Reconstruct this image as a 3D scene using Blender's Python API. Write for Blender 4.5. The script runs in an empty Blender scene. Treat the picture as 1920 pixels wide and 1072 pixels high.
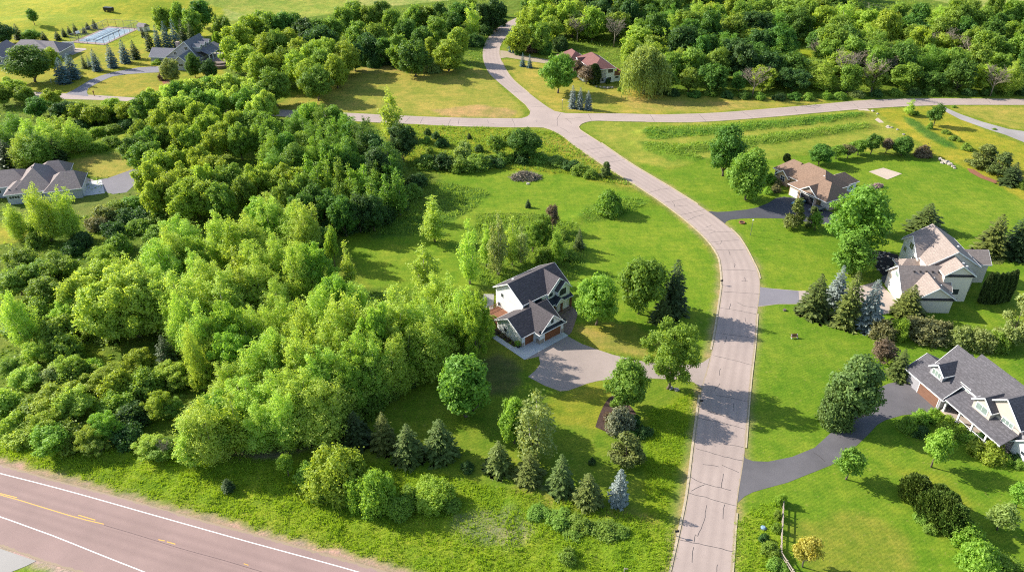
import bpy, math, random
import numpy as np
from mathutils import Vector

SEED = 11
rng = np.random.default_rng(SEED)
random.seed(SEED)
scene = bpy.context.scene
COL = scene.collection

# ------------------------------------------------------------------ camera model (used to turn survey points into metres)
IMG_W, IMG_H = 1920.0, 1072.0
FPX = 1426.0
PITCH = math.radians(32.4)
CAM_H = 95.0
CP, SP = math.cos(PITCH), math.sin(PITCH)


def G(px, py, z=0.0):
    x = (px - 960) / FPX
    y = (py - 536) / FPX
    dy, dz = CP - y * SP, -SP - y * CP
    t = (z - CAM_H) / dz
    return (x * t, dy * t)


def PX(X, Y, Z):
    zc = Y * CP - (Z - CAM_H) * SP
    yu = Y * SP + (Z - CAM_H) * CP
    return 960 + FPX * X / zc, 536 - FPX * yu / zc


def pxm(X, Y, Z):
    return FPX / (Y * CP - (Z - CAM_H) * SP)


# ------------------------------------------------------------------ bookkeeping
def tag(o, label=None, cat=None, group=None, kind=None):
    if label: o['label'] = label
    if cat: o['category'] = cat
    if group: o['group'] = group
    if kind: o['kind'] = kind
    return o


def empty(name, loc=(0, 0, 0), rz=0.0, label=None, cat=None, group=None, scale=None):
    o = bpy.data.objects.new(name, None)
    o.empty_display_size = 0.5
    COL.objects.link(o)
    o.location = loc
    o.rotation_euler = (0, 0, rz)
    if scale: o.scale = scale
    return tag(o, label, cat, group)


def link(name, mesh, parent=None, mat=None):
    o = bpy.data.objects.new(name, mesh)
    COL.objects.link(o)
    if parent: o.parent = parent
    if mat is not None:
        if len(mesh.materials) == 0: mesh.materials.append(mat)
        o.material_slots[0].link = 'OBJECT'
        o.material_slots[0].material = mat
    return o


class MB:
    def __init__(s):
        s.v, s.f = [], []

    def add(s, vs, fs):
        n = len(s.v)
        s.v.extend([tuple(map(float, p)) for p in vs])
        s.f.extend([tuple(i + n for i in f) for f in fs])
        return s

    def box(s, a, b):
        x0, x1 = sorted((a[0], b[0])); y0, y1 = sorted((a[1], b[1])); z0, z1 = sorted((a[2], b[2]))
        return s.add([(x0, y0, z0), (x1, y0, z0), (x1, y1, z0), (x0, y1, z0), (x0, y0, z1), (x1, y0, z1), (x1, y1, z1), (x0, y1, z1)],
                     [(3, 2, 1, 0), (4, 5, 6, 7), (0, 1, 5, 4), (1, 2, 6, 5), (2, 3, 7, 6), (3, 0, 4, 7)])

    def prism(s, poly, z0, z1):
        n = len(poly)
        a = sum(poly[i][0] * poly[(i + 1) % n][1] - poly[(i + 1) % n][0] * poly[i][1] for i in range(n))
        if a < 0: poly = poly[::-1]
        vs = [(x, y, z0) for x, y in poly] + [(x, y, z1) for x, y in poly]
        fs = [tuple(range(n - 1, -1, -1)), tuple(range(n, 2 * n))]
        fs += [(i, (i + 1) % n, n + (i + 1) % n, n + i) for i in range(n)]
        return s.add(vs, fs)

    def beam(s, p, q, w=0.1, h=0.1):
        p, q = Vector(p), Vector(q)
        d = (q - p).normalized()
        up = Vector((0, 0, 1)) if abs(d.z) < 0.95 else Vector((1, 0, 0))
        r = d.cross(up).normalized() * (w / 2)
        u = r.cross(d).normalized() * (h / 2)
        vs = [p - r - u, p + r - u, p + r + u, p - r + u, q - r - u, q + r - u, q + r + u, q - r + u]
        return s.add(vs, [(3, 2, 1, 0), (4, 5, 6, 7), (0, 1, 5, 4), (1, 2, 6, 5), (2, 3, 7, 6), (3, 0, 4, 7)])

    def tube(s, pts, radii, n=7):
        rings = []
        base = len(s.v)
        for i, p in enumerate(pts):
            p = Vector(p)
            d = (Vector(pts[min(i + 1, len(pts) - 1)]) - Vector(pts[max(i - 1, 0)])).normalized()
            up = Vector((0, 0, 1)) if abs(d.z) < 0.9 else Vector((1, 0, 0))
            r = d.cross(up).normalized(); u = r.cross(d).normalized()
            for k in range(n):
                a = 2 * math.pi * k / n
                s.v.append(tuple(p + (r * math.cos(a) + u * math.sin(a)) * radii[i]))
        for i in range(len(pts) - 1):
            for k in range(n):
                a, b = base + i * n + k, base + i * n + (k + 1) % n
                s.f.append((a, b, b + n, a + n))
        s.f.append(tuple(base + k for k in range(n - 1, -1, -1)))
        s.f.append(tuple(base + (len(pts) - 1) * n + k for k in range(n)))
        return s

    def mesh(s, name, mat=None, smooth=False):
        me = bpy.data.meshes.new(name)
        me.from_pydata(s.v, [], s.f)
        if mat is not None: me.materials.append(mat)
        if smooth: me.polygons.foreach_set('use_smooth', [True] * len(me.polygons))
        me.update()
        return me

    def build(s, name, mat, parent=None, smooth=False):
        if not s.f: return None
        return link(name, s.mesh(name, mat, smooth), parent)


def quads_mesh(name, V, mat=None, n=4):
    """V: (N, n, 3) array of separate faces."""
    V = np.asarray(V, dtype=np.float32)
    N = V.shape[0]
    me = bpy.data.meshes.new(name)
    me.vertices.add(N * n); me.loops.add(N * n); me.polygons.add(N)
    me.vertices.foreach_set('co', V.reshape(-1))
    me.loops.foreach_set('vertex_index', np.arange(N * n, dtype=np.int32))
    me.polygons.foreach_set('loop_start', np.arange(0, N * n, n, dtype=np.int32))
    me.polygons.foreach_set('loop_total', np.full(N, n, dtype=np.int32))
    if mat is not None: me.materials.append(mat)
    me.update(calc_edges=True)
    return me


# ------------------------------------------------------------------ materials
def new_mat(name):
    m = bpy.data.materials.new(name)
    m.use_nodes = True
    nt = m.node_tree
    nt.nodes.clear()
    out = nt.nodes.new('ShaderNodeOutputMaterial')
    return m, nt, out


def N(nt, typ, **kw):
    n = nt.nodes.new(typ)
    for k, v in kw.items():
        if k in n.inputs: n.inputs[k].default_value = v
        else: setattr(n, k, v)
    return n


def L(nt, a, b): nt.links.new(a, b)


def mathn(nt, op, a, b=None, clamp=False):
    n = nt.nodes.new('ShaderNodeMath'); n.operation = op; n.use_clamp = clamp
    for i, x in enumerate((a, b)):
        if x is None: continue
        if isinstance(x, (int, float)): n.inputs[i].default_value = x
        else: nt.links.new(x, n.inputs[i])
    return n.outputs[0]


def mixc(nt, fac, a, b, blend='MIX'):
    n = nt.nodes.new('ShaderNodeMix'); n.data_type = 'RGBA'; n.blend_type = blend
    for sock, x in ((n.inputs[0], fac), (n.inputs[6], a), (n.inputs[7], b)):
        if isinstance(x, (int, float)): sock.default_value = x
        elif isinstance(x, (tuple, list)): sock.default_value = (*x[:3], 1)
        else: nt.links.new(x, sock)
    return n.outputs[2]


def noise(nt, coord, scale, detail=3.0, rough=0.55, stretch=None, rot=0.0):
    if stretch or rot:
        mp = nt.nodes.new('ShaderNodeMapping')
        mp.inputs['Scale'].default_value = stretch or (1, 1, 1)
        mp.inputs['Rotation'].default_value = (0, 0, rot)
        nt.links.new(coord, mp.inputs['Vector']); coord = mp.outputs[0]
    n = nt.nodes.new('ShaderNodeTexNoise')
    n.inputs['Scale'].default_value = scale
    n.inputs['Detail'].default_value = detail
    n.inputs['Roughness'].default_value = rough
    nt.links.new(coord, n.inputs['Vector'])
    return n.outputs['Fac']


def ramp(nt, fac, lo, hi):
    n = nt.nodes.new('ShaderNodeMapRange')
    n.inputs['From Min'].default_value = lo; n.inputs['From Max'].default_value = hi
    nt.links.new(fac, n.inputs['Value'])
    return n.outputs[0]


def plain(name, c, rough=0.7, var=0.25, scale=1.2, fine=9.0, spec=0.3, metallic=0.0, c2=None, stretch=None, bump=0.0):
    """A mottled surface: colour c drifting to c2 (or darker) by two scales of noise."""
    m, nt, out = new_mat(name)
    co = N(nt, 'ShaderNodeTexCoord').outputs['Object']
    a = noise(nt, co, scale, 4.0, 0.6, stretch)
    b = noise(nt, co, fine, 3.0, 0.7, stretch)
    f = mathn(nt, 'ADD', mathn(nt, 'MULTIPLY', a, 0.5), mathn(nt, 'MULTIPLY', b, 0.5))
    f = ramp(nt, f, 0.33, 0.67)
    lo = c2 or tuple(x * (1 - var) for x in c)
    hi = tuple(min(1.0, x * (1 + var * 0.6)) for x in c)
    col = mixc(nt, f, lo, hi)
    p = N(nt, 'ShaderNodeBsdfPrincipled', Roughness=rough, Metallic=metallic)
    p.inputs['Specular IOR Level'].default_value = spec
    L(nt, col, p.inputs['Base Color'])
    if bump:
        bn = N(nt, 'ShaderNodeBump', Strength=bump, Distance=0.05)
        L(nt, b, bn.inputs['Height']); L(nt, bn.outputs[0], p.inputs['Normal'])
    L(nt, p.outputs[0], out.inputs[0])
    return m


def shingle(name, c, var=0.35):
    m, nt, out = new_mat(name)
    co = N(nt, 'ShaderNodeTexCoord').outputs['Object']
    big = noise(nt, co, 0.35, 3.0)
    mid = noise(nt, co, 2.6, 4.0, 0.75)
    br = N(nt, 'ShaderNodeTexVoronoi', Scale=3.2)
    mp = N(nt, 'ShaderNodeMapping'); mp.inputs['Scale'].default_value = (1.0, 1.0, 2.4)
    L(nt, co, mp.inputs['Vector']); L(nt, mp.outputs[0], br.inputs['Vector'])
    sep = N(nt, 'ShaderNodeSeparateColor'); L(nt, br.outputs['Color'], sep.inputs[0])
    f = mathn(nt, 'ADD', mathn(nt, 'MULTIPLY', sep.outputs[0], 0.4), mathn(nt, 'ADD', mathn(nt, 'MULTIPLY', mid, 0.4), mathn(nt, 'MULTIPLY', big, 0.25)))
    f = ramp(nt, f, 0.25, 0.8)
    col = mixc(nt, f, tuple(x * (1 - var) for x in c), tuple(x * (1 + var) for x in c))
    wv = N(nt, 'ShaderNodeTexWave', Scale=1.1, Distortion=0.6); wv.bands_direction = 'Z'
    L(nt, co, wv.inputs['Vector'])
    col = mixc(nt, ramp(nt, wv.outputs['Fac'], 0.0, 0.35), tuple(x * (1 - var * 0.45) for x in c), col)
    p = N(nt, 'ShaderNodeBsdfPrincipled', Roughness=0.85)
    p.inputs['Specular IOR Level'].default_value = 0.25
    L(nt, col, p.inputs['Base Color'])
    bn = N(nt, 'ShaderNodeBump', Strength=0.5, Distance=0.03); L(nt, f, bn.inputs['Height']); L(nt, bn.outputs[0], p.inputs['Normal'])
    L(nt, p.outputs[0], out.inputs[0])
    return m


def siding(name, c, board=5.0, var=0.08):
    m, nt, out = new_mat(name)
    co = N(nt, 'ShaderNodeTexCoord').outputs['Object']
    wv = N(nt, 'ShaderNodeTexWave', Scale=board, Distortion=0.0); wv.bands_direction = 'Z'; wv.wave_profile = 'SAW'
    L(nt, co, wv.inputs['Vector'])
    n1 = noise(nt, co, 0.8, 3.0)
    col = mixc(nt, ramp(nt, n1, 0.3, 0.7), tuple(x * (1 - var) for x in c), c)
    col = mixc(nt, ramp(nt, wv.outputs['Fac'], 0.0, 0.18), tuple(x * 0.7 for x in c), col)
    p = N(nt, 'ShaderNodeBsdfPrincipled', Roughness=0.55)
    L(nt, col, p.inputs['Base Color'])
    L(nt, p.outputs[0], out.inputs[0])
    return m


def foliage(name, dark, light, trans=0.32, clump=0.45, rough=0.55):
    g = 1.95 if trans > 0.2 else 1.6
    kb = 1.5 if trans > 0.2 else 0.95
    dark = (dark[0] * g * 1.12, dark[1] * g, dark[2] * g * kb); light = (min(0.8, light[0] * g * 1.12), min(0.85, light[1] * g), light[2] * g * kb)
    trans = min(0.52, trans * 1.35) if trans > 0.2 else trans
    m, nt, out = new_mat(name)
    co = N(nt, 'ShaderNodeTexCoord').outputs['Object']
    geo = N(nt, 'ShaderNodeNewGeometry')
    oi = N(nt, 'ShaderNodeObjectInfo')
    cl = ramp(nt, noise(nt, co, clump, 2.0, 0.6), 0.3, 0.7)
    f = mathn(nt, 'ADD', mathn(nt, 'MULTIPLY', geo.outputs['Random Per Island'], 0.45),
              mathn(nt, 'ADD', mathn(nt, 'MULTIPLY', cl, 0.35), mathn(nt, 'MULTIPLY', oi.outputs['Random'], 0.25)), True)
    col = mixc(nt, f, dark, light)
    hs = N(nt, 'ShaderNodeHueSaturation')
    L(nt, mathn(nt, 'ADD', mathn(nt, 'MULTIPLY', oi.outputs['Random'], 0.03), 0.485), hs.inputs['Hue'])
    L(nt, col, hs.inputs['Color'])
    col = hs.outputs[0]
    p = N(nt, 'ShaderNodeBsdfPrincipled', Roughness=rough)
    p.inputs['Specular IOR Level'].default_value = 0.25
    L(nt, col, p.inputs['Base Color'])
    t = N(nt, 'ShaderNodeBsdfTranslucent')
    L(nt, mixc(nt, 1.0, col, (1.25, 1.15, 0.6), 'MULTIPLY'), t.inputs['Color'])
    mx = N(nt, 'ShaderNodeMixShader'); mx.inputs[0].default_value = trans
    L(nt, p.outputs[0], mx.inputs[1]); L(nt, t.outputs[0], mx.inputs[2])
    L(nt, mx.outputs[0], out.inputs[0])
    return m


M = {}
M['bark'] = plain('bark', (0.16, 0.125, 0.095), 0.9, 0.4, 2.0, 12.0)
M['pale_bark'] = plain('pale_bark', (0.42, 0.38, 0.31), 0.85, 0.4, 2.0, 10.0)
M['dead_wood'] = plain('dead_wood', (0.27, 0.225, 0.165), 0.9, 0.35, 1.0, 8.0)
FOL = {
    'maple': foliage('leaf_maple', (0.046, 0.115, 0.010), (0.140, 0.250, 0.022)),
    'dark': foliage('leaf_dark', (0.026, 0.075, 0.010), (0.090, 0.180, 0.018)),
    'deep': foliage('leaf_deep', (0.020, 0.055, 0.012), (0.060, 0.125, 0.018)),
    'lime': foliage('leaf_lime', (0.085, 0.175, 0.012), (0.185, 0.305, 0.030), 0.38),
    'poplar': foliage('leaf_poplar', (0.118, 0.215, 0.020), (0.285, 0.400, 0.050), 0.40),
    'ash': foliage('leaf_ash', (0.092, 0.168, 0.012), (0.235, 0.325, 0.030), 0.38),
    'forest': foliage('leaf_forest', (0.060, 0.125, 0.012), (0.170, 0.260, 0.026), 0.36),
    'olive': foliage('leaf_olive', (0.085, 0.135, 0.024), (0.200, 0.260, 0.055), 0.34),
    'spruce': foliage('leaf_spruce', (0.030, 0.058, 0.014), (0.100, 0.145, 0.034), 0.12),
    'sprucedark': foliage('leaf_spruce_dark', (0.016, 0.036, 0.012), (0.052, 0.086, 0.024), 0.1),
    'blue': foliage('leaf_blue_spruce', (0.085, 0.125, 0.115), (0.205, 0.255, 0.240), 0.1),
    'teal': foliage('leaf_teal_spruce', (0.035, 0.080, 0.080), (0.105, 0.180, 0.175), 0.1),
    'pine': foliage('leaf_pine', (0.045, 0.075, 0.016), (0.135, 0.175, 0.040), 0.15),
    'plum': foliage('leaf_plum', (0.055, 0.046, 0.020), (0.140, 0.115, 0.048), 0.25),
    'russet': foliage('leaf_russet', (0.068, 0.082, 0.020), (0.150, 0.160, 0.045), 0.25),
    'gold': foliage('leaf_gold', (0.185, 0.215, 0.022), (0.310, 0.320, 0.048), 0.35),
    'willow': foliage('leaf_willow', (0.095, 0.160, 0.026), (0.205, 0.300, 0.055), 0.35),
    'weed': foliage('leaf_weed', (0.065, 0.135, 0.014), (0.170, 0.270, 0.028), 0.35),
    'yew': foliage('leaf_yew', (0.030, 0.065, 0.010), (0.092, 0.145, 0.026), 0.12),
    'heavy': foliage('leaf_heavy', (0.030, 0.072, 0.012), (0.100, 0.170, 0.028), 0.24),
    'greyleaf': foliage('leaf_grey', (0.080, 0.105, 0.040), (0.165, 0.195, 0.080), 0.25),
    'dry': foliage('leaf_dry', (0.150, 0.120, 0.075), (0.280, 0.230, 0.160), 0.25),
}
# ------------------------------------------------------------------ tree builders (each returns trunk mesh, crown mesh, height, width)
def unit(v):
    return v / np.maximum(np.linalg.norm(v, axis=-1, keepdims=True), 1e-9)


def diamonds(P, Nrm, a, b, r):
    """Leaf-clump faces at P with normals Nrm, half length a and half width b."""
    n = len(P)
    rv = unit(r.normal(size=(n, 3)))
    t = unit(np.cross(Nrm, rv)); s = np.cross(Nrm, t)
    a = np.asarray(a).reshape(-1, 1); b = np.asarray(b).reshape(-1, 1)
    bend = Nrm * (a * 0.25)
    return np.stack([P + t * a - bend, P + s * b, P - t * a - bend, P - s * b], axis=1)


def streaks(P, D, a, b, r):
    """Elongated faces along direction D."""
    n = len(P)
    rv = unit(r.normal(size=(n, 3)))
    s = unit(np.cross(D, rv))
    a = np.asarray(a).reshape(-1, 1); b = np.asarray(b).reshape(-1, 1)
    return np.stack([P + D * a, P + s * b, P - D * a, P - s * b], axis=1)


def lobe_leaves(r, centres, radii, total, leaf, up=0.45, rnd=0.8, inner=0.12, squash=0.85, jit=(0.68, 1.10), cull=0.70, per=11, spread=1.35):
    """Leaf sprays: little tufts of faces spread over the surfaces of the lobes."""
    centres = np.asarray(centres, float); radii = np.asarray(radii, float)
    wts = radii ** 2; wts = wts / wts.sum(); sq = np.array([1, 1, squash])
    M_ = int(total / per)
    k = r.choice(len(radii), size=int(M_ * 2.2), p=wts)
    d = unit(r.normal(size=(len(k), 3)))
    P = centres[k] + d * (radii[k] * r.uniform(jit[0], jit[1], len(k)))[:, None] * sq
    keep = np.ones(len(P), bool)
    for i in range(len(radii)):
        keep &= ~((np.linalg.norm((P - centres[i]) / sq, axis=1) < radii[i] * cull) & (k != i))
    keep |= r.random(len(P)) < inner
    P, d = P[keep][:M_], d[keep][:M_]
    n = len(P) * per
    P = np.repeat(P, per, 0); d = np.repeat(d, per, 0)
    P = P + r.normal(size=(n, 3)) * leaf * spread * np.array([1, 1, 0.8])
    nr = unit(d * 0.8 + r.normal(size=d.shape) * rnd * 0.5 + np.array([0, 0, up]))
    a = leaf * r.uniform(0.6, 1.35, n); b = a * r.uniform(0.5, 0.85, n)
    return diamonds(P, nr, a, b, r)


def limbs(r, h, base, w, rad, n, mat, top=0.8, lean=0.0):
    mb = MB()
    pts = [(0, 0, -0.15), (0.02 * w * r.normal(), 0.02 * w * r.normal(), h * base * 0.6), (0.03 * w * r.normal(), 0.03 * w * r.normal(), h * base * 1.25), (0.05 * w * r.normal(), 0.05 * w * r.normal(), h * top)]
    mb.tube(pts, [rad * 1.25, rad * 0.9, rad * 0.7, rad * 0.15], 7)
    for i in range(n):
        a = 2 * math.pi * (i + r.uniform(-0.3, 0.3)) / n
        z0 = h * (base * r.uniform(0.75, 1.5)); L_ = w * r.uniform(0.25, 0.4)
        p0 = (0, 0, z0); p1 = (math.cos(a) * L_ * 0.5, math.sin(a) * L_ * 0.5, z0 + L_ * 0.5); p2 = (math.cos(a) * L_, math.sin(a) * L_, z0 + L_ * r.uniform(0.9, 1.5))
        mb.tube([p0, p1, p2], [rad * 0.45, rad * 0.3, rad * 0.1], 5)
    return mb.mesh('trunk', mat, True)


def t_round(seed, h=12.0, w=9.0, base=0.16, K=26, total=9000, leaf=0.30, lob=(0.24, 0.40), shape=1.0, irregular=0.18, rnd=0.8):
    r = np.random.default_rng(seed)
    zb = h * base; cz = (zb + h) / 2; rz = (h - zb) / 2; rx = w / 2
    C, R = [], []
    for i in range(K):
        z = 1 - 2 * (i + 0.5) / K
        a = i * 2.39996 + r.uniform(-0.5, 0.5)
        q = math.sqrt(max(0, 1 - z * z))
        if z < 0: q *= (1 + 0.12 * shape)
        f = r.uniform(0.52, 0.74) * (1 + irregular * r.normal())
        lr = rx * r.uniform(*lob)
        f = min(f, 1.06 - lr / rx * 0.85)
        C.append((math.cos(a) * q * rx * f, math.sin(a) * q * rx * f, cz + z * rz * min(0.8, f * 1.12))); R.append(lr)
    C.append((0, 0, cz)); R.append(rx * 0.42)
    C.append((0, 0, cz + rz * 0.35)); R.append(rx * 0.4)
    V = lobe_leaves(r, C, R, total, leaf, rnd=rnd)
    V[..., 2] = np.maximum(V[..., 2], zb * 0.55)
    return limbs(r, h, base, w, 0.022 * h, 6, M['bark']), quads_mesh('crown', V), h, w


def t_poplar(seed, h=16.0, w=7.0, stems=6, total=8500, leaf=0.26, base=0.16):
    r = np.random.default_rng(seed)
    C, R = [], []
    mb = MB()
    for s in range(stems):
        a = 2 * math.pi * s / stems + r.uniform(-0.4, 0.4); d = w * (0.0 if s == 0 else r.uniform(0.16, 0.42))
        top = h * (1.0 if s == 0 else r.uniform(0.55, 0.97))
        cx, cy = math.cos(a) * d, math.sin(a) * d
        z = h * base * r.uniform(0.8, 1.4); k = 0
        sw = w * r.uniform(0.16, 0.27)
        while z < top - 0.25:
            t = (z - h * base) / max(0.1, top - h * base)
            rad = sw * (0.55 + 0.65 * math.sin(math.pi * min(1, 0.16 + 0.84 * t) ** 0.9)) * (1 - 0.95 * max(0, t - 0.35))
            rad = max(rad, 0.35)
            C.append((cx * (0.55 + 0.5 * t) + r.normal() * 0.5 * rad, cy * (0.55 + 0.5 * t) + r.normal() * 0.5 * rad, z + r.normal() * 0.3 * rad)); R.append(rad * r.uniform(0.65, 1.25))
            z += rad * 0.95
        mb.tube([(cx * 0.12, cy * 0.12, -0.15), (cx * 0.5, cy * 0.5, h * 0.25), (cx * 0.95, cy * 0.95, top * 0.85)], [0.011 * h, 0.008 * h, 0.03], 5)
    V = lobe_leaves(r, C, R, total, leaf, up=0.55, rnd=1.1, inner=0.2, squash=1.15, jit=(0.45, 1.3), cull=0.45, per=8, spread=1.5)
    V[..., 2] = np.maximum(V[..., 2], h * base * 0.6)
    return mb.mesh('trunk', M['pale_bark'], True), quads_mesh('crown', V), h, w


def t_spruce(seed, h=10.0, w=5.2, whorls=20, nb=11, dens=1.0, power=0.85, droop=0.22, base=0.03, full=0.0):
    r = np.random.default_rng(seed)
    V = []
    for i in range(whorls):
        t = i / (whorls - 1)
        z = h * (base + (0.985 - base) * (1 - (1 - t) ** 1.12))
        fr = (z - h * base) / (h * (1 - base))
        rad0 = w / 2 * ((1 - fr) ** power) * (1 - full * (1 - fr) ** 4) + 0.10
        n = max(4, int(nb * (0.45 + 0.75 * (1 - fr))))
        off = r.uniform(0, 6.28)
        for k in range(n):
            a = off + 2 * math.pi * k / n + r.uniform(-0.22, 0.22)
            rad = rad0 * r.uniform(0.62, 1.16)
            m = max(3, int((3 + 5.0 * rad / (w / 2)) * dens))
            tt = np.sort(r.uniform(0.22, 1.0, m))
            dirv = np.array([math.cos(a), math.sin(a), 0]); side = np.array([-math.sin(a), math.cos(a), 0])
            dz = -droop * rad * (tt ** 1.2) + 0.10 * rad * tt ** 3
            for rep in range(2):
                lat = r.uniform(-1, 1, m) * 0.30 * rad0 * (1.05 - tt * 0.75) + r.normal(size=m) * 0.04
                P = dirv * (rad * tt)[:, None] + side * lat[:, None] + np.array([0, 0, 1]) * (z + dz + r.normal(size=m) * 0.05 * h / 10)[:, None]
                D = unit(dirv + side * (np.sign(lat) * r.uniform(0.2, 0.9, m))[:, None] + np.array([0, 0, -0.15]) + r.normal(size=(m, 3)) * 0.15)
                sz = np.maximum(0.14, rad0 * 0.17) * r.uniform(0.8, 1.3, m) * (h / 10) ** 0.25
                nr = unit(np.array([0, 0, 1.0]) + dirv * 0.5 + r.normal(size=(m, 3)) * 0.3)
                s_ = unit(np.cross(D, nr))
                aa = sz[:, None]; bb = aa * 0.42
                V.append(np.stack([P + D * aa, P + s_ * bb, P - D * aa, P - s_ * bb], axis=1))
    V.append(streaks(np.array([[0, 0, h - 0.25]] * 5) + r.normal(size=(5, 3)) * 0.05, np.tile([[0, 0, 1.0]], (5, 1)), np.full(5, 0.35), np.full(5, 0.07), r))
    V = np.concatenate(V)
    V[..., 2] = np.maximum(V[..., 2], 0.04)
    mb = MB().tube([(0, 0, -0.15), (0, 0, h * 0.5), (0, 0, h * 0.97)], [0.016 * h, 0.010 * h, 0.02], 6)
    return mb.mesh('trunk', M['bark'], True), quads_mesh('crown', V), h, w


def t_pine(seed, h=9.0, w=7.2, total=9500):
    r = np.random.default_rng(seed)
    C, R = [], []
    for i in range(34):
        fr = r.uniform(0.08, 0.97); rad = w / 2 * (1 - fr) ** 0.6 * r.uniform(0.45, 0.88); a = r.uniform(0, 6.28)
        C.append((math.cos(a) * rad, math.sin(a) * rad, h * fr)); R.append(w * r.uniform(0.085, 0.15))
    V = lobe_leaves(r, C, R, total, 0.2, up=0.5, rnd=1.0, squash=0.6, inner=0.25, cull=0.5)
    V[..., 2] = np.maximum(V[..., 2], 0.05)
    return limbs(r, h, 0.2, w, 0.016 * h, 6, M['bark']), quads_mesh('crown', V), h, w


def t_column(seed, h=5.0, w=1.8, total=2600):
    """Upright clipped evergreen: upward sprays on a column."""
    r = np.random.default_rng(seed)
    n = total
    z = r.uniform(0, 1, n) ** 0.9; a = r.uniform(0, 6.28, n)
    prof = np.minimum(1, 0.75 + z) * np.sqrt(np.clip(1 - z ** 3.0, 0.02, 1))
    rad = w / 2 * prof * r.uniform(0.7, 1.05, n) * (1 + 0.16 * np.sin(a * 5 + z * 9))
    P = np.stack([np.cos(a) * rad, np.sin(a) * rad, z * h * 0.97 + 0.05], 1)
    out = np.stack([np.cos(a), np.sin(a), np.zeros(n)], 1)
    D = unit(np.array([0, 0, 1.0]) + out * 0.45 + r.normal(size=(n, 3)) * 0.25)
    V = streaks(P, D, r.uniform(0.14, 0.30, n), r.uniform(0.06, 0.12, n), r)
    V[..., 2] = np.maximum(V[..., 2], 0.02)
    mb = MB().tube([(0, 0, -0.1), (0, 0, h * 0.6)], [0.06, 0.02], 5)
    return mb.mesh('trunk', M['bark'], True), quads_mesh('crown', V), h, w


def t_willow(seed, h=14.0, w=14.0, strands=1150):
    r = np.random.default_rng(seed)
    V = []
    for i in range(strands):
        u = r.uniform(0, 1) ** 0.55; a = r.uniform(0, 6.28)
        lump = 1 + 0.13 * math.sin(3 * a + 1.0) + 0.10 * math.sin(7 * a)
        rr = w / 2 * u * lump
        z1 = h * (0.98 - 0.50 * u ** 2.2 + 0.05 * math.sin(5 * a + 6 * u)) * r.uniform(0.9, 1.0)
        ln = z1 * r.uniform(0.35, 0.96) * (0.55 + 0.45 * u)
        m = max(6, int(ln / 0.42))
        t = np.linspace(0, 1, m)
        P = np.stack([math.cos(a) * rr * (1 + 0.05 * t) + r.normal(size=m) * 0.12, math.sin(a) * rr * (1 + 0.05 * t) + r.normal(size=m) * 0.12, np.maximum(0.3, z1 - ln * t)], 1)
        D = unit(np.array([0, 0, -1.0]) + r.normal(size=(m, 3)) * 0.22)
        V.append(streaks(P, D, r.uniform(0.3, 0.55, m), r.uniform(0.09, 0.18, m), r))
        m2 = 7
        P2 = np.array([math.cos(a) * rr, math.sin(a) * rr, z1]) + r.normal(size=(m2, 3)) * 0.45
        V.append(diamonds(P2, unit(r.normal(size=(m2, 3)) + [0, 0, 0.8]), r.uniform(0.2, 0.42, m2), r.uniform(0.1, 0.2, m2), r))
    return limbs(r, h, 0.2, w * 0.8, 0.03 * h, 7, M['bark']), quads_mesh('crown', np.concatenate(V)), h, w


def t_shrub(seed, h=3.5, w=4.5, K=14, total=3600, leaf=0.22, rnd=0.9):
    r = np.random.default_rng(seed)
    C, R = [], []
    for i in range(K):
        a = r.uniform(0, 6.28); d = w / 2 * math.sqrt(r.uniform(0, 1)) * 0.78
        rad = w * r.uniform(0.09, 0.21)
        top = h * (1 - 0.55 * (d / (w / 2)) ** 2) * r.uniform(0.5, 1.0)
        z = max(rad * 0.6, top - rad)
        while z > -0.1:
            C.append((math.cos(a) * d, math.sin(a) * d, z)); R.append(rad); z -= rad * 1.1
    V = lobe_leaves(r, C, R, total, leaf, rnd=rnd, inner=0.1, jit=(0.55, 1.2))
    V[..., 2] = np.maximum(V[..., 2], 0.02)
    mb = MB()
    for i in range(5):
        a = i * 1.257
        mb.tube([(0.1 * math.cos(a), 0.1 * math.sin(a), -0.1), (w * 0.2 * math.cos(a), w * 0.2 * math.sin(a), h * 0.55)], [0.05, 0.02], 5)
    return mb.mesh('stem', M['bark'], True), quads_mesh('foliage', V), h, w


def t_dead(seed, h=12.0, w=8.0, twigs=True):
    r = np.random.default_rng(seed)
    mb, tw = MB(), MB()
    mb.tube([(0, 0, -0.15), (0.1, 0, h * 0.3), (r.normal() * 0.3, r.normal() * 0.3, h * 0.6)], [0.2, 0.16, 0.1], 6)
    for i in range(9):
        a = r.uniform(0, 6.28); z = h * r.uniform(0.2, 0.6); l = w * r.uniform(0.25, 0.45)
        e = (math.cos(a) * l, math.sin(a) * l, min(h, z + h * r.uniform(0.2, 0.42)))
        mid = (e[0] * 0.45, e[1] * 0.45, z + (e[2] - z) * 0.45)
        mb.tube([(0, 0, z), mid, e], [0.10, 0.08, 0.04], 5)
        for j in range(9):
            t = r.uniform(0.3, 1.0); p = tuple(np.array([0, 0, z]) * (1 - t) + np.array(e) * t)
            q = tuple(np.array(p) + np.array([r.normal() * 1.0, r.normal() * 1.0, r.uniform(0.2, 1.9)]))
            tw.tube([p, q], [0.055, 0.022], 3)
            for k in range(4):
                t2 = r.uniform(0.3, 1); p2 = tuple(np.array(p) * (1 - t2) + np.array(q) * t2)
                tw.tube([p2, tuple(np.array(p2) + np.array([r.normal() * 0.55, r.normal() * 0.55, r.uniform(0, 0.9)]))], [0.04, 0.018], 3)
    return mb.mesh('trunk', M['dead_wood'], True), tw.mesh('twigs', M['dead_wood']), h, w


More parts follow.
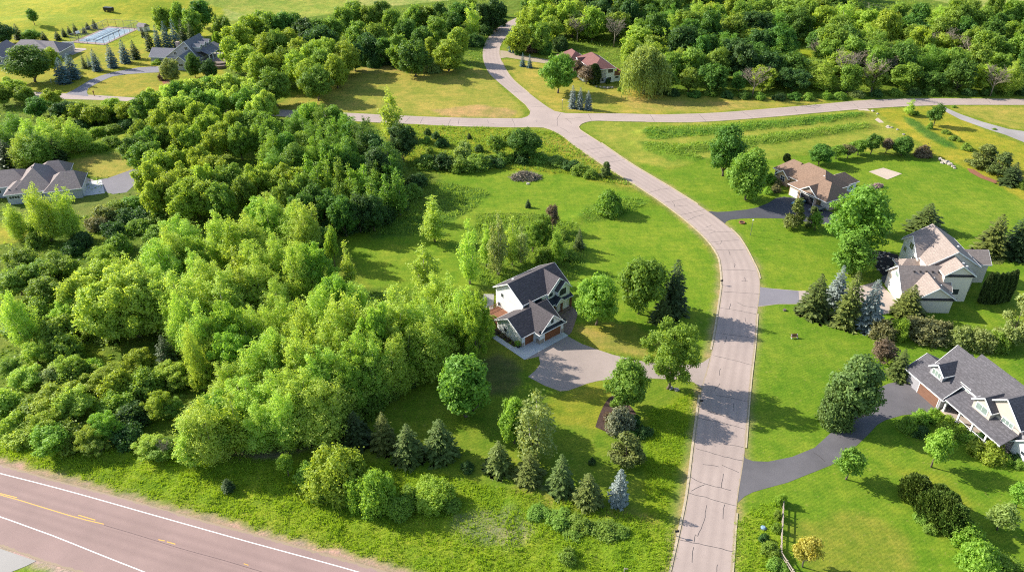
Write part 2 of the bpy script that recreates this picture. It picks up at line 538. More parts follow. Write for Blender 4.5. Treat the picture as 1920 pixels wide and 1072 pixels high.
PROTO = {}
PROTO['round'] = [t_round(100 + i, 12, 9.4, 0.13, 34, 14500, 0.22, (0.20, 0.40), 1.0, 0.2) for i in range(4)]
PROTO['oval'] = [t_round(120 + i, 12, 7.0, 0.025, 36, 13500, 0.21, (0.24, 0.42)) for i in range(2)]
PROTO['ash'] = [t_round(140 + i, 12, 10.4, 0.12, 30, 12500, 0.26, (0.15, 0.33), 1.0, 0.30, 1.0) for i in range(4)]
PROTO['grand'] = [t_round(150, 18, 15.0, 0.10, 60, 30000, 0.23, (0.10, 0.24), 1.0, 0.34, 1.1)]
PROTO['bush'] = [t_shrub(350 + i, 7.0, 8.5, 34, 16000, 0.20, 1.1) for i in range(3)]
PROTO['forest'] = [t_round(160 + i, 14, 11.6, 0.08, 30, 8800, 0.36, (0.15, 0.33), 1.0, 0.30) for i in range(7)]
PROTO['airy'] = [t_round(180 + i, 12, 9.8, 0.10, 50, 17000, 0.165, (0.10, 0.20), 1.0, 0.34, 1.2) for i in range(3)]
PROTO['young'] = [t_round(190 + i, 6, 4.2, 0.22, 20, 4400, 0.155, (0.22, 0.40), 1.0, 0.24) for i in range(3)]
PROTO['poplar'] = [t_poplar(200 + i, 16, 8.2, 7 + i % 4, 23000, 0.155) for i in range(8)]
PROTO['slender'] = [t_poplar(220 + i, 11, 4.0, 4, 4300, 0.17, 0.15) for i in range(4)]
PROTO['spruce'] = [t_spruce(240 + i, 10, 6.8, 20, 13, 1.2, (0.50, 0.62, 0.70, 0.56)[i], (0.22, 0.28, 0.2, 0.3)[i]) for i in range(4)]
PROTO['narrow'] = [t_spruce(250 + i, 10, 4.2, 22, 10, 1.0, 0.7, 0.25) for i in range(2)]
PROTO['dense'] = [t_spruce(260 + i, 8, 5.2, 19, 13, 1.25, 0.58, 0.20, 0.02, 0.25) for i in range(3)]
PROTO['pine'] = [t_pine(270 + i) for i in range(3)]
PROTO['column'] = [t_column(280 + i) for i in range(3)]
PROTO['yew'] = [t_column(290 + i, 3.4, 3.2, 3400) for i in range(3)]
PROTO['willow'] = [t_willow(300)]
PROTO['shrub'] = [t_shrub(310 + i, 3.5, 4.6, 18, 5400, 0.17) for i in range(5)]
PROTO['loose'] = [t_shrub(320 + i, 5.5, 6.8, 24, 8200, 0.22, 1.1) for i in range(5)]
PROTO['dead'] = [t_dead(330 + i) for i in range(3)]
DEFMAT = dict(grand='poplar', bush='ash', round='maple', oval='maple', ash='ash', forest='forest', airy='olive', young='lime', poplar='poplar', slender='poplar', spruce='spruce', narrow='spruce', dense='spruce', pine='pine', column='sprucedark', yew='yew', willow='willow', shrub='weed', loose='weed', dead=None)
NAME = dict(grand='great_spreading_tree', bush='large_bush', round='broadleaf_tree', oval='oval_broadleaf_tree', ash='spreading_tree', forest='woodland_tree', airy='open_crowned_tree', young='young_tree', poplar='poplar_tree', slender='slender_poplar_tree', spruce='spruce_tree', narrow='narrow_spruce_tree', dense='dense_spruce_tree', pine='pine_tree', column='columnar_evergreen', yew='yew_bush', willow='weeping_willow_tree', shrub='shrub', loose='tall_shrub', dead='bare_tree')
CAT = {k: ('shrub' if k in ('yew', 'shrub', 'loose', 'bush') else 'tree') for k in NAME}
USED = {k: 0 for k in NAME}


def plant(kind, X, Y, h, w, label, group=None, mat=None, z=None):
    i = USED[kind]; USED[kind] += 1
    tr, cr, h0, w0 = PROTO[kind][i % len(PROTO[kind])]
    root = empty(NAME[kind], (X, Y, ground_z(X, Y) if z is None else z), random.uniform(0, 6.28), label, CAT[kind], group, (w / w0, w / w0, h / h0))
    link(tr.name.split('.')[0], tr, root)
    mk = mat or DEFMAT[kind]
    if mk: link(cr.name.split('.')[0], cr, root, FOL[mk])
    else: link(cr.name.split('.')[0], cr, root)
    return root


HUG = ('bush', 'loose', 'shrub', 'spruce', 'dense', 'pine', 'yew', 'column', 'narrow')


def TB(kind, xb, yb, ytop, wpx, label, group=None, mat=None):
    """By foot point, top row and crown width as surveyed in the picture."""
    X, Y = G(xb, yb)
    if kind in HUG:      # the surveyed foot is the near edge of a crown that reaches the ground
        Y2 = Y + wpx / 2 / pxm(X, Y, 0) * 0.72
        X, Y = X * Y2 / Y, Y2
    lo, hi = 0.2, 40.0
    for _ in range(40):
        m = (lo + hi) / 2
        if PX(X, Y, m)[1] > ytop: lo = m
        else: hi = m
    return plant(kind, X, Y, lo, wpx / pxm(X, Y, lo * 0.5), label, group, mat)


def TT(kind, xt, yt, h, w, label, group=None, mat=None):
    """By tree-top point with a given height."""
    X, Y = G(xt, yt, h)
    return plant(kind, X, Y, h, w, label, group, mat)


ORDS = 'first second third fourth fifth sixth seventh eighth ninth tenth eleventh twelfth thirteenth fourteenth fifteenth sixteenth seventeenth eighteenth nineteenth twentieth'.split()
TENS = {20: 'twenty', 30: 'thirty', 40: 'forty', 50: 'fifty'}


def ordinal(i):
    if i < 20: return ORDS[i]
    t, u = (i + 1) // 10 * 10, (i + 1) % 10
    return {30: 'thirtieth', 40: 'fortieth', 50: 'fiftieth'}[t] if u == 0 else TENS[t] + '-' + ORDS[u - 1]
# ------------------------------------------------------------------ survey outlines (picture points -> ground)
def W(pts, z=0.0): return [G(x, y, z) for x, y in pts]


def crop(x0, y0, pts, k=4.0): return [(x0 + x / k, y0 + y / k) for x, y in pts]


def smooth(pts, n=6):
    """Catmull-Rom through the points."""
    P = [np.array(p, float) for p in pts]
    P = [2 * P[0] - P[1]] + P + [2 * P[-1] - P[-2]]
    out = []
    for i in range(1, len(P) - 2):
        for k in range(n):
            t = k / n
            a, b, c, d = P[i - 1], P[i], P[i + 1], P[i + 2]
            out.append(0.5 * (2 * b + (c - a) * t + (2 * a - 5 * b + 4 * c - d) * t * t + (3 * b - a - 3 * c + d) * t ** 3))
    out.append(P[-2])
    return [tuple(p) for p in out]


def resample(pts, n):
    P = np.array(pts); d = np.r_[0, np.cumsum(np.linalg.norm(np.diff(P, axis=0), axis=1))]
    s = np.linspace(0, d[-1], n)
    return np.stack([np.interp(s, d, P[:, 0]), np.interp(s, d, P[:, 1])], 1)


def extend(pts, L0=0, L1=0):
    pts = [np.array(p) for p in pts]
    if L0: d = pts[0] - pts[1]; pts = [pts[0] + d / np.linalg.norm(d) * L0] + pts
    if L1: d = pts[-1] - pts[-2]; pts = pts + [pts[-1] + d / np.linalg.norm(d) * L1]
    return [tuple(p) for p in pts]


def pip(poly, X, Y):
    poly = np.asarray(poly); inside = np.zeros(X.shape, bool)
    x0, y0 = poly[:, 0], poly[:, 1]; x1, y1 = np.roll(x0, -1), np.roll(y0, -1)
    bb = (X >= x0.min()) & (X <= x0.max()) & (Y >= y0.min()) & (Y <= y0.max())
    xs, ys = X[bb], Y[bb]; ins = np.zeros(xs.shape, bool)
    for a, b, c, d in zip(x0, y0, x1, y1):
        if b == d: continue
        cnd = (b > ys) != (d > ys)
        ins ^= cnd & (xs < (c - a) * (ys - b) / (d - b) + a)
    inside[bb] = ins
    return inside


# --- residential road
ml = smooth(W([(1259, 1071), (1276, 994), (1290, 924), (1304, 810), (1316, 726), (1330, 676), (1340, 631), (1350, 566), (1354, 533), (1352, 500), (1345, 475), (1320, 443), (1275, 404), (1210, 358), (1125, 305), (1071, 268)]))
mr = smooth(W([(1372, 1071), (1382, 944), (1395, 858), (1401, 790), (1407, 716), (1415, 648), (1420, 586), (1425, 545), (1423, 515), (1412, 490), (1395, 458), (1377, 435), (1330, 398), (1260, 353), (1185, 308), (1127, 268)]))
ml = extend(ml, 60); mr = extend(mr, 60)
ul = smooth(W([(960, 176), (934, 154), (915, 135), (905, 107), (909, 82), (926, 58), (955, 40), (985, 28), (1020, 22)]))
ur = smooth(W([(992, 175), (960, 147), (942, 118), (937, 98), (941, 80), (957, 62), (985, 44), (1010, 33), (1040, 27)]))
wl = extend(smooth(W([(960, 222), (860, 221), (755, 217), (655, 212), (512, 205), (380, 195), (260, 184), (112, 175), (42, 172)])), 0, 120)
wr = extend(smooth(W([(960, 239), (860, 237), (780, 233), (690, 229), (520, 218), (390, 207), (255, 191), (120, 186), (42, 183)])), 0, 120)
el = extend(smooth(W([(1235, 215), (1335, 212), (1440, 204), (1545, 195), (1620, 188), (1715, 185), (1800, 185), (1920, 186)])), 0, 160)
er = extend(smooth(W([(1210, 229), (1310, 229), (1440, 220), (1530, 212), (1610, 205), (1710, 199), (1800, 197), (1920, 197)])), 0, 160)
JUNC = W([(1071, 268), (1058, 257), (1045, 249), (1032, 243), (1020, 239.5), (1000, 238.5), (960, 239), (960, 222), (978, 222), (988, 219), (993, 215), (994, 209), (985, 197), (960, 176), (992, 175), (1010, 189), (1027, 201), (1040, 208.5), (1060, 212.5), (1110, 213), (1160, 213), (1235, 215), (1210, 229), (1150, 228), (1120, 227), (1104, 228.5), (1092, 232), (1086, 238), (1088, 243), (1100, 251), (1127, 268)])


def strip(l, r, n):
    a, b = resample(l, n), resample(r, n)
    return a, b


ACROSS = []


def ribbon(mb, a, b, z):
    n = len(a)
    vs = [(x, y, z) for x, y in a] + [(x, y, z) for x, y in b]
    ACROSS.extend([0.0] * n + [1.0] * n)
    fs = [(i, i + 1, n + i + 1, n + i)[::-1] for i in range(n - 1)]
    mb.add(vs, fs)


ROADS = []
Zr = 0.03
road = MB(); ACROSS.clear()
for l, r, n in ((ml, mr, 90), (ul, ur, 40), (wl, wr, 40), (el, er, 40)):
    a, b = strip(l, r, n); ribbon(road, a, b, Zr)
    ROADS.append(list(map(tuple, a)) + list(map(tuple, b[::-1])))
road.add([(x, y, Zr) for x, y in JUNC], [tuple(range(len(JUNC)))])
ROADS.append(JUNC)
ROAD_ACROSS = ACROSS + [0.5] * len(JUNC)

# --- highway
hl = smooth(W([(-60, 856), (0, 870), (107, 900), (225, 931), (350, 966), (480, 1001), (637, 1045), (727, 1071), (900, 1124)]))
hr = smooth(W([(-60, 1006), (0, 1024), (75, 1051), (140, 1071), (230, 1100), (330, 1134), (440, 1172), (520, 1202), (660, 1256)]))
hl = extend(hl, 150, 40); hr = extend(hr, 150, 40)
ROADS.append(hl + hr[::-1])
ACROSS = []
highway = MB(); a, b = strip(hl, hr, 60); ribbon(highway, a, b, 0.02); HIGH_ACROSS = list(ACROSS)

# --- driveways and pads: name -> (outline, material key, z)
PADS = {
    'house_driveway': ([(1064, 630), (1090, 644), (1120, 655), (1150, 665), (1175, 671), (1210, 678), (1260, 683), (1300, 683), (1318, 679), (1331, 670), (1316, 728), (1300, 716), (1270, 711), (1210, 709), (1170, 708), (1145, 710), (1120, 714), (1100, 719), (1082, 726), (1065, 732), (1050, 733), (1022, 723), (990, 706), (1004, 694), (1013, 682), (1010, 668), (985, 674)], 'drive_tan', 0.02),
    'black_driveway': ([(1327, 396), (1345, 397.5), (1360, 397), (1400, 393), (1420, 389), (1440, 381), (1455, 371.5), (1470, 369), (1490, 371), (1505, 377), (1530, 388), (1560, 398), (1572, 408), (1566, 420), (1530, 420), (1490, 412), (1461, 409.5), (1420, 409), (1390, 410), (1370, 412), (1362, 415), (1358, 421)], 'asphalt_black', 0.02),
    'concrete_driveway': ([(1423, 538), (1450, 541), (1497, 545), (1560, 545), (1625, 533), (1645, 527), (1680, 560), (1682, 585), (1648, 590), (1600, 580), (1560, 572), (1497, 570), (1460, 570), (1421, 575)], 'drive_pink', 0.02),
    'curved_driveway': ([(1394, 852), (1398, 859), (1412, 864), (1440, 865), (1485, 856), (1527, 839), (1547, 821), (1565, 804), (1585, 788), (1606, 763), (1632, 735), (1665, 719), (1702, 711), (1716, 726), (1758, 766), (1740, 773), (1692, 778), (1660, 787), (1645, 796), (1625, 817), (1600, 841), (1560, 871), (1522, 886), (1477, 904), (1440, 914), (1412, 922), (1396, 930), (1383, 942)], 'asphalt_grey', 0.02),
    'driveway_apron': ([(1424, 538), (1450, 541.5), (1497, 545.5), (1499, 569.5), (1460, 569.5), (1421.5, 574)], 'asphalt_lilac', 0.026),
    'red_house_driveway': ([(938, 95), (948, 96), (985, 105), (1025, 112), (1062, 117), (1062, 124), (1020, 119), (985, 114), (950, 108), (938, 110)], 'road', 0.045),
    'gravel_lane': ([(1766, 198), (1775, 203), (1800, 214), (1840, 228), (1890, 242), (1960, 252), (1960, 280), (1920, 267), (1885, 253), (1850, 242), (1800, 224), (1770, 208), (1762, 198)], 'gravel', 0.02),
    'grey_house_driveway': ([(186, 337), (203, 334), (225, 326), (260, 314), (300, 296), (318, 302), (285, 328), (255, 344), (237, 361), (212, 364), (195, 360)], 'asphalt_lilac', 0.02),
    'estate_driveway': ([(122, 177), (138, 169), (150, 162), (168, 151), (190, 142), (215, 135), (260, 127), (307, 124), (308, 136), (277, 137), (235, 140), (210, 144), (185, 155), (165, 166), (163, 173), (166, 181)], 'asphalt_lilac', 0.045),
    'roadside_pad': ([(-60, 1010), (0, 1028), (68, 1051), (48, 1061), (18, 1073), (-20, 1095), (-80, 1095)], 'concrete', 0.035),
    'sand_pit': ([(1629, 322), (1656, 315), (1691, 326), (1664, 337)], 'sand', 0.03),
}
PADW = {k: W(v[0]) for k, v in PADS.items()}

# ------------------------------------------------------------------ ground sheet
xs = np.concatenate([-np.geomspace(2500, 286, 14), np.arange(-280, 280.1, 0.85), np.geomspace(286, 2500, 14)])
ys = np.concatenate([-np.geomspace(1500, 40, 8), np.arange(36, 480.1, 0.85), np.geomspace(486, 3000, 14)])
GX, GY = np.meshgrid(xs, ys)
front = GY * CP + CAM_H * SP > 5
with np.errstate(all='ignore'):
    IX, IY = PX(GX, np.where(front, GY, 100), 0.0)
IX = np.where(front, IX, -9999)


def vnoise(X, Y, s, seed):
    """Smooth value noise on the ground plane, cell size s metres."""
    x, y = X / s, Y / s
    xi, yi = np.floor(x).astype(np.int64), np.floor(y).astype(np.int64)
    fx, fy = x - xi, y - yi
    fx, fy = fx * fx * (3 - 2 * fx), fy * fy * (3 - 2 * fy)

    def hsh(i, j):
        h = (i * 374761393 + j * 668265263 + seed * 1442695041) & 0x7fffffff
        h = ((h ^ (h >> 13)) * 1274126177) & 0x7fffffff
        return ((h ^ (h >> 16)) & 0xffff) / 65535.0
    return (hsh(xi, yi) * (1 - fx) + hsh(xi + 1, yi) * fx) * (1 - fy) + (hsh(xi, yi + 1) * (1 - fx) + hsh(xi + 1, yi + 1) * fx) * fy


wob = lambda s, a, sd: (vnoise(GX, GY, s, sd) - 0.5) * a
# outline wobble in metres -> picture points
jx = wob(3.0, 1.6, 3) + wob(1.2, 0.8, 4); jy = wob(3.0, 1.6, 5) + wob(1.2, 0.8, 6)
IXw, IYw = PX(GX + jx, np.where(front, GY, 100) + jy, 0.0)
IXw = np.where(front, IXw, -9999)
c_meadow = (0.150, 0.215, 0.014)
colr = np.empty(GX.shape + (3,)); colr[:] = c_meadow
tall = np.full(GX.shape, 0.5)
LAWN, LAWNY, DRY, GOLD, WOOD, VERGE = (0.108, 0.205, 0.010), (0.215, 0.245, 0.016), (0.275, 0.240, 0.050), (0.235, 0.250, 0.030), (0.110, 0.185, 0.014), (0.175, 0.280, 0.014)
FIELD = (0.235, 0.290, 0.014)
ZONES = [
    # (outline, colour, tallness, mix)
    ([(-400, -200), (2400, -200), (2400, 40), (1900, 16), (1640, 3), (1300, -10), (640, 30), (420, 40), (420, -60), (-400, -60)], (0.235, 0.300, 0.050), 0.6, 1),
    ([(-300, -120), (270, -120), (420, 20), (400, 62), (290, 110), (130, 165), (-300, 190)], FIELD, 0.15, 1),
    ([(-20, 98), (60, 60), (110, 85), (300, 92), (330, 130), (440, 120), (470, 150), (300, 178), (20, 172)], LAWNY, 0.05, 1),
    ([(170, 178), (160, 165), (230, 140), (305, 138), (315, 170), (265, 182)], (0.230, 0.235, 0.02), 0.05, 1),
    ([(270, -40), (660, -40), (640, 40), (520, 40), (420, 20), (290, 6)], (0.215, 0.285, 0.030), 0.4, 1),
    ([(440, 50), (560, 36), (660, 20), (960, -10), (925, 60), (905, 130), (860, 136), (700, 122), (640, 125), (600, 160), (500, 185), (430, 180), (410, 90)], WOOD, 0.8, 1),
    ([(510, 200), (560, 178), (630, 150), (660, 124), (700, 119), (860, 131), (905, 128), (925, 150), (975, 198), (986, 212), (975, 221), (520, 206)], GOLD, 0.05, 1),
    ([(655, 136), (700, 122), (745, 126), (760, 134), (700, 140)], DRY, 0.05, 0.6),
    ([(810, 208), (900, 195), (970, 207), (960, 221), (830, 219)], (0.300, 0.235, 0.065), 0.2, 0.75),
    ([(936, 112), (960, 112), (1020, 120), (1060, 130), (1160, 165), (1240, 178), (1480, 183), (1550, 190), (1440, 205), (1250, 214), (1110, 213), (1040, 208), (990, 172)], (0.240, 0.250, 0.028), 0.05, 1),
    ([(1150, 178), (1260, 190), (1400, 190), (1450, 196), (1380, 206), (1190, 208)], DRY, 0.05, 0.45),
    ([(900, -20), (1700, -10), (1940, 40), (1990, 182), (1560, 187), (1250, 178), (1170, 150), (1050, 105), (980, 92), (955, 60)], WOOD, 0.8, 1),
    ([(1478, 98), (1500, 92), (1524, 95), (1522, 106), (1490, 108)], FIELD, 0.2, 1),
    ([(1095, 243), (1090, 236), (1110, 229), (1320, 229), (1610, 206), (1640, 208), (1700, 260), (1730, 290), (1560, 275), (1480, 290), (1440, 300), (1330, 300), (1220, 320)], (0.190, 0.245, 0.022), 0.1, 1),
    ([(1205, 240), (1320, 237), (1460, 226), (1600, 214), (1622, 218), (1540, 232), (1440, 243), (1300, 256), (1212, 262)], (0.085, 0.205, 0.014), 0.9, 1),
    ([(1260, 272), (1400, 258), (1540, 240), (1632, 232), (1628, 243), (1540, 258), (1420, 275), (1300, 290)], (0.120, 0.205, 0.016), 0.8, 1),
    ([(1190, 268), (1240, 266), (1300, 292), (1330, 306), (1250, 300), (1210, 284)], (0.105, 0.205, 0.012), 0.8, 1),
    ([(1640, 206), (1762, 200), (1850, 246), (1960, 290), (1960, 400), (1900, 380), (1850, 345), (1750, 290), (1700, 250)], (0.225, 0.250, 0.016), 0.2, 1),
    ([(1780, 200), (1960, 200), (1960, 250), (1900, 240), (1800, 212)], GOLD, 0.1, 1),
    ([(1690, 215), (1720, 228), (1790, 270), (1800, 282), (1770, 276), (1720, 250)], (0.070, 0.165, 0.014), 0.9, 1),
    ([(1095, 243), (1180, 300), (1260, 320), (1330, 296), (1470, 300), (1560, 280), (1700, 292), (1780, 300), (1880, 350), (1960, 400), (1960, 700), (1420, 650), (1425, 540), (1330, 398)], (0.118, 0.212, 0.010), 0.03, 1),
    ([(1400, 640), (1425, 545), (1500, 575), (1700, 610), (1960, 640), (1960, 1120), (1370, 1120), (1392, 860)], LAWN, 0.03, 1),
    ([(1480, 985), (1600, 960), (1700, 1000), (1720, 1072), (1560, 1090), (1500, 1050)], (0.215, 0.225, 0.025), 0.05, 0.6),
    ([(1640, 860), (1760, 890), (1840, 950), (1760, 960), (1700, 900)], (0.190, 0.235, 0.015), 0.05, 0.45),
    ([(1430, 930), (1470, 935), (1472, 1090), (1370, 1090), (1378, 1010)], VERGE, 0.6, 0.8),
    # main lot
    ([(512, 222), (690, 231), (960, 241), (1040, 248), (1130, 312), (1190, 350), (1060, 330), (830, 330), (760, 330), (560, 330)], (0.195, 0.245, 0.012), 0.7, 1),
    ([(1040, 250), (1070, 272), (1200, 356), (1170, 352), (1090, 300), (1000, 262)], (0.255, 0.245, 0.03), 0.5, 0.7),
    ([(600, 330), (840, 320), (960, 318), (1080, 330), (1200, 365), (1290, 425), (1345, 490), (1352, 560), (1335, 660), (1280, 690), (1100, 640), (1060, 560), (1020, 500), (900, 540), (690, 540), (640, 450), (700, 380)], (0.125, 0.222, 0.010), 0.03, 1),
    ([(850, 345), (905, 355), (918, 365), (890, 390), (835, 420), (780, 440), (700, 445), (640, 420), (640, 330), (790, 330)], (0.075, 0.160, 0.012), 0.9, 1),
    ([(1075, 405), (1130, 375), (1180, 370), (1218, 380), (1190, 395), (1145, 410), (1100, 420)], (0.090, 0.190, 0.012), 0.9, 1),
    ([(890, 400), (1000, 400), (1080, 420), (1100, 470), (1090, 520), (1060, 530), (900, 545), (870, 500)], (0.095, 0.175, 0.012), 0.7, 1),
    ([(1050, 600), (1080, 610), (1120, 600), (1180, 610), (1290, 650), (1240, 678), (1120, 652), (1066, 628)], (0.185, 0.215, 0.018), 0.05, 1),
    ([(1075, 612), (1110, 612), (1160, 640), (1210, 655), (1210, 672), (1140, 655)], DRY, 0.05, 0.6),
    ([(880, 660), (985, 690), (1055, 735), (1140, 712), (1290, 712), (1310, 740), (1290, 900), (1265, 980), (1160, 955), (940, 910), (700, 860), (640, 780), (720, 720)], (0.125, 0.205, 0.012), 0.05, 1),
    ([(1030, 740), (1140, 718), (1150, 760), (1120, 800), (1060, 800), (1020, 780)], (0.190, 0.225, 0.015), 0.05, 0.7),
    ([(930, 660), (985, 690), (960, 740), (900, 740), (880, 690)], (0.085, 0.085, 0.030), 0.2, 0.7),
    ([(1215, 770), (1300, 730), (1296, 800), (1240, 985), (1205, 960), (1210, 860)], (0.140, 0.225, 0.008), 0.3, 1),
    # left wood floor
    ([(-200, 185), (40, 195), (260, 200), (512, 222), (700, 235), (760, 300), (830, 330), (790, 400), (640, 440), (640, 540), (900, 545), (920, 620), (880, 670), (720, 720), (640, 790), (400, 850), (-200, 800)], WOOD, 0.9, 1),
    ([(0, 345), (130, 355), (210, 365), (260, 320), (320, 300), (320, 330), (260, 365), (150, 410), (60, 420), (0, 430)], (0.105, 0.155, 0.020), 0.4, 0.8),
    ([(115, 305), (135, 300), (240, 282), (262, 300), (245, 322), (190, 336), (150, 325)], GOLD, 0.05, 1),
    ([(140, 255), (235, 250), (240, 280), (135, 298), (110, 285)], (0.170, 0.260, 0.015), 0.7, 1),
    ([(-100, 415), (40, 418), (60, 450), (-100, 470)], LAWNY, 0.2, 1),
    ([(140, 430), (210, 440), (240, 500), (215, 510), (160, 480)], (0.165, 0.230, 0.015), 0.6, 0.9),
    ([(20, 570), (70, 580), (80, 625), (10, 630)], (0.190, 0.250, 0.015), 0.6, 0.9),
    ([(120, 655), (200, 660), (200, 690), (140, 700)], (0.165, 0.235, 0.012), 0.6, 0.9),
    # highway verge
    ([(-200, 770), (100, 840), (380, 850), (560, 868), (700, 865), (950, 915), (1150, 955), (1265, 985), (1255, 1100), (800, 1110), (727, 1071), (480, 1000), (225, 930), (-200, 815)], VERGE, 0.95, 1),
    ([(950, 900), (1110, 945), (1230, 965), (1240, 985), (1120, 965), (1010, 945)], (0.205, 0.215, 0.030), 0.2, 0.7),
    ([(860, 965), (960, 950), (1010, 990), (960, 1030), (880, 1020), (840, 990)], (0.160, 0.175, 0.085), 0.6, 0.6),
    ([(388, 838), (420, 862), (520, 862), (610, 828), (600, 818), (520, 845), (430, 850), (396, 832)], (0.150, 0.130, 0.080), 0.1, 0.8),
    ([(20, 1075), (46, 1063), (72, 1055), (100, 1062), (130, 1075), (300, 1140), (-60, 1140)], VERGE, 0.5, 1),
]
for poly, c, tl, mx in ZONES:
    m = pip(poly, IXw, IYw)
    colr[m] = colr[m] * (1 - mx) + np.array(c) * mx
    tall[m] = tl
# gravel shoulders beside the highway and beige margins of the road
def near(poly_l, dist, wobble=0.5, seed=9):
    """Ground within dist metres of a polyline."""
    P = resample(poly_l, 160); D = np.full(GX.shape, 1e9)
    sel = (GX > P[:, 0].min() - 6) & (GX < P[:, 0].max() + 6) & (GY > P[:, 1].min() - 6) & (GY < P[:, 1].max() + 6)
    x, y = GX[sel], GY[sel]; best = np.full(x.shape, 1e9)
    for a, b in zip(P[:-1], P[1:]):
        d = b - a; L2 = (d @ d) or 1e-9
        t = np.clip(((x - a[0]) * d[0] + (y - a[1]) * d[1]) / L2, 0, 1)
        best = np.minimum(best, np.hypot(x - a[0] - t * d[0], y - a[1] - t * d[1]))
    D[sel] = best
    return D


d = near([p for p in hl if -130 < p[0] < 60], 2) + wob(2.0, 0.9, 21)
m = (d < 0.85) & (tall > 0.3); colr[m] = (0.36, 0.255, 0.165); tall[m] = 0
m = (d >= 0.85) & (d < 2.2); colr[m] = colr[m] * 0.6 + np.array((0.15, 0.155, 0.02)) * 0.4; tall[m] *= 0.35
d = near([p for p in hr if -90 < p[0] < 40], 2) + wob(2.0, 0.6, 22)
m = (d < 1.0); colr[m] = (0.40, 0.30, 0.21); tall[m] = 0
d = near(ml, 2) + wob(3.0, 0.7, 23)
m = (d < 1.1) & (GY < 230); colr[m] = colr[m] * 0.45 + np.array((0.34, 0.26, 0.12)) * 0.55; tall[m] = 0.1
d = near(mr, 2) + wob(3.0, 0.6, 24)
m = (d < 0.75) & (GY < 230); colr[m] = colr[m] * 0.5 + np.array((0.30, 0.235, 0.10)) * 0.5; tall[m] = 0.1


def blur(A, k=1):
    for _ in range(k):
        B = np.pad(A, [(1, 1), (1, 1)] + [(0, 0)] * (A.ndim - 2), mode='edge')
        A = (B[1:-1, 1:-1] * 2 + B[:-2, 1:-1] + B[2:, 1:-1] + B[1:-1, :-2] + B[1:-1, 2:]) / 6
    return A


colr = blur(colr, 1); tall = blur(tall, 2)
flat = np.zeros(GX.shape, bool)
for poly in ROADS + list(PADW.values()) + [W(q) for q in ([(125, 82), (196, 88), (270, 53), (200, 47)], [(114, 88), (165, 90), (137, 106), (118, 101)], [(1625, 468), (1692, 474), (1692, 535), (1650, 535)], [(150, 325), (200, 335), (200, 372), (150, 372)], [(895, 575), (940, 530), (1070, 520), (1105, 600), (1070, 655), (985, 695), (905, 640)], [(1110, 740), (1200, 745), (1202, 825), (1112, 805)])]:
    flat |= pip(poly, GX, GY)
flatf = np.clip(1 - 2.2 * blur(flat.astype(float), 6), 0, 1)
HB = [(-205, 445, 50, 22, 5.5), (-140, 475, 60, 20, 5.0), (-245, 395, 30, 14, 2.5), (-180, 415, 26, 10, -1.5), (-90, 470, 40, 15, 2.0)]  # swells of the hay field
relief = np.zeros(GX.shape)
for bx, by, rx, ry, am in HB:
    relief += am * np.exp(-((GX - bx) / rx) ** 2 - ((GY - by) / ry) ** 2)
for pts, wdt, am in (([(1208, 250), (1330, 246), (1460, 234), (1615, 216)], 2.6, 1.1), ([(1265, 282), (1420, 266), (1630, 238)], 2.4, 0.9), ([(1195, 270), (1260, 290), (1325, 303)], 2.2, 0.6), ([(1080, 412), (1140, 390), (1210, 382)], 2.6, 0.5)):
    relief += am * np.exp(-(near(W(pts), 3) / wdt) ** 2)
relief += tall * (0.55 * (vnoise(GX, GY, 2.6, 31) - 0.4) + 0.30 * (vnoise(GX, GY, 1.3, 32) - 0.4)) * np.clip(1 - 0.0 * GY, 0, 1)
relief += 0.10 * (vnoise(GX, GY, 14, 33) - 0.5) * (1 - tall)
inner = (np.abs(GX) < 283) & (GY > 30) & (GY < 483)
relief = np.where(inner, relief * flatf, 0) - np.where(flat | (flatf < 0.25), 0.0, 0.0)
ny_, nx_ = GX.shape


def ground_z(x, y):
    i = min(max(int(np.searchsorted(ys, y)) - 1, 0), ny_ - 2); j = min(max(int(np.searchsorted(xs, x)) - 1, 0), nx_ - 2)
    return float(relief[i:i + 2, j:j + 2].mean())


def tall_at(x, y):
    return tall[np.clip(np.searchsorted(ys, y) - 1, 0, ny_ - 1), np.clip(np.searchsorted(xs, x) - 1, 0, nx_ - 1)]


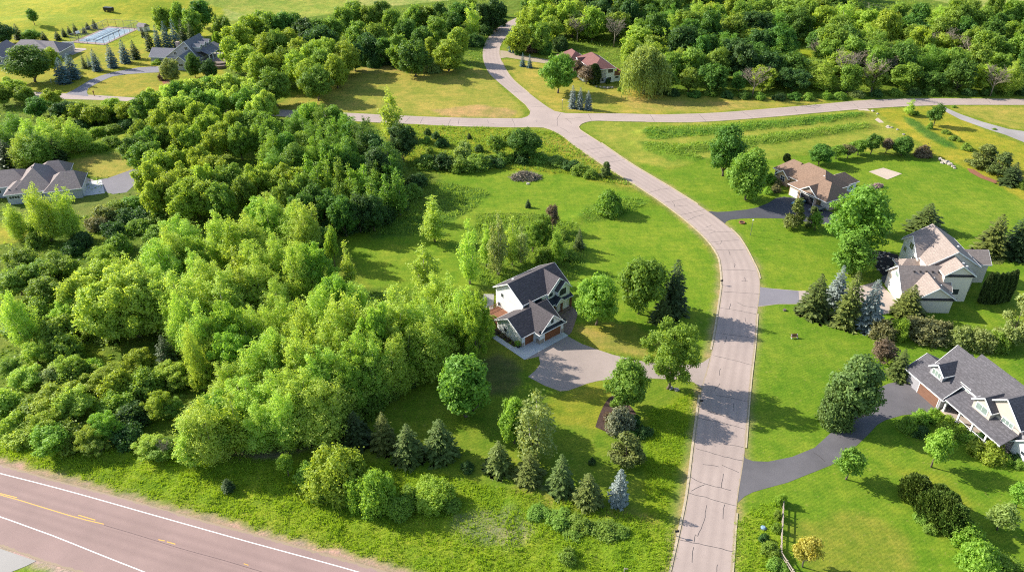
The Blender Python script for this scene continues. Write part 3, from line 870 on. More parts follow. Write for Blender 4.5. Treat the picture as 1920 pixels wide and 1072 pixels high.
def build_ground():
    me = bpy.data.meshes.new('ground')
    co = np.stack([GX, GY, relief], -1).reshape(-1, 3).astype(np.float32)
    idx = np.arange(nx_ * ny_).reshape(ny_, nx_)
    q = np.stack([idx[:-1, :-1], idx[:-1, 1:], idx[1:, 1:], idx[1:, :-1]], -1).reshape(-1, 4).astype(np.int32)
    me.vertices.add(len(co)); me.loops.add(q.size); me.polygons.add(len(q))
    me.vertices.foreach_set('co', co.reshape(-1))
    me.loops.foreach_set('vertex_index', q.reshape(-1))
    me.polygons.foreach_set('loop_start', np.arange(0, q.size, 4, dtype=np.int32))
    me.polygons.foreach_set('loop_total', np.full(len(q), 4, dtype=np.int32))
    me.polygons.foreach_set('use_smooth', np.ones(len(q), bool))
    me.update(calc_edges=True)
    at = me.color_attributes.new('cover', 'FLOAT_COLOR', 'POINT')
    at.data.foreach_set('color', np.concatenate([colr, tall[..., None]], -1).reshape(-1).astype(np.float32))
    m, nt, out = new_mat('ground_cover')
    co_ = N(nt, 'ShaderNodeTexCoord').outputs['Object']
    a = N(nt, 'ShaderNodeAttribute'); a.attribute_name = 'cover'
    col, tl = a.outputs['Color'], a.outputs['Alpha']
    big = ramp(nt, noise(nt, co_, 0.05, 4.0, 0.6), 0.38, 0.66)
    mid = ramp(nt, noise(nt, co_, 0.20, 5.0, 0.68), 0.40, 0.66)
    dk = ramp(nt, noise(nt, co_, 0.55, 5.0, 0.72), 0.44, 0.62)
    fine = ramp(nt, noise(nt, co_, 2.2, 5.0, 0.8), 0.32, 0.68)
    mow = ramp(nt, noise(nt, co_, 0.8, 4.0, 0.7, (0.13, 1.7, 1.0), 0.55), 0.40, 0.62)
    wv = N(nt, 'ShaderNodeTexWave', Scale=0.55, Distortion=5.0, Detail=3.0); wv.inputs['Detail Scale'].default_value = 0.35
    mpw = N(nt, 'ShaderNodeMapping'); mpw.inputs['Rotation'].default_value = (0, 0, 1.05); L(nt, co_, mpw.inputs['Vector']); L(nt, mpw.outputs[0], wv.inputs['Vector'])
    spk = ramp(nt, noise(nt, co_, 1.3, 2.0, 0.5), 0.64, 0.72)
    mow2 = ramp(nt, noise(nt, co_, 0.9, 4.0, 0.7, (1.6, 0.15, 1.0), 0.2), 0.42, 0.64)
    sp = N(nt, 'ShaderNodeSeparateColor'); L(nt, col, sp.inputs[0])
    gr = ramp(nt, mathn(nt, 'DIVIDE', sp.outputs[1], mathn(nt, 'ADD', sp.outputs[0], 0.001)), 0.72, 0.80)
    big = mathn(nt, 'MULTIPLY', big, gr); mid = mathn(nt, 'MULTIPLY', mid, gr); mow = mathn(nt, 'MULTIPLY', mow, gr)
    col = mixc(nt, mathn(nt, 'MULTIPLY', big, 0.85), col, mixc(nt, 1.0, col, (1.55, 1.20, 1.7), 'MULTIPLY'))
    col = mixc(nt, mathn(nt, 'MULTIPLY', mid, 0.75), col, mixc(nt, 1.0, col, (1.38, 1.14, 1.4), 'MULTIPLY'))
    col = mixc(nt, mathn(nt, 'MULTIPLY', dk, 0.62), col, mixc(nt, 1.0, col, (0.58, 0.74, 0.7), 'MULTIPLY'))
    col = mixc(nt, mathn(nt, 'MULTIPLY', mow, 0.55), col, mixc(nt, 1.0, col, (1.35, 1.18, 1.5), 'MULTIPLY'))
    col = mixc(nt, mathn(nt, 'MULTIPLY', mow2, 0.35), col, mixc(nt, 1.0, col, (0.72, 0.84, 0.8), 'MULTIPLY'))
    col = mixc(nt, mathn(nt, 'MULTIPLY', mathn(nt, 'MULTIPLY', wv.outputs['Fac'], gr), 0.5), col, mixc(nt, 1.0, col, (0.66, 0.79, 0.75), 'MULTIPLY'))
    col = mixc(nt, mathn(nt, 'MULTIPLY', mathn(nt, 'MULTIPLY', spk, gr), 0.5), col, (0.26, 0.25, 0.06))
    fd = mixc(nt, fine, mixc(nt, 1.0, col, (0.50, 0.60, 0.55), 'MULTIPLY'), mixc(nt, 1.0, col, (1.50, 1.36, 1.4), 'MULTIPLY'))
    col = mixc(nt, mathn(nt, 'ADD', mathn(nt, 'MULTIPLY', tl, 0.20), 0.80), col, fd)
    p = N(nt, 'ShaderNodeBsdfPrincipled', Roughness=0.9); p.inputs['Specular IOR Level'].default_value = 0.1
    L(nt, col, p.inputs['Base Color'])
    bn = N(nt, 'ShaderNodeBump', Distance=0.22)
    L(nt, mathn(nt, 'ADD', mathn(nt, 'MULTIPLY', tl, 0.5), 0.28), bn.inputs['Strength'])
    L(nt, fine, bn.inputs['Height']); L(nt, bn.outputs[0], p.inputs['Normal'])
    L(nt, p.outputs[0], out.inputs[0])
    me.materials.append(m)
    tag(link('ground', me), kind='structure')


build_ground()

# ------------------------------------------------------------------ paved surfaces
def asphalt(name, c, var, stripes=None, c2=None):
    m, nt, out = new_mat(name)
    co = N(nt, 'ShaderNodeTexCoord').outputs['Object']
    big = ramp(nt, noise(nt, co, 0.12, 4.0, 0.6), 0.3, 0.7)
    mid = ramp(nt, noise(nt, co, 0.9, 4.0, 0.7), 0.3, 0.7)
    fin = ramp(nt, noise(nt, co, 7.0, 3.0, 0.8), 0.3, 0.7)
    col = mixc(nt, big, tuple(x * (1 - var) for x in c), c2 or tuple(x * (1 + var) for x in c))
    col = mixc(nt, mathn(nt, 'MULTIPLY', mid, 0.35), col, mixc(nt, 1.0, col, (0.86, 0.85, 0.86), 'MULTIPLY'))
    col = mixc(nt, mathn(nt, 'MULTIPLY', fin, 0.3), col, mixc(nt, 1.0, col, (0.8, 0.8, 0.8), 'MULTIPLY'))
    st = ramp(nt, noise(nt, co, 0.5, 5.0, 0.75), 0.58, 0.72)
    col = mixc(nt, mathn(nt, 'MULTIPLY', st, 0.28), col, mixc(nt, 1.0, col, (0.74, 0.74, 0.76), 'MULTIPLY'))
    if stripes:
        at = N(nt, 'ShaderNodeAttribute'); at.attribute_name = 'across'
        lanes = None
        for s_, w_ in stripes:
            g_ = mathn(nt, 'SUBTRACT', 1.0, mathn(nt, 'DIVIDE', mathn(nt, 'ABSOLUTE', mathn(nt, 'SUBTRACT', at.outputs['Fac'], s_)), w_), True)
            lanes = g_ if lanes is None else mathn(nt, 'ADD', lanes, g_, True)
        lanes = mathn(nt, 'MULTIPLY', lanes, mathn(nt, 'ADD', mathn(nt, 'MULTIPLY', big, 0.6), 0.4))
        col = mixc(nt, mathn(nt, 'MULTIPLY', lanes, 0.5), col, mixc(nt, 1.0, col, (0.72, 0.71, 0.72), 'MULTIPLY'))
        edge = mathn(nt, 'GREATER_THAN', mathn(nt, 'ADD', mathn(nt, 'ABSOLUTE', mathn(nt, 'SUBTRACT', at.outputs['Fac'], 0.5)), mathn(nt, 'MULTIPLY', mid, 0.035)), 0.492)
        col = mixc(nt, mathn(nt, 'MULTIPLY', edge, 0.65), col, (0.33, 0.26, 0.15))
    p = N(nt, 'ShaderNodeBsdfPrincipled', Roughness=0.85); p.inputs['Specular IOR Level'].default_value = 0.3
    L(nt, col, p.inputs['Base Color'])
    bn = N(nt, 'ShaderNodeBump', Strength=0.3, Distance=0.02); L(nt, fin, bn.inputs['Height']); L(nt, bn.outputs[0], p.inputs['Normal'])
    L(nt, p.outputs[0], out.inputs[0])
    return m


M['road'] = asphalt('road_surface', (0.405, 0.318, 0.272), 0.10, [(0.2, 0.09), (0.4, 0.09), (0.6, 0.09), (0.8, 0.09)])
M['highway'] = asphalt('highway_surface', (0.315, 0.214, 0.188), 0.10, [(0.255, 0.05), (0.365, 0.05), (0.50, 0.05), (0.61, 0.05), (0.43, 0.015)])
M['drive_tan'] = asphalt('drive_tan', (0.355, 0.285, 0.245), 0.12)
M['asphalt_black'] = asphalt('asphalt_black', (0.075, 0.075, 0.085), 0.15)
M['asphalt_grey'] = asphalt('asphalt_grey', (0.130, 0.121, 0.125), 0.2)
M['asphalt_lilac'] = asphalt('asphalt_lilac', (0.215, 0.200, 0.215), 0.1)
M['drive_pink'] = asphalt('drive_pink', (0.42, 0.345, 0.29), 0.09)
M['gravel'] = asphalt('gravel', (0.33, 0.30, 0.28), 0.15)
M['concrete'] = asphalt('concrete', (0.36, 0.335, 0.305), 0.08)
M['pale_concrete'] = asphalt('pale_concrete', (0.58, 0.57, 0.55), 0.06)
M['sand'] = asphalt('sand', (0.50, 0.40, 0.31), 0.06)
M['kerb'] = plain('kerb_concrete', (0.46, 0.375, 0.25), 0.9, 0.35, 0.7, 4.0)
M['tar'] = plain('tar_seal', (0.075, 0.066, 0.064), 0.6, 0.2)
M['paint_white'] = plain('paint_white', (0.80, 0.79, 0.76), 0.6, 0.1, 2.0)
M['paint_yellow'] = plain('paint_yellow', (0.72, 0.40, 0.07), 0.6, 0.15, 2.0)

for nm_, mb_, mk_, ac_ in (('residential_road', road, 'road', ROAD_ACROSS), ('highway_road', highway, 'highway', HIGH_ACROSS)):
    o_ = tag(mb_.build(nm_, M[mk_]), kind='structure')
    o_.data.attributes.new('across', 'FLOAT', 'POINT').data.foreach_set('value', ac_)
for nm, (pts, mk, z) in PADS.items():
    mb = MB(); w = PADW[nm]
    if nm == 'sand_pit': mb.prism(w, 0.0, 0.06)
    else:
        ar = sum(w[i][0] * w[(i + 1) % len(w)][1] - w[(i + 1) % len(w)][0] * w[i][1] for i in range(len(w)))
        if ar < 0: w = w[::-1]
        mb.add([(x, y, z) for x, y in w], [tuple(range(len(w)))])
    tag(mb.build(nm, M[mk]), kind='structure')


def offset_line(pts, off):
    P = np.array(pts); T = np.gradient(P, axis=0); T /= np.linalg.norm(T, axis=1, keepdims=True)
    return P + np.stack([-T[:, 1], T[:, 0]], 1) * off


def kerb(lines, name):
    mb = MB()
    for pts, off, gaps in lines:
        P = resample(pts, max(8, int(np.sum(np.linalg.norm(np.diff(np.array(pts), axis=0), axis=1)) / 2.5)))
        a, b = offset_line(P, 0.03 * np.sign(off)), offset_line(P, off)
        segs, cur = [], []
        for i in range(len(P)):
            ix, iy = PX(P[i][0], P[i][1], 0)
            if any(x0 <= ix <= x1 and y0 <= iy <= y1 for x0, y0, x1, y1 in gaps):
                if len(cur) > 1: segs.append(cur)
                cur = []
            else: cur.append(i)
        if len(cur) > 1: segs.append(cur)
        for sg in segs:
            n = len(sg)
            vs = [(*a[i], 0.0) for i in sg] + [(*a[i], 0.10) for i in sg] + [(*b[i], 0.10) for i in sg] + [(*b[i], 0.0) for i in sg]
            fs = []
            for i in range(n - 1):
                for k in range(3):
                    fs.append((k * n + i, k * n + i + 1, (k + 1) * n + i + 1, (k + 1) * n + i))
            mb.add(vs, fs)
    tag(mb.build(name, M['kerb']), kind='structure')


kerb([(mr, -0.30, [(1300, 385, 1372, 428), (1400, 532, 1440, 580), (1370, 850, 1410, 948)]),
      (ml, 0.42, [(1300, 664, 1340, 735)]),
      (smooth(W([(1071, 268), (1058, 257), (1045, 249), (1032, 243), (1020, 239.5), (1000, 238.5), (960, 239)])), 0.3, []),
      (smooth(W([(1210, 229), (1150, 228), (1120, 227), (1104, 228.5), (1092, 232), (1086, 238), (1088, 243), (1100, 251), (1127, 268)])), -0.3, []),
      (er, -0.25, [(1755, 190, 1800, 205)]), (wr[:len(wr) // 2], 0.22, []), (ur, -0.2, [(925, 90, 950, 115)]),
      (smooth(W([(994, 209), (985, 197), (960, 176)])), -0.2, [])], 'road_kerb')

# cracks sealed with tar
CR = []
for x0, y0, lst in (
    (960, 804, [[(1380, 145), (1500, 180), (1560, 200), (1735, 238)], [(1430, 265), (1490, 268), (1550, 283)], [(1575, 270), (1700, 325)], [(1585, 335), (1578, 400), (1570, 440)], [(1340, 358), (1400, 395), (1450, 415), (1560, 440), (1640, 460)], [(1450, 415), (1390, 435), (1345, 465)], [(1300, 470), (1380, 495), (1450, 510), (1560, 545), (1690, 578)], [(1460, 570), (1440, 700), (1405, 775), (1385, 815), (1378, 795)], [(1595, 565), (1582, 620), (1582, 675)], [(1240, 825), (1370, 855), (1500, 880), (1655, 918)], [(1375, 790), (1365, 850)], [(1362, 885), (1350, 1000)], [(1540, 1015), (1535, 1090)], [(1585, 112), (1650, 118), (1735, 138)]]),
    (960, 536, [[(1590, 45), (1700, 50), (1858, 62)], [(1562, 165), (1700, 185), (1832, 212)], [(1640, 130), (1632, 175)], [(1685, 122), (1740, 150), (1835, 165)], [(1748, 235), (1750, 270)], [(1545, 355), (1690, 372), (1818, 393)], [(1605, 375), (1606, 400), (1595, 430)], [(1510, 520), (1640, 552), (1800, 592)], [(1565, 620), (1555, 640), (1557, 670)], [(1560, 730), (1520, 780)], [(1530, 818), (1640, 838), (1772, 868)], [(1660, 880), (1662, 935)], [(1500, 940), (1550, 962), (1590, 978)], [(1420, 920), (1490, 945), (1560, 970), (1660, 990)], [(1395, 990), (1560, 1022), (1748, 1072)]]),
    (960, 268, [[(560, 55), (620, 42), (690, 35)], [(590, 80), (660, 68)], [(650, 115), (720, 106), (780, 97)], [(725, 148), (850, 125)], [(1025, 375), (1110, 350), (1190, 340)], [(1145, 445), (1220, 435), (1310, 420)], [(1200, 440), (1222, 465), (1216, 475)], [(1216, 478), (1320, 468)], [(1265, 540), (1360, 520), (1445, 500)], [(1320, 580), (1360, 560), (1440, 537)], [(1450, 635), (1500, 617)], [(1410, 657), (1500, 655), (1540, 668), (1672, 670)], [(1490, 745), (1600, 735), (1700, 727)], [(1570, 735), (1568, 760), (1530, 757)], [(1528, 803), (1640, 805), (1765, 800)], [(1625, 805), (1635, 845)], [(1572, 950), (1690, 953), (1828, 957)], [(1663, 903), (1672, 905), (1670, 935)], [(1720, 1035), (1770, 1037)], [(1740, 1008), (1750, 1035)], [(1480, 680), (1530, 665)]]),
    (960, 0, [[(0, 890), (25, 950)], [(365, 852), (340, 890), (340, 950)], [(570, 857), (600, 910)], [(1035, 860), (1070, 915)], [(1405, 860), (1460, 917)], [(1730, 843), (1810, 890)], [(400, 890), (425, 905), (450, 930)], [(400, 895), (560, 880)], [(10, 690), (100, 685)], [(130, 805), (250, 800)], [(350, 955), (390, 970), (430, 1000)], [(450, 1040), (560, 1020)], [(170, 905), (190, 900), (185, 915)]]),
    (480, 0, [[(1155, 880), (1115, 920)], [(1255, 880), (1230, 928)], [(1465, 893), (1440, 935)], [(1525, 893), (1515, 938)], [(1738, 900), (1742, 925), (1790, 930)]]),
    (1440, 0, [[(500, 785), (550, 825)], [(640, 780), (680, 812)], [(740, 770), (800, 805)], [(1110, 757), (1170, 795)], [(1640, 747), (1670, 775)], [(195, 810), (215, 835)]]),
):
    for pl in lst: CR.append(crop(x0, y0, pl))
CR.append([(1525, 848), (1540, 858), (1547, 865)])
seal = MB()
rc = np.random.default_rng(5)
for pl in CR:
    P = np.array(W(pl)); n = max(4, int(np.sum(np.linalg.norm(np.diff(P, axis=0), axis=1)) / 0.7))
    P = resample(P, n); P[1:-1] += rc.normal(size=(n - 2, 2)) * 0.05
    wd = 0.046 * (0.8 + 0.4 * rc.random((n, 1)))
    T = np.gradient(P, axis=0); T /= np.linalg.norm(T, axis=1, keepdims=True); Nn = np.stack([-T[:, 1], T[:, 0]], 1)
    ribbon(seal, P + Nn * wd, P - Nn * wd, Zr + 0.006)
tag(seal.build('road_crack_marking', M['tar']), kind='structure')

# highway paint
def paint(pts_px, wd, z=0.026, a=0.0, b=1.0, ext=(0, 0)):
    P = smooth(W(pts_px)); P = resample(extend(P, *ext) if any(ext) else P, 40)
    ribbon(MBp, offset_line(P, wd / 2), offset_line(P, -wd / 2), z)


MBp = MB()
paint([(-60, 871), (0, 887), (75, 906), (150, 926), (270, 960), (380, 991), (480, 1019), (580, 1046), (670, 1071), (760, 1098)], 0.16, ext=(120, 0))
paint([(-60, 949), (0, 968), (50, 986), (100, 1004), (200, 1044), (269, 1071), (340, 1100)], 0.16, ext=(120, 0))
tag(MBp.build('white_road_marking', M['paint_white']), kind='structure')
MBp = MB()
paint([(-60, 908), (0, 927), (36, 937), (75, 949), (145, 970), (195, 982)], 0.14, ext=(100, 0))
paint([(-30, 918), (0, 924.5), (32, 932.5)], 0.15)
paint([(147, 965), (162, 969.5), (179, 974.5)], 0.15)
paint([(297, 1011), (309, 1013.5)], 0.15); paint([(313, 1015), (329, 1019.5)], 0.15); paint([(457, 1056), (466, 1059)], 0.12)
tag(MBp.build('yellow_road_marking', M['paint_yellow']), kind='structure')
MBp = MB()
paint([(195, 984), (260, 1003), (340, 1028), (420, 1050), (480, 1068), (560, 1092)], 0.09)
tag(MBp.build('road_seam_marking', plain('seam', (0.15, 0.10, 0.095), 0.8)), kind='structure')
# ------------------------------------------------------------------ houses
M['glass'] = plain('window_glass', (0.045, 0.055, 0.065), 0.08, 0.3, 0.8, 3.0, spec=0.6)
M['pale_glass'] = plain('pale_window_glass', (0.22, 0.28, 0.25), 0.1, 0.3, 0.8, 3.0, spec=0.6)
M['white_trim'] = plain('white_trim', (0.80, 0.79, 0.77), 0.5, 0.08)
M['dark_trim'] = plain('dark_trim', (0.05, 0.045, 0.045), 0.5, 0.1)
M['wood_door'] = plain('wood_door', (0.24, 0.085, 0.035), 0.5, 0.3, 0.6, 6.0, stretch=(1, 1, 6))
M['brown_door'] = plain('brown_door', (0.20, 0.105, 0.07), 0.5, 0.25, 0.6, 6.0, stretch=(1, 1, 6))
M['white_door'] = siding('white_door', (0.72, 0.70, 0.66), 2.0)
M['stone'] = plain('stone_veneer', (0.40, 0.32, 0.26), 0.85, 0.55, 1.6, 5.0)
M['rail_wood'] = plain('rail_wood', (0.23, 0.10, 0.055), 0.7, 0.35, 1.0, 6.0)
M['grey_wood'] = plain('grey_wood', (0.40, 0.33, 0.27), 0.8, 0.3, 1.0, 6.0)
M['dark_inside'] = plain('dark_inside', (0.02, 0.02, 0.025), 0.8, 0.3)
M['brick'] = plain('tan_brick', (0.47, 0.33, 0.21), 0.85, 0.35, 2.0, 6.0)
M['pavers'] = plain('pavers', (0.25, 0.17, 0.145), 0.85, 0.4, 1.5, 5.0)
M['black'] = plain('black_plastic', (0.018, 0.018, 0.02), 0.4, 0.2)
M['metal'] = plain('grey_metal', (0.25, 0.25, 0.26), 0.4, 0.2, metallic=0.6)


class House:
    def __init__(s, name, label, px, ang, z=0.0, cat='house', org=None):
        o = org or G(*px)
        s.root = empty(name, (o[0], o[1], 0), math.radians(ang), label, cat)
        s.parts = {}
        s.o, s.a = o, math.radians(ang)

    def mb(s, part, mat):
        return s.parts.setdefault((part, mat), MB())

    def gable(s, axis, a0, a1, b0, b1, ze, zr, wall, roof, trim='white_trim', oh=0.45, bm=None, z0=-0.15, t=0.17, oa=None):
        bm = (b0 + b1) / 2 if bm is None else bm
        oa = oh if oa is None else oa
        cv = (lambda a, b, z: (a, b, z)) if axis == 'u' else (lambda a, b, z: (b, a, z))
        flip = axis != 'u'
        fl = lambda fs: [f[::-1] for f in fs] if flip else fs
        prof = [(b0, z0), (b1, z0), (b1, ze), (bm, zr), (b0, ze)]
        vs = [cv(a0, b, z) for b, z in prof] + [cv(a1, b, z) for b, z in prof]
        fs = [(4, 3, 2, 1, 0), (5, 6, 7, 8, 9)] + [(i, (i + 1) % 5, 5 + (i + 1) % 5, 5 + i) for i in range(5)]
        fs = [f[::-1] for f in fs]
        s.mb('wall', wall).add(vs, fl(fs))
        s0, s1 = (zr - ze) / (bm - b0), (zr - ze) / (b1 - bm)
        e0, e1 = (b0 - oh, ze - oh * s0 + 0.004), (b1 + oh, ze - oh * s1 + 0.004); rg = (bm, zr + 0.004)
        A0, A1 = a0 - oa, a1 + oa
        pr = [e0, rg, e1, (e1[0], e1[1] + t), (bm, zr + t * 1.15), (e0[0], e0[1] + t)]
        vs = [cv(A0, b, z) for b, z in pr] + [cv(A1, b, z) for b, z in pr]
        fs = [(0, 1, 4, 5), (1, 2, 3, 4), (11, 10, 7, 6), (10, 9, 8, 7), (0, 6, 7, 1), (1, 7, 8, 2), (2, 8, 9, 3), (3, 9, 10, 4), (4, 10, 11, 5), (5, 11, 6, 0)]
        s.mb('roof', roof).add(vs, fl(fs))
        if trim:
            tm = s.mb('trim', trim)
            for (b, z) in (e0, e1):
                bb = b + (-0.03 if b < bm else 0.03)
                tm.beam(cv(A0, bb, z + t * 0.4), cv(A1, bb, z + t * 0.4), 0.06, 0.22)
            for A in (A0 - 0.03, A1 + 0.03):
                for (b, z) in (e0, e1):
                    tm.beam(cv(A, b, z + t * 0.35), cv(A, bm, zr + t * 0.35), 0.06, 0.24)

    def hip(s, u0, u1, v0, v1, ze, zr, r0, r1, wall, roof, axis='u', trim='white_trim', oh=0.5, z0=-0.15, rb=None, t=0.16):
        """r0..r1 = ridge ends along the axis."""
        if wall: s.mb('wall', wall).prism([(u0 + oh, v0 + oh), (u1 - oh, v0 + oh), (u1 - oh, v1 - oh), (u0 + oh, v1 - oh)], z0, ze + 0.05)
        if axis == 'u':
            m = (v0 + v1) / 2 if rb is None else rb; R0, R1 = (r0, m), (r1, m)
            q = lambda zz: [(u0, v0, zz), (u1, v0, zz), (u1, v1, zz), (u0, v1, zz)]
        else:
            m = (u0 + u1) / 2 if rb is None else rb; R0, R1 = (m, r0), (m, r1)
            q = lambda zz: [(u0, v0, zz), (u1, v0, zz), (u1, v1, zz), (u0, v1, zz)]
        vs = q(ze) + q(ze + t) + [(*R0, zr), (*R1, zr)]
        fs = [(3, 2, 1, 0)] + [(i, (i + 1) % 4, 4 + (i + 1) % 4, 4 + i) for i in range(4)]
        if axis == 'u': fs += [(4, 5, 9, 8), (6, 7, 8, 9), (5, 6, 9), (7, 4, 8)]
        else: fs += [(4, 5, 8), (5, 6, 9, 8), (6, 7, 9), (7, 4, 8, 9)]
        s.mb('roof', roof).add(vs, fs)
        if trim:
            tm = s.mb('trim', trim); c = q(ze + t * 0.45)
            d = [(-0.03, -0.03), (0.03, -0.03), (0.03, 0.03), (-0.03, 0.03)]
            c = [(p[0] + e[0], p[1] + e[1], p[2]) for p, e in zip(c, d)]
            for i in range(4): tm.beam(c[i], c[(i + 1) % 4], 0.06, 0.2)

    def lean(s, q, roof, t=0.14, trim='white_trim', part='roof'):
        """Sloping slab from four top corners (counter-clockwise from above)."""
        vs = [(x, y, z - t) for x, y, z in q] + list(q)
        s.mb(part, roof).add(vs, [(3, 2, 1, 0), (4, 5, 6, 7), (0, 1, 5, 4), (1, 2, 6, 5), (2, 3, 7, 6), (3, 0, 4, 7)])
        if trim:
            dx, dy = q[0][0] - q[3][0], q[0][1] - q[3][1]; l = math.hypot(dx, dy) or 1
            e = (dx / l * 0.035, dy / l * 0.035)
            s.mb('trim', trim).beam((q[0][0] + e[0], q[0][1] + e[1], q[0][2] - t * 0.5), (q[1][0] + e[0], q[1][1] + e[1], q[1][2] - t * 0.5), 0.06, 0.2)

    def fm(s, face, c):
        return {'v-': lambda a, z, d: (a, c - d, z), 'v+': lambda a, z, d: (a, c + d, z), 'u-': lambda a, z, d: (c - d, a, z), 'u+': lambda a, z, d: (c + d, a, z)}[face]

    def window(s, face, c, a, z, w, h, nx=2, ny=1, frame='white_trim', glass='glass', fb=0.09):
        f = s.fm(face, c); mb = MB(); x0, x1, z0, z1 = a - w / 2, a + w / 2, z - h / 2, z + h / 2
        for bx in ((x0 - fb, x0, z0 - fb, z1 + fb), (x1, x1 + fb, z0 - fb, z1 + fb), (x0, x1, z0 - fb, z0), (x0, x1, z1, z1 + fb)):
            mb.box(f(bx[0], bx[2], -0.02), f(bx[1], bx[3], 0.06))
        for i in range(1, nx):
            x = x0 + w * i / nx; mb.box(f(x - 0.03, z0, -0.02), f(x + 0.03, z1, 0.05))
        for i in range(1, ny):
            zz = z0 + h * i / ny; mb.box(f(x0, zz - 0.02, -0.02), f(x1, zz + 0.02, 0.045))
        wd = mb.build('window', M[frame], s.root)
        MB().box(f(x0, z0, -0.01), f(x1, z1, 0.025)).build('pane', M[glass], wd)

    def door(s, face, c, a0, a1, h, mat='wood_door', name='garage_door', rows=4, trim='white_trim', z0=0.02):
        f = s.fm(face, c); mb = MB()
        for i in range(rows):
            zb = z0 + (h - z0) * i / rows
            mb.box(f(a0, zb + 0.015, -0.02), f(a1, zb + (h - z0) / rows - 0.015, 0.045))
        mb.box(f(a0, z0, -0.02), f(a1, h, 0.025))
        d = mb.build(name, M[mat], s.root)
        fr = MB()
        for bx in ((a0 - 0.13, a0 - 0.002, z0, h + 0.13), (a1 + 0.002, a1 + 0.13, z0, h + 0.13), (a0 - 0.002, a1 + 0.002, h + 0.002, h + 0.13)):
            fr.box(f(bx[0], bx[2], -0.02), f(bx[1], bx[3], 0.07))
        fr.build('door_frame', M[trim], d)
        return d

    def vents(s, pts, mat='dark_trim', name='roof_vent'):
        for (u, v, z) in pts:
            MB().box((u - 0.2, v - 0.2, z - 0.2), (u + 0.2, v + 0.2, z + 0.22)).build(name, M[mat], s.root)

    def posts(s, pts, z0, z1, w=0.22, mat='white_trim', name='porch_post'):
        for (u, v) in pts:
            MB().box((u - w / 2, v - w / 2, z0), (u + w / 2, v + w / 2, z1)).box((u - w * 0.7, v - w * 0.7, z0), (u + w * 0.7, v + w * 0.7, z0 + 0.25)).box((u - w * 0.7, v - w * 0.7, z1 - 0.2), (u + w * 0.7, v + w * 0.7, z1)).build(name, M[mat], s.root)

    def done(s):
        names = {'wall': 'wall', 'roof': 'roof', 'trim': 'trim'}
        for (part, mat), mb in s.parts.items():
            mb.build(names.get(part, part), M[mat], s.root)

    def pt(s, u, v):
        return (s.o[0] + u * math.cos(s.a) - v * math.sin(s.a), s.o[1] + u * math.sin(s.a) + v * math.cos(s.a))


def flat_poly(name, poly, z, mat, thick=None):
    mb = MB()
    if thick: mb.prism(poly, 0.0, z)
    else:
        ar = sum(poly[i][0] * poly[(i + 1) % len(poly)][1] - poly[(i + 1) % len(poly)][0] * poly[i][1] for i in range(len(poly)))
        p = poly if ar > 0 else poly[::-1]
        mb.add([(x, y, z) for x, y in p], [tuple(range(len(p)))])
    return tag(mb.build(name, M[mat]), kind='structure')


# ---- A: the white farmhouse in the middle
M['white_siding'] = siding('white_siding', (0.80, 0.79, 0.77), 6.0, 0.05)
M['charcoal_roof'] = shingle('charcoal_roof', (0.078, 0.068, 0.073))
M['black_metal_roof'] = plain('black_metal_roof', (0.030, 0.034, 0.042), 0.45, 0.2)
h = House('white_farmhouse', 'white farmhouse with charcoal roofs, wooden garage doors and a front porch', (890 + 690 / 5.359, 480 + 850 / 5.36), 40.8)
ws, rf = 'white_siding', 'charcoal_roof'
h.gable('u', -4.85, 5.35, 1.3, 9.2, 2.75, 5.1, ws, rf)
h.gable('v', -0.35, 6.5, -1.35, 5.4, 2.80, 5.85, ws, rf)
h.gable('u', 0.3, 13.1, 6.8, 15.8, 5.75, 8.55, ws, rf)
h.gable('v', 6.4, 11.0, 7.2, 13.0, 5.80, 8.45, ws, rf)
h.gable('v', 5.55, 7.2, 9.3, 12.9, 5.70, 7.45, ws, rf, oh=0.35)
h.lean([(3.9, 4.9, 3.2), (13.5, 4.9, 3.2), (13.5, 6.85, 4.25), (3.9, 6.85, 4.25)], 'black_metal_roof')
h.gable('v', 4.75, 6.6, 8.1, 10.6, 3.05, 4.25, ws, 'black_metal_roof', oh=0.25, z0=2.85)
h.lean([(-1.7, -0.98, 2.85), (5.75, -0.98, 2.85), (5.75, -0.33, 3.30), (-1.7, -0.33, 3.30)], 'black_metal_roof')
h.posts([(8.3, 5.25), (10.3, 5.25), (13.1, 5.25), (4.6, 5.25)], 0.0, 3.05, 0.34, 'rail_wood')
h.mb('porch_floor', 'pavers').box((3.9, 4.7, -0.05), (13.4, 6.78, 0.22))
h.door('v-', -0.35, 0.02, 4.55, 2.2); h.door('v-', 1.3, -4.05, -1.66, 2.2)
h.door('v-', 6.8, 9.0, 10.0, 2.3, 'rail_wood', 'front_door', 2)
for a, z, w, hh, n in ((2.05, 4.3, 0.75, 1.1, 1),): h.window('v-', -0.35, a, z, w, hh, n)
h.window('v-', 5.55, 10.75, 5.0, 1.7, 1.35, 2, 2, 'dark_trim')
h.window('v-', 6.8, 5.15, 4.95, 0.75, 0.95, 1, 1, 'dark_trim'); h.window('v-', 6.8, 4.2, 4.95, 0.75, 0.95, 1, 1, 'dark_trim')
h.window('v-', 6.4, 8.0, 5.0, 0.8, 0.8, 2, 1, 'dark_trim'); h.window('v-', 6.8, 6.0, 1.6, 1.6, 1.4, 2); h.window('v-', 6.8, 11.8, 1.6, 1.6, 1.4, 2)
h.window('u-', 0.3, 14.6, 1.7, 0.75, 1.0, 1); h.window('u-', 0.3, 13.6, 4.5, 0.7, 0.9, 1)
h.window('u+', 13.1, 11.0, 4.6, 1.4, 1.2, 2); h.window('u-', -4.85, 6.5, 1.5, 0.9, 0.9, 1)
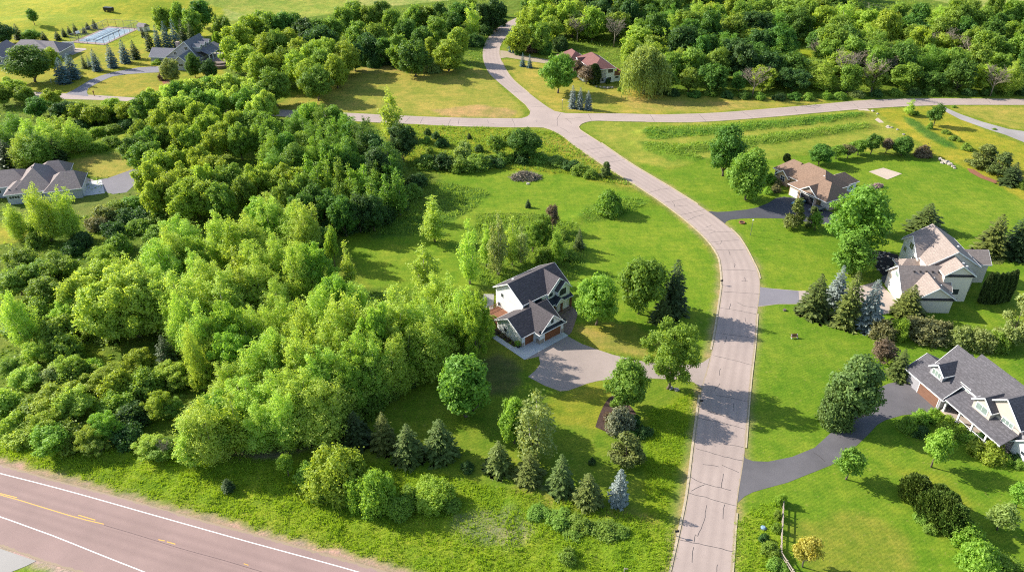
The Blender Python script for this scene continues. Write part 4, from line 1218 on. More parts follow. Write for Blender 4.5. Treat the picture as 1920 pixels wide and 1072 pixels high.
for (u0, u1, v, d) in ((-4.94, -4.2, 1.3, 0.09), (-1.52, -0.13, -0.35, 0.09), (4.70, 5.46, -0.35, 0.09)):
    MB().box((u0, v - d, -0.1), (u1, v + 0.9, 0.95)).build('stone_base', M['stone'], h.root)
h.vents([(3.5, 13.8, 7.15)], 'white_trim')
h.done()
HA = h
flat_poly('concrete_apron', [h.pt(*p) for p in [(-7.3, -2.3), (5.25, -2.15), (5.25, -0.36), (-1.34, -0.36), (-1.34, 1.28), (-4.86, 1.28), (-4.86, 1.9), (-6.1, 2.3), (-6.25, 9.2), (-7.5, 9.2)]], 0.05, 'pale_concrete')
flat_poly('paver_path', [h.pt(*p) for p in [(5.42, -2.1), (6.6, -1.7), (8.9, -0.2), (12.9, 2.6), (13.4, 4.6), (8.0, 4.6), (6.6, 3.6), (6.4, 1.0), (5.42, -0.4)]], 0.045, 'pavers')
flat_poly('paver_patio', [h.pt(*p) for p in [(-5.2, 16.2), (-1.0, 13.0), (-0.4, 15.5), (0.1, 16.5), (3.6, 20.5), (1.2, 22.6)]], 0.05, 'concrete')
# deck on the far side
dk = empty('wooden_deck', (*h.pt(-2.2, 12.4), 0), h.a, 'red-brown timber deck with railings behind the white farmhouse', 'deck')
MB().box((-2.2, -2.3, 1.0), (2.35, 2.4, 1.15)).build('platform', M['rail_wood'], dk)
for x in (-2.1, 2.2):
    for y in (-2.2, 0, 2.3): MB().box((x - 0.08, y - 0.08, 0), (x + 0.08, y + 0.08, 1.0)).build('support_post', M['rail_wood'], dk)
mb = MB()
for (p, q) in (((-2.15, -2.25), (-2.15, 2.35)), ((-2.15, 2.35), (2.2, 2.35)), ((-2.15, -2.25), (2.2, -2.25))):
    mb.beam((*p, 2.05), (*q, 2.05), 0.1, 0.07); mb.beam((*p, 1.3), (*q, 1.3), 0.06, 0.06)
    n = 12
    for i in range(n + 1):
        t = i / n; x, y = p[0] + (q[0] - p[0]) * t, p[1] + (q[1] - p[1]) * t
        mb.box((x - 0.03, y - 0.03, 1.15), (x + 0.03, y + 0.03, 2.05))
mb.build('railing', M['rail_wood'], dk)
mb = MB()
for i in range(6): mb.box((-2.2 - 0.3 * (i + 1), -1.0, 0.95 - 0.17 * (i + 1)), (-2.2 - 0.3 * i, 0.6, 1.05 - 0.17 * (i + 1)))
mb.build('stairs', M['rail_wood'], dk)

# ---- H: grey house at the frame edge
M['slate_roof'] = shingle('slate_roof', (0.098, 0.092, 0.100))
M['tan_siding'] = siding('tan_siding', (0.50, 0.44, 0.38), 5.0)
M['grey_siding'] = siding('grey_siding', (0.33, 0.32, 0.34), 5.0)
h = House('grey_craftsman_house', 'large slate-roofed grey house with dormers, long porch and brown garage door', (1680 + 185 / 4.6625, 630 + 490 / 4.66), -73.4)
ws, rf = 'grey_siding', 'slate_roof'
h.mb('wall', ws).prism([(-3.45, 0.55), (-1.55, 0.55), (-1.55, 0.0), (5.3, 0.0), (5.3, 7.8), (-3.45, 7.8)], -0.15, 3.0)
h.gable('u', -3.45, 4.9, 0.3, 7.8, 3.05, 5.35, ws, rf, oh=0.65)
h.hip(2.0, 5.95, -0.36, 8.4, 2.7, 5.30, 2.6, 3.2, None, rf, rb=4.0)
h.gable('u', -0.9, 3.3, 4.0, 11.0, 5.45, 8.5, ws, rf, trim=None)
h.gable('u', 3.3, 24.0, 4.0, 12.9, 5.45, 9.35, ws, rf, bm=8.45, oa=0.3, trim=None)
tm = h.mb('trim', 'white_trim')
tm.beam((-1.39, 3.55, 5.12), (-1.39, 7.5, 8.56), 0.06, 0.24); tm.beam((-1.39, 11.45, 5.12), (-1.39, 7.5, 8.56), 0.06, 0.24)
tm.beam((5.0, 3.51, 5.12), (10.2, 3.51, 5.12), 0.06, 0.2); tm.beam((-1.3, 11.49, 5.12), (3.0, 11.49, 5.12), 0.06, 0.2); tm.beam((3.0, 13.39, 5.12), (24.0, 13.39, 5.12), 0.06, 0.2)
h.mb('wall', ws).prism([(5.4, 3.75), (18.0, 3.75), (18.0, 12.5), (5.4, 12.5)], -0.15, 5.4)
h.lean([(5.7, 0.2, 2.95), (18.2, 0.2, 2.95), (18.2, 3.85, 4.6), (5.7, 3.85, 4.6)], rf)
h.gable('v', 1.75, 6.5, -0.45, 2.65, 5.7, 7.0, 'grey_siding', rf, oh=0.35, z0=3.9)
h.gable('v', 2.25, 6.0, 9.45, 13.25, 5.75, 7.35, 'tan_siding', rf, oh=0.35, z0=3.6)
h.gable('v', 3.55, 8.5, 10.4, 18.1, 5.9, 9.1, 'tan_siding', rf, oh=0.4, z0=4.0)
h.gable('v', 3.4, 12.4, 18.1, 24.0, 3.2, 6.2, 'white_siding', rf)
h.door('v-', 0.0, -0.02, 4.75, 2.35, 'brown_door'); h.door('v-', 0.55, -3.25, -1.75, 2.4, 'dark_inside', 'garage_door', 1)
h.window('v-', 1.75, 1.1, 5.0, 2.0, 1.1, 3, 1, 'white_trim', 'pale_glass', 0.14)
h.window('v-', 3.75, 5.9, 4.95, 2.2, 0.75, 3, 1, 'white_trim', 'pale_glass', 0.12)
h.window('v-', 2.25, 11.35, 4.95, 2.3, 1.2, 2, 1, 'white_trim', 'pale_glass', 0.16)
h.window('v-', 3.55, 15.6, 5.0, 2.2, 0.85, 3, 1, 'white_trim', 'pale_glass', 0.12)
h.window('v-', 3.75, 8.0, 1.6, 2.0, 1.4, 3); h.window('v-', 3.75, 14.5, 1.6, 2.0, 1.4, 3)
h.door('v-', 3.75, 10.6, 11.7, 2.2, 'brown_door', 'front_door', 2)

h.window('v-', 3.4, 20.2, 2.2, 0.8, 0.6, 1)
h.posts([(6.0, 0.55), (9.2, 0.55), (12.2, 0.55), (15.2, 0.55), (17.8, 0.55)], 0.3, 2.85, 0.3)
h.mb('porch_floor', 'drive_pink').box((5.5, 0.35, -0.05), (18.1, 3.72, 0.35))
mb = h.mb('porch_rail', 'white_trim')
for a, b in ((9.4, 12.0), (12.4, 15.0), (15.4, 17.6)):
    mb.beam((a, 0.55, 1.2), (b, 0.55, 1.2), 0.09, 0.08); mb.beam((a, 0.55, 0.5), (b, 0.55, 0.5), 0.06, 0.06)
    for i in range(9): x = a + (b - a) * i / 8; mb.box((x - 0.025, 0.525, 0.5), (x + 0.025, 0.575, 1.2))
h.vents([(0.5, 9.6, 7.0), (9.0, 10.6, 7.7)])
h.done()
HH = h

# ---- G: beige house with many gables
M['taupe_roof'] = shingle('taupe_roof', (0.300, 0.242, 0.208), 0.26)
M['beige_siding'] = siding('beige_siding', (0.80, 0.70, 0.59), 5.0, 0.06)
h = House('many_gabled_house', 'beige two-storey house with taupe shingle roofs and many gables', (1610 + 560 / 5.104, 400 + 950 / 5.105), -1.6)
ws, rf = 'beige_siding', 'taupe_roof'
h.gable('v', 0.0, 7.4, -0.95, 6.85, 3.85, 6.5, ws, rf)
h.gable('u', -2.7, 7.6, 3.5, 11.7, 3.75, 7.4, ws, rf)
h.gable('v', 4.74, 10.6, 6.25, 12.35, 7.1, 9.3, ws, rf)
h.gable('v', 9.1, 21.6, 4.3, 15.5, 6.95, 10.45, ws, rf)
h.gable('u', 3.75, 9.9, 12.9, 21.0, 6.9, 9.95, 'white_siding', rf)
h.hip(-0.5, 5.2, 11.4, 15.6, 4.4, 6.0, 1.6, 4.6, ws, rf)
h.gable('u', 15.4, 20.4, 13.0, 18.5, 5.2, 7.2, ws, rf)
h.lean([(-1.5, -0.5, 3.62), (7.4, -0.5, 3.62), (7.4, 0.02, 3.85), (-1.5, 0.02, 3.85)], 'dark_trim', trim=None, part='pent_roof')
h.lean([(5.9, 4.25, 6.85), (12.7, 4.25, 6.85), (12.7, 4.76, 7.08), (5.9, 4.76, 7.08)], 'dark_trim', trim=None, part='upper_pent_roof')
h.door('u-', -2.7, 6.0, 10.8, 2.5, 'white_door'); h.door('u-', -2.7, 3.9, 5.6, 2.5, 'white_door')
h.window('u-', -2.7, 7.6, 5.2, 1.7, 1.0, 2, 1, 'white_trim', 'pale_glass'); h.window('u-', 3.75, 17.0, 7.4, 1.8, 1.5, 2); h.window('u-', 3.75, 14.6, 5.3, 1.2, 1.3, 2)
h.window('u-', 3.75, 19.3, 5.3, 1.2, 1.3, 2); h.window('u-', 3.75, 17.0, 3.0, 1.6, 1.6, 2)
h.window('v-', 4.74, 9.4, 2.6, 1.7, 1.1, 2, 1, 'dark_trim'); h.window('v-', 9.1, 13.9, 5.0, 1.2, 1.0, 2)
h.vents([(0.2 + i * 1.35, 6.55, 6.6) for i in range(5)]); h.vents([(4.4, 5.6, 5.6), (4.9, 3.0, 5.2), (10.6, 7.0, 8.6), (11.0, 6.0, 8.4), (12.6, 14.0, 8.9)], 'white_trim')
h.done()
HG = h

# ---- F: brown-roofed house
M['brown_roof'] = shingle('brown_roof', (0.230, 0.150, 0.105), 0.25)
h = House('brown_roofed_house', 'tan brick house with brown hipped roofs and an open garage', (1430 + 380 / 7.655, 280 + 655 / 7.657), -60.7)
ws, rf = 'brick', 'brown_roof'
h.mb('wall', ws).prism([(-0.3, 0.0), (3.35, 0.0), (3.35, 0.35), (9.3, 0.35), (9.3, 1.9), (12.6, 1.9), (12.6, 9.5), (-0.3, 9.5)], -0.15, 3.1)
h.hip(-0.9, 13.1, -0.45, 10.2, 3.12, 6.45, 3.7, 9.2, None, rf, rb=5.0)
h.gable('v', 0.1, 5.4, 3.45, 9.25, 3.25, 5.25, 'stone', rf)
h.hip(-7.7, 8.8, 3.5, 14.0, 3.15, 7.2, -2.6, 3.6, ws, rf)
h.hip(-11.2, -2.4, 4.3, 13.2, 3.1, 6.2, -8.2, -5.0, ws, rf)
h.gable('v', 3.3, 8.0, -8.3, -4.1, 2.9, 4.5, ws, rf)
h.hip(1.2, 7.9, 8.5, 19.0, 3.0, 5.5, 12, 15.8, 'white_siding', rf, axis='v')
h.door('v-', 0.0, 0.1, 2.75, 2.25, 'white_door'); h.door('v-', 0.1, 3.8, 8.4, 2.4, 'dark_inside', 'garage_door', 1); h.door('v-', 1.9, 9.8, 12.3, 2.3, 'white_door')  # middle bay stands open: its near-black panel paints the shade inside
h.window('v-', 3.3, -6.2, 2.0, 1.5, 1.5, 2, 2); h.window('v-', 4.8, -10.0, 1.7, 1.0, 1.3, 1); h.window('u+', 7.4, 16.5, 1.7, 1.6, 1.2, 2); h.window('u+', 7.4, 13.0, 1.7, 1.6, 1.2, 2)
h.vents([(4.2 + i * 0.9, 8.4, 5.0) for i in range(3)] + [(4.6, 7.4 + i * 0.9, 6.0) for i in range(3)] + [(8.0, 2.2 + i * 0.6, 4.2) for i in range(3)], 'white_trim')
h.done()
HF = h

# ---- E: red roof house
M['red_roof'] = shingle('red_roof', (0.185, 0.085, 0.075), 0.25)
h = House('red_roofed_house', 'white two-storey house with a dark red hipped roof beside the willow', (1030 + 755 / 8.245, 80 + 635 / 8.246), 15.9)
ws, rf = 'white_siding', 'red_roof'
h.hip(-3.0, 7.2, -0.5, 18.5, 5.6, 8.6, 5.0, 14.5, ws, rf, axis='v', rb=2.2)
h.mb('wall', ws).prism([(0.0, 0.0), (3.2, 0.0), (3.2, 1.0), (0.0, 1.0)], -0.15, 5.6)
h.gable('u', -4.0, 2.0, 10.6, 16.0, 4.2, 6.9, ws, rf)
h.hip(-7.0, 3.2, 18.0, 31.5, 3.4, 7.0, 22.5, 27.0, ws, rf, axis='v')
h.hip(-5.5, 1.5, 3.2, 11.5, 3.3, 6.2, 6.0, 9.0, ws, rf, axis='v', rb=-0.8)
h.window('v-', 0.0, 1.7, 1.4, 0.7, 0.9, 1, 1, 'dark_trim'); 
h.window('v-', 0.0, 5.0, 4.7, 1.9, 1.2, 3, 1, 'dark_trim'); h.window('v-', 0.0, 4.6, 1.5, 1.4, 1.1, 2, 1, 'dark_trim'); h.window('u-', -4.0, 13.3, 3.4, 1.6, 1.8, 2)
h.mb('lower_wall', ws).box((6.75, 0.4, -0.1), (9.4, 4.2, 2.6))
h.mb('balcony', 'rail_wood').box((6.75, 0.1, 2.65), (9.7, 4.4, 2.85)).box((6.75, 0.1, 2.85), (9.7, 0.2, 4.4)).box((9.6, 0.2, 2.85), (9.7, 4.4, 4.4))
h.window('v-', 0.4, 8.1, 1.8, 1.2, 0.5, 1, 1, 'dark_trim')
h.done()

# ---- C: estate house with long blue-grey roofs
M['bluegrey_roof'] = shingle('bluegrey_roof', (0.190, 0.185, 0.205), 0.22)
M['bluegrey_siding'] = siding('bluegrey_siding', (0.36, 0.36, 0.38), 5.0)
h = House('blue_grey_house', 'blue-grey gabled house with a white-posted porch beside tall spruces', (250 + 240 / 8.245, 40 + 640 / 8.246), -7.2)
ws, rf = 'bluegrey_siding', 'bluegrey_roof'
h.gable('u', 1.3, 12.0, 0.0, 7.8, 2.7, 5.3, ws, rf)
h.gable('v', 0.0, 13.0, 8.6, 23.4, 2.75, 9.5, ws, rf, bm=18.6)
h.gable('v', -9.0, 2.0, 16.2, 23.6, 2.9, 5.8, ws, rf)
h.lean([(28.0, 1.0, 4.0), (28.0, 15.0, 4.0), (23.6, 15.0, 6.0), (23.6, 1.0, 6.0)], rf)
h.posts([(27.6, 1.4), (27.6, 4.7), (27.6, 8.0), (27.6, 11.3), (27.6, 14.6)], 1.2, 3.9, 0.3)
h.mb('porch_floor', 'concrete').box((23.4, 0.9, 0), (28.0, 15.0, 1.2))
h.window('v-', 0.0, 13.2, 4.4, 1.4, 1.2, 2); h.window('v-', 0.0, 18.6, 6.6, 1.4, 1.3, 2); h.window('v-', -9.0, 19.9, 2.2, 1.8, 1.2, 2)
for a in (2.6, 6.6, 10.6): h.gable('u', 21.2, 24.0, a - 1.1, a + 1.1, 7.0, 8.0, ws, rf, oh=0.2, z0=5.0); h.window('u+', 24.0, a, 6.3, 1.0, 1.0, 2)
h.mb('chimney', 'stone').box((12.2, 3.4, 3.0), (13.6, 4.8, 8.2))
h.done()
# round stone terrace by the porch
M['terrace'] = plain('terrace_stone', (0.21, 0.155, 0.125), 0.9, 0.4, 1.2, 4.0)
tx, ty = G(416, 122)
tr = tag(MB().prism([(math.cos(a) * 5.6, math.sin(a) * 6.6) for a in np.linspace(0, 2 * math.pi, 25)[:-1]], -0.1, 1.3).prism([(math.cos(a) * 3.9, math.sin(a) * 4.6) for a in np.linspace(0, 2 * math.pi, 25)[:-1]], 1.31, 1.9).build('stone_terrace', M['terrace']), 'round brown stone terrace beside the blue-grey house porch', 'terrace')
tr.location = (tx, ty, 0)

# ---- D: estate house at the frame edge
M['mauve_roof'] = shingle('mauve_roof', (0.225, 0.195, 0.195), 0.2)
h = House('mauve_roofed_house', 'house with long mauve-brown roofs behind the big round tree', None, 0.0, org=(-215.0, 333.0))
ws, rf = 'bluegrey_siding', 'mauve_roof'
h.hip(-4.5, 15.0, 0.0, 16.0, 3.2, 7.0, -1.5, 4.2, ws, rf)
h.gable('v', -6.0, 8.0, -13.0, -3.0, 3.2, 6.6, ws, rf)
h.hip(2.0, 17.5, 2.0, 15.0, 3.0, 6.3, 7.0, 12.5, ws, rf)
h.window('v-', -6.0, -5.0, 1.8, 1.8, 1.3, 2); h.door('v-', -6.0, -12.0, -7.5, 2.3, 'white_door')
h.done()

# ---- B: low grey house on the left
M['greige_roof'] = shingle('greige_roof', (0.230, 0.188, 0.175), 0.22)
M['lilac_siding'] = siding('lilac_siding', (0.40, 0.41, 0.45), 5.0)
h = House('low_grey_house', 'low grey house with sprawling hipped roofs beside a concrete apron', (95 / 7.111, 280 + 735 / 7.114), 17.8)
ws, rf = 'lilac_siding', 'greige_roof'
h.hip(2.0, 13.2, -0.9, 14.6, 3.05, 7.6, 6.0, 9.5, ws, rf, axis='v')
h.hip(0.2, 10.0, -1.1, 7.5, 3.0, 5.4, 3.6, 7.0, ws, rf)
h.hip(-13.0, 6.0, 4.5, 15.5, 3.2, 6.4, -9.0, 1.5, ws, rf)
h.hip(10.3, 20.2, -2.3, 9.0, 2.95, 6.5, 14.9, 18.3, ws, rf)
h.hip(5.5, 15.2, 8.5, 17.8, 3.0, 6.4, 10, 12.8, ws, rf)
h.window('v-', -0.6, 2.6, 2.05, 2.6, 0.75, 4, 1, 'white_trim'); h.window('v-', -0.6, 6.9, 2.3, 1.1, 0.7, 2, 1, 'white_trim'); h.window('v-', 5.0, -2.5, 2.0, 1.2, 1.0, 1)
h.door('u+', 19.7, 0.0, 4.8, 2.3, 'white_door')
h.vents([(1.6, 0.6, 3.9), (3.4, 0.6, 3.9), (15.8, 2.0, 5.2), (17.0, 2.6, 5.6), (17.9, 3.1, 5.8), (7.2, 7.0, 7.3)], 'dark_trim')
h.done()
HB_ = h
flat_poly('garage_apron', W([(157, 368), (197, 362.5), (190, 337), (166, 340.5), (156, 346)]), 0.05, 'pale_concrete')
flat_poly('pink_path', W([(156, 331), (176, 338), (165.5, 341), (155.5, 345)]), 0.045, 'drive_pink')
# ------------------------------------------------------------------ planting
CW = dict(maple='green', dark='dark green', deep='deep green', lime='bright green', poplar='light green', ash='yellow-green', forest='green', olive='olive green', spruce='green', sprucedark='dark', blue='blue', teal='bluish', pine='olive', plum='purple-brown', russet='reddish brown', gold='golden', willow='pale green', weed='green', yew='dark', greyleaf='grey-green', dry='brownish')
KW = dict(grand='great spreading tree', bush='large bush', round='broadleaf tree', oval='oval tree', ash='spreading tree', forest='woodland tree', airy='open-crowned tree', young='young tree', poplar='poplar', slender='slender poplar', spruce='spruce', narrow='narrow spruce', dense='dense spruce', pine='pine', column='columnar evergreen', yew='yew bush', shrub='shrub', loose='tall shrub', dead='bare tree')


def mingle(rows):
    out = []
    for i, (k, x, y, hh, w, m) in enumerate(rows):
        k2 = k if k != 'poplar' else ('poplar', 'poplar', 'airy', 'poplar', 'slender', 'poplar', 'poplar')[i % 7]
        m2 = m if m != 'poplar' else ('poplar', 'poplar', 'lime', 'poplar', 'ash', 'poplar', 'poplar')[i % 7]
        out.append((k2, x + rj.normal() * 5, y + rj.normal() * 5, hh * (1 + 0.10 * rj.normal()), w * {'airy': 1.2, 'slender': 0.8}.get(k2, 1.12) * (1 + 0.12 * rj.normal()), m2))
    return out


def rank(rows, where, group):
    """Plant a row/stand; every member's label counts it off from the stand's left-hand landmark. rows: (kind, fn args...)"""
    rows = sorted(rows, key=lambda q: q[1])
    for i, (kind, x, y, hh, w, mat) in enumerate(rows):
        mk = mat or DEFMAT[kind]
        col = CW.get(mk, 'grey leafless') if mk else 'grey leafless'
        TT(kind, x, y, hh, w, f'{col} {KW[kind]}, {ordinal(i)} {where}', group, mat)


S = lambda x0, y0, pts, k=4.0: [(x0 + p[0] / k, y0 + p[1] / k) + tuple(p[2:]) for p in pts]
rj = np.random.default_rng(77)
J = lambda a, s=0.12: a * (1 + s * rj.normal())

# --- single trees around the white farmhouse and along the road
TB('round', 1117, 609, 516, 76, 'bright lime-green round tree in front of the farmhouse porch', None, 'lime')
TB('round', 1197, 588, 479, 84, 'green maple with a clear trunk between the lime-green tree and dark spruces', None, 'maple')
TB('spruce', 1258, 597, 486, 58, 'tall dark spruce on the lawn edge beside the street', None, 'sprucedark')
TB('narrow', 1238, 612, 545, 44, 'shorter grey-green spruce in front of the tall dark spruce', None, 'spruce')
TB('airy', 1252, 728, 594, 112, 'wide open-crowned light green tree over the mouth of the farmhouse driveway', None, 'forest')
TB('round', 1174, 768, 676, 80, 'green tree standing on the mulch bed by the driveway', None, 'maple')
TB('loose', 1160, 815, 764, 52, 'grey-green shrub on the mulch bed below the green tree', None, 'greyleaf')
TB('shrub', 1205, 822, 800, 34, 'small dark shrub at the tip of the mulch bed', None, 'deep')
TB('oval', 873, 780, 656, 98, 'large egg-shaped green tree alone on the lawn below the farmhouse', None, 'maple')
TB('round', 965, 830, 743, 60, 'bright green bushy tree on the lawn beside a feathery tree', None, 'lime')
TB('slender', 1004, 858, 727, 66, 'feathery light green tree right of the bright bushy tree', None, 'olive')
for a in ((672, 846, 772, 66, 'sprucedark', 'dark bluish spruce at the west end of the spruce row above the verge'), (724, 852, 772, 56, 'pine', 'yellowish-green spruce second in the spruce row above the verge'), (768, 878, 795, 66, 'spruce', 'green spruce third in the spruce row above the verge'), (828, 870, 787, 68, 'spruce', 'large green spruce fourth in the spruce row above the verge'), (935, 895, 826, 58, 'pine', 'light green spruce standing apart below the bright bushy tree'), (992, 915, 850, 64, 'pine', 'ragged yellowish spruce below the feathery tree'), (1050, 935, 851, 56, 'spruce', 'dark-based spruce between the ragged spruce and the pointed cedar'), (1100, 958, 888, 58, 'pine', 'pointed light green cedar just left of the blue spruce')):
    TB('spruce', a[0], a[1], a[2], a[3], a[5], 'spruces above the highway verge', a[4])
TB('dense', 1157, 957, 879, 48, 'silvery blue spruce at the corner of the lawn by the street', None, 'blue')
TB('pine', 1172, 886, 818, 78, 'broad dark pine behind the silvery blue spruce', None, 'pine')
TB('shrub', 877, 888, 866, 26, 'small dark shrub at the foot of the fourth spruce', None, 'deep')
TB('shrub', 1110, 872, 857, 14, 'tiny shrub on the lawn left of the broad dark pine', None, 'deep')
TB('bush', 638, 946, 843, 116, 'big rounded yellow-green bush on the highway verge', None, 'ash')
TB('loose', 588, 918, 866, 52, 'green bush against the left side of the big rounded bush', None, 'weed')
TB('bush', 712, 972, 876, 80, 'ragged light green bush right of the big rounded bush', None, 'lime')
TB('dense', 702, 966, 908, 44, 'small dark spruce growing through the ragged verge bush', None, 'sprucedark')
TB('bush', 812, 960, 905, 80, 'low yellow-green bush at the right end of the verge bushes', None, 'ash')
for i, (x, y, yt, w, mk) in enumerate([(606, 940, 905, 44, 'weed'), (668, 962, 900, 46, 'lime'), (690, 940, 884, 44, 'ash'), (752, 975, 930, 48, 'weed'), (768, 950, 915, 40, 'forest'), (845, 962, 938, 38, 'weed')]):
    TB('loose', x, y, yt, w, f'{CW[mk]} filler bush, {ordinal(i)} from the left among the merged verge bushes', 'filler bushes in the verge clump', mk)
TB('young', 541, 893, 851, 30, 'small pale sapling left of the verge bushes', None, 'lime')
TB('dense', 431, 927, 899, 30, 'small dark evergreen bush alone in the verge grass', None, 'sprucedark')
for i, (x, y, yt, w) in enumerate([(1012, 978, 955, 44), (1048, 990, 964, 50), (1088, 1000, 974, 46), (1130, 1012, 984, 54), (1162, 1010, 990, 36), (1065, 1058, 1030, 36), (1072, 1015, 998, 34)]):
    TB('shrub', x, y, yt, w, f'leafy green weed clump in the verge grass, {ordinal(i)} from the spruces', 'weed clumps in the verge', 'weed')

# --- south lawn of the farmhouse lot, grove behind the farmhouse
TB('slender', 816, 453, 368, 46, 'light green poplar alone at the shade edge of the lawn', None, 'poplar')
TB('slender', 798, 545, 456, 48, 'light green poplar standing on the bright lawn above the thicket', None, 'poplar')
TB('slender', 656, 545, 453, 30, 'thin light green poplar at the thicket corner beside the lawn', None, 'poplar')
TB('young', 628, 500, 425, 27, 'spindly young tree with a tuft crown by the shaded thicket', None, 'lime')
for i, (k, x, y, yt, w, mk) in enumerate([('slender', 881, 532, 402, 33, 'poplar'), ('slender', 912, 500, 420, 24, 'poplar'), ('slender', 935, 516, 401, 36, 'olive'), ('slender', 961, 499, 404, 32, 'poplar'), ('slender', 977, 492, 420, 26, 'olive')]):
    TB(k, x, y, yt, w, f'{CW[mk]} thin-trunked poplar, {ordinal(i)} from the left in the open grove behind the farmhouse', 'open grove behind the farmhouse', mk)
for i, (k, x, y, yt, w, mk) in enumerate([('airy', 1000, 474, 412, 40, 'forest'), ('airy', 1019, 468, 398, 44, 'maple'), ('young', 1036, 432, 383, 26, 'plum'), ('slender', 1043, 497, 426, 30, 'lime'), ('loose', 1022, 500, 462, 34, 'weed'), ('loose', 1068, 492, 468, 30, 'weed'), ('narrow', 1085, 470, 430, 24, 'spruce'), ('shrub', 1055, 450, 434, 20, 'weed')]):
    TB(k, x, y, yt, w, f'{CW[mk]} {KW[k]} in the mixed clump behind the farmhouse, {["at its left edge", "tallest of the clump", "at the back", "at the front", "below the tallest", "low at the right", "at the right edge", "low in the middle"][i]}', 'mixed clump behind the farmhouse', mk)
TB('dense', 990, 391, 374, 14, 'tiny dark conifer alone on the mown lawn', None, 'sprucedark')
TB('loose', 1141, 407, 354, 48, 'round green bush in an unmown patch of the lawn', None, 'maple')
TB('pine', 1135, 335, 302, 24, 'young pine at the kerb of the curving street', None, 'spruce')
TB('slender', 735, 262, 164, 36, 'tall lone light green poplar rising over the cross road', None, 'poplar')
TB('round', 757, 300, 232, 54, 'dark green tree below the lone poplar', None, 'deep')
TB('young', 932, 297, 252, 32, 'round green tree with short trunk in the yellow meadow', None, 'maple')
TB('round', 985, 298, 242, 60, 'large dark green bushy tree in the yellow meadow', None, 'dark')
TB('loose', 955, 275, 242, 26, 'upright shrub between the two meadow trees', None, 'weed')
for i, (x, y, yt, w, mk) in enumerate([(802, 255, 240, 14, 'deep'), (817, 262, 246, 18, 'deep'), (797, 270, 254, 20, 'weed'), (829, 278, 258, 26, 'deep'), (880, 262, 250, 10, 'spruce'), (898, 286, 270, 16, 'deep'), (805, 290, 274, 16, 'weed'), (866, 300, 258, 34, 'willow')]):
    TB('shrub', x, y, yt, w, f'{CW[mk]} meadow shrub, {ordinal(i)} of those scattered below the cross road', 'scattered meadow shrubs', mk)
for i, (x, y, w, hh, mk) in enumerate([(800, 318, 46, 30, 'weed'), (833, 322, 48, 36, 'deep'), (868, 326, 44, 34, 'weed'), (898, 322, 50, 34, 'weed'), (925, 318, 44, 26, 'deep'), (945, 308, 36, 26, 'weed'), (975, 308, 40, 26, 'deep'), (1010, 310, 42, 24, 'weed'), (1045, 315, 42, 20, 'weed'), (1070, 320, 36, 24, 'deep'), (1088, 330, 34, 26, 'weed'), (1105, 336, 30, 18, 'weed')]):
    TB('shrub', x, y, y - hh, w, f'{CW[mk]} shrub, {ordinal(i)} from the wood in the thicket hedge below the meadow', 'thicket hedge below the meadow', mk)

# --- right side: brown-roofed house and its lawn
TB('round', 1355, 330, 235, 68, 'dark round tree nearest the cross road left of the brown-roofed house', None, 'dark')
TB('round', 1398, 375, 277, 80, 'green round tree between the dark round tree and the black driveway', None, 'maple')
TB('round', 1598, 482, 348, 106, 'very large bright green tree beside the brown-roofed house', None, 'maple')
TB('oval', 1590, 513, 434, 70, 'lower green tree merging with the very large bright tree', None, 'maple')
TB('round', 1637, 437, 377, 46, 'small dark green tree right of the very large bright tree', None, 'dark')
TB('pine', 1484, 435, 373, 42, 'olive brown-tinged juniper beside the black driveway', None, 'pine')
TB('pine', 1519, 431, 388, 30, 'green juniper behind the olive juniper in front of the garage', None, 'spruce')
TB('young', 1527, 432, 398, 22, 'thin young tree beside the junipers', None, 'maple')
TB('round', 1535, 308, 271, 46, 'round dark green tree directly behind the brown roofs', None, 'dark')
for i, (x, y, yt, w, k, mk) in enumerate([(1567, 298, 272, 30, 'young', 'maple'), (1588, 296, 270, 26, 'young', 'russet'), (1608, 291, 262, 34, 'young', 'maple'), (1632, 289, 250, 32, 'young', 'dark'), (1660, 288, 258, 24, 'young', 'plum'), (1690, 291, 255, 42, 'round', 'dark'), (1727, 296, 270, 32, 'shrub', 'plum')]):
    TB(k, x, y, yt, w, f'{CW[mk]} tree, {ordinal(i)} from the house in the curved back row', 'curved back row behind the brown-roofed house', mk)
TB('column', 1474, 304, 288, 13, 'dark columnar evergreen at the left corner of the brown roofs', None, 'sprucedark')
TB('pine', 1838, 322, 270, 56, 'olive pine at the left end of the far lawn clump', None, 'pine')
TB('pine', 1868, 336, 286, 50, 'green pine in the middle of the far lawn clump', None, 'spruce')
TB('spruce', 1891, 352, 304, 44, 'dark spruce at the right end of the far lawn clump', None, 'sprucedark')
TB('shrub', 1915, 356, 335, 26, 'low green shrub right of the far lawn clump', None, 'weed')
# --- beige house
TB('spruce', 1728, 442, 381, 70, 'broad spruce behind the gables of the beige house', None, 'spruce')
TB('spruce', 1850, 488, 401, 66, 'large spruce nearer the beige house of the pair on its right', None, 'pine')
TB('spruce', 1896, 490, 399, 58, 'darker spruce farther right of the pair beside the beige house', None, 'sprucedark')
for i, (x, y) in enumerate([(1838, 571), (1848, 572), (1858, 572), (1867, 571), (1876, 569), (1884, 566)]):
    TB('column', x, y, y - 60, 15, f'dark columnar evergreen, {ordinal(i)} from the beige house in the clipped row', 'clipped evergreen row by the beige house', 'sprucedark')
TB('spruce', 1521, 601, 513, 66, 'wide dark green spruce at the left end of the spruce screen', None, 'spruce')
TB('spruce', 1562, 578, 497, 48, 'grey-blue spruce at the back of the spruce screen', None, 'blue')
TB('spruce', 1580, 620, 508, 62, 'tall green spruce in the middle of the spruce screen', None, 'pine')
TB('spruce', 1619, 624, 524, 56, 'pale blue spruce at the right end of the spruce screen', None, 'blue')
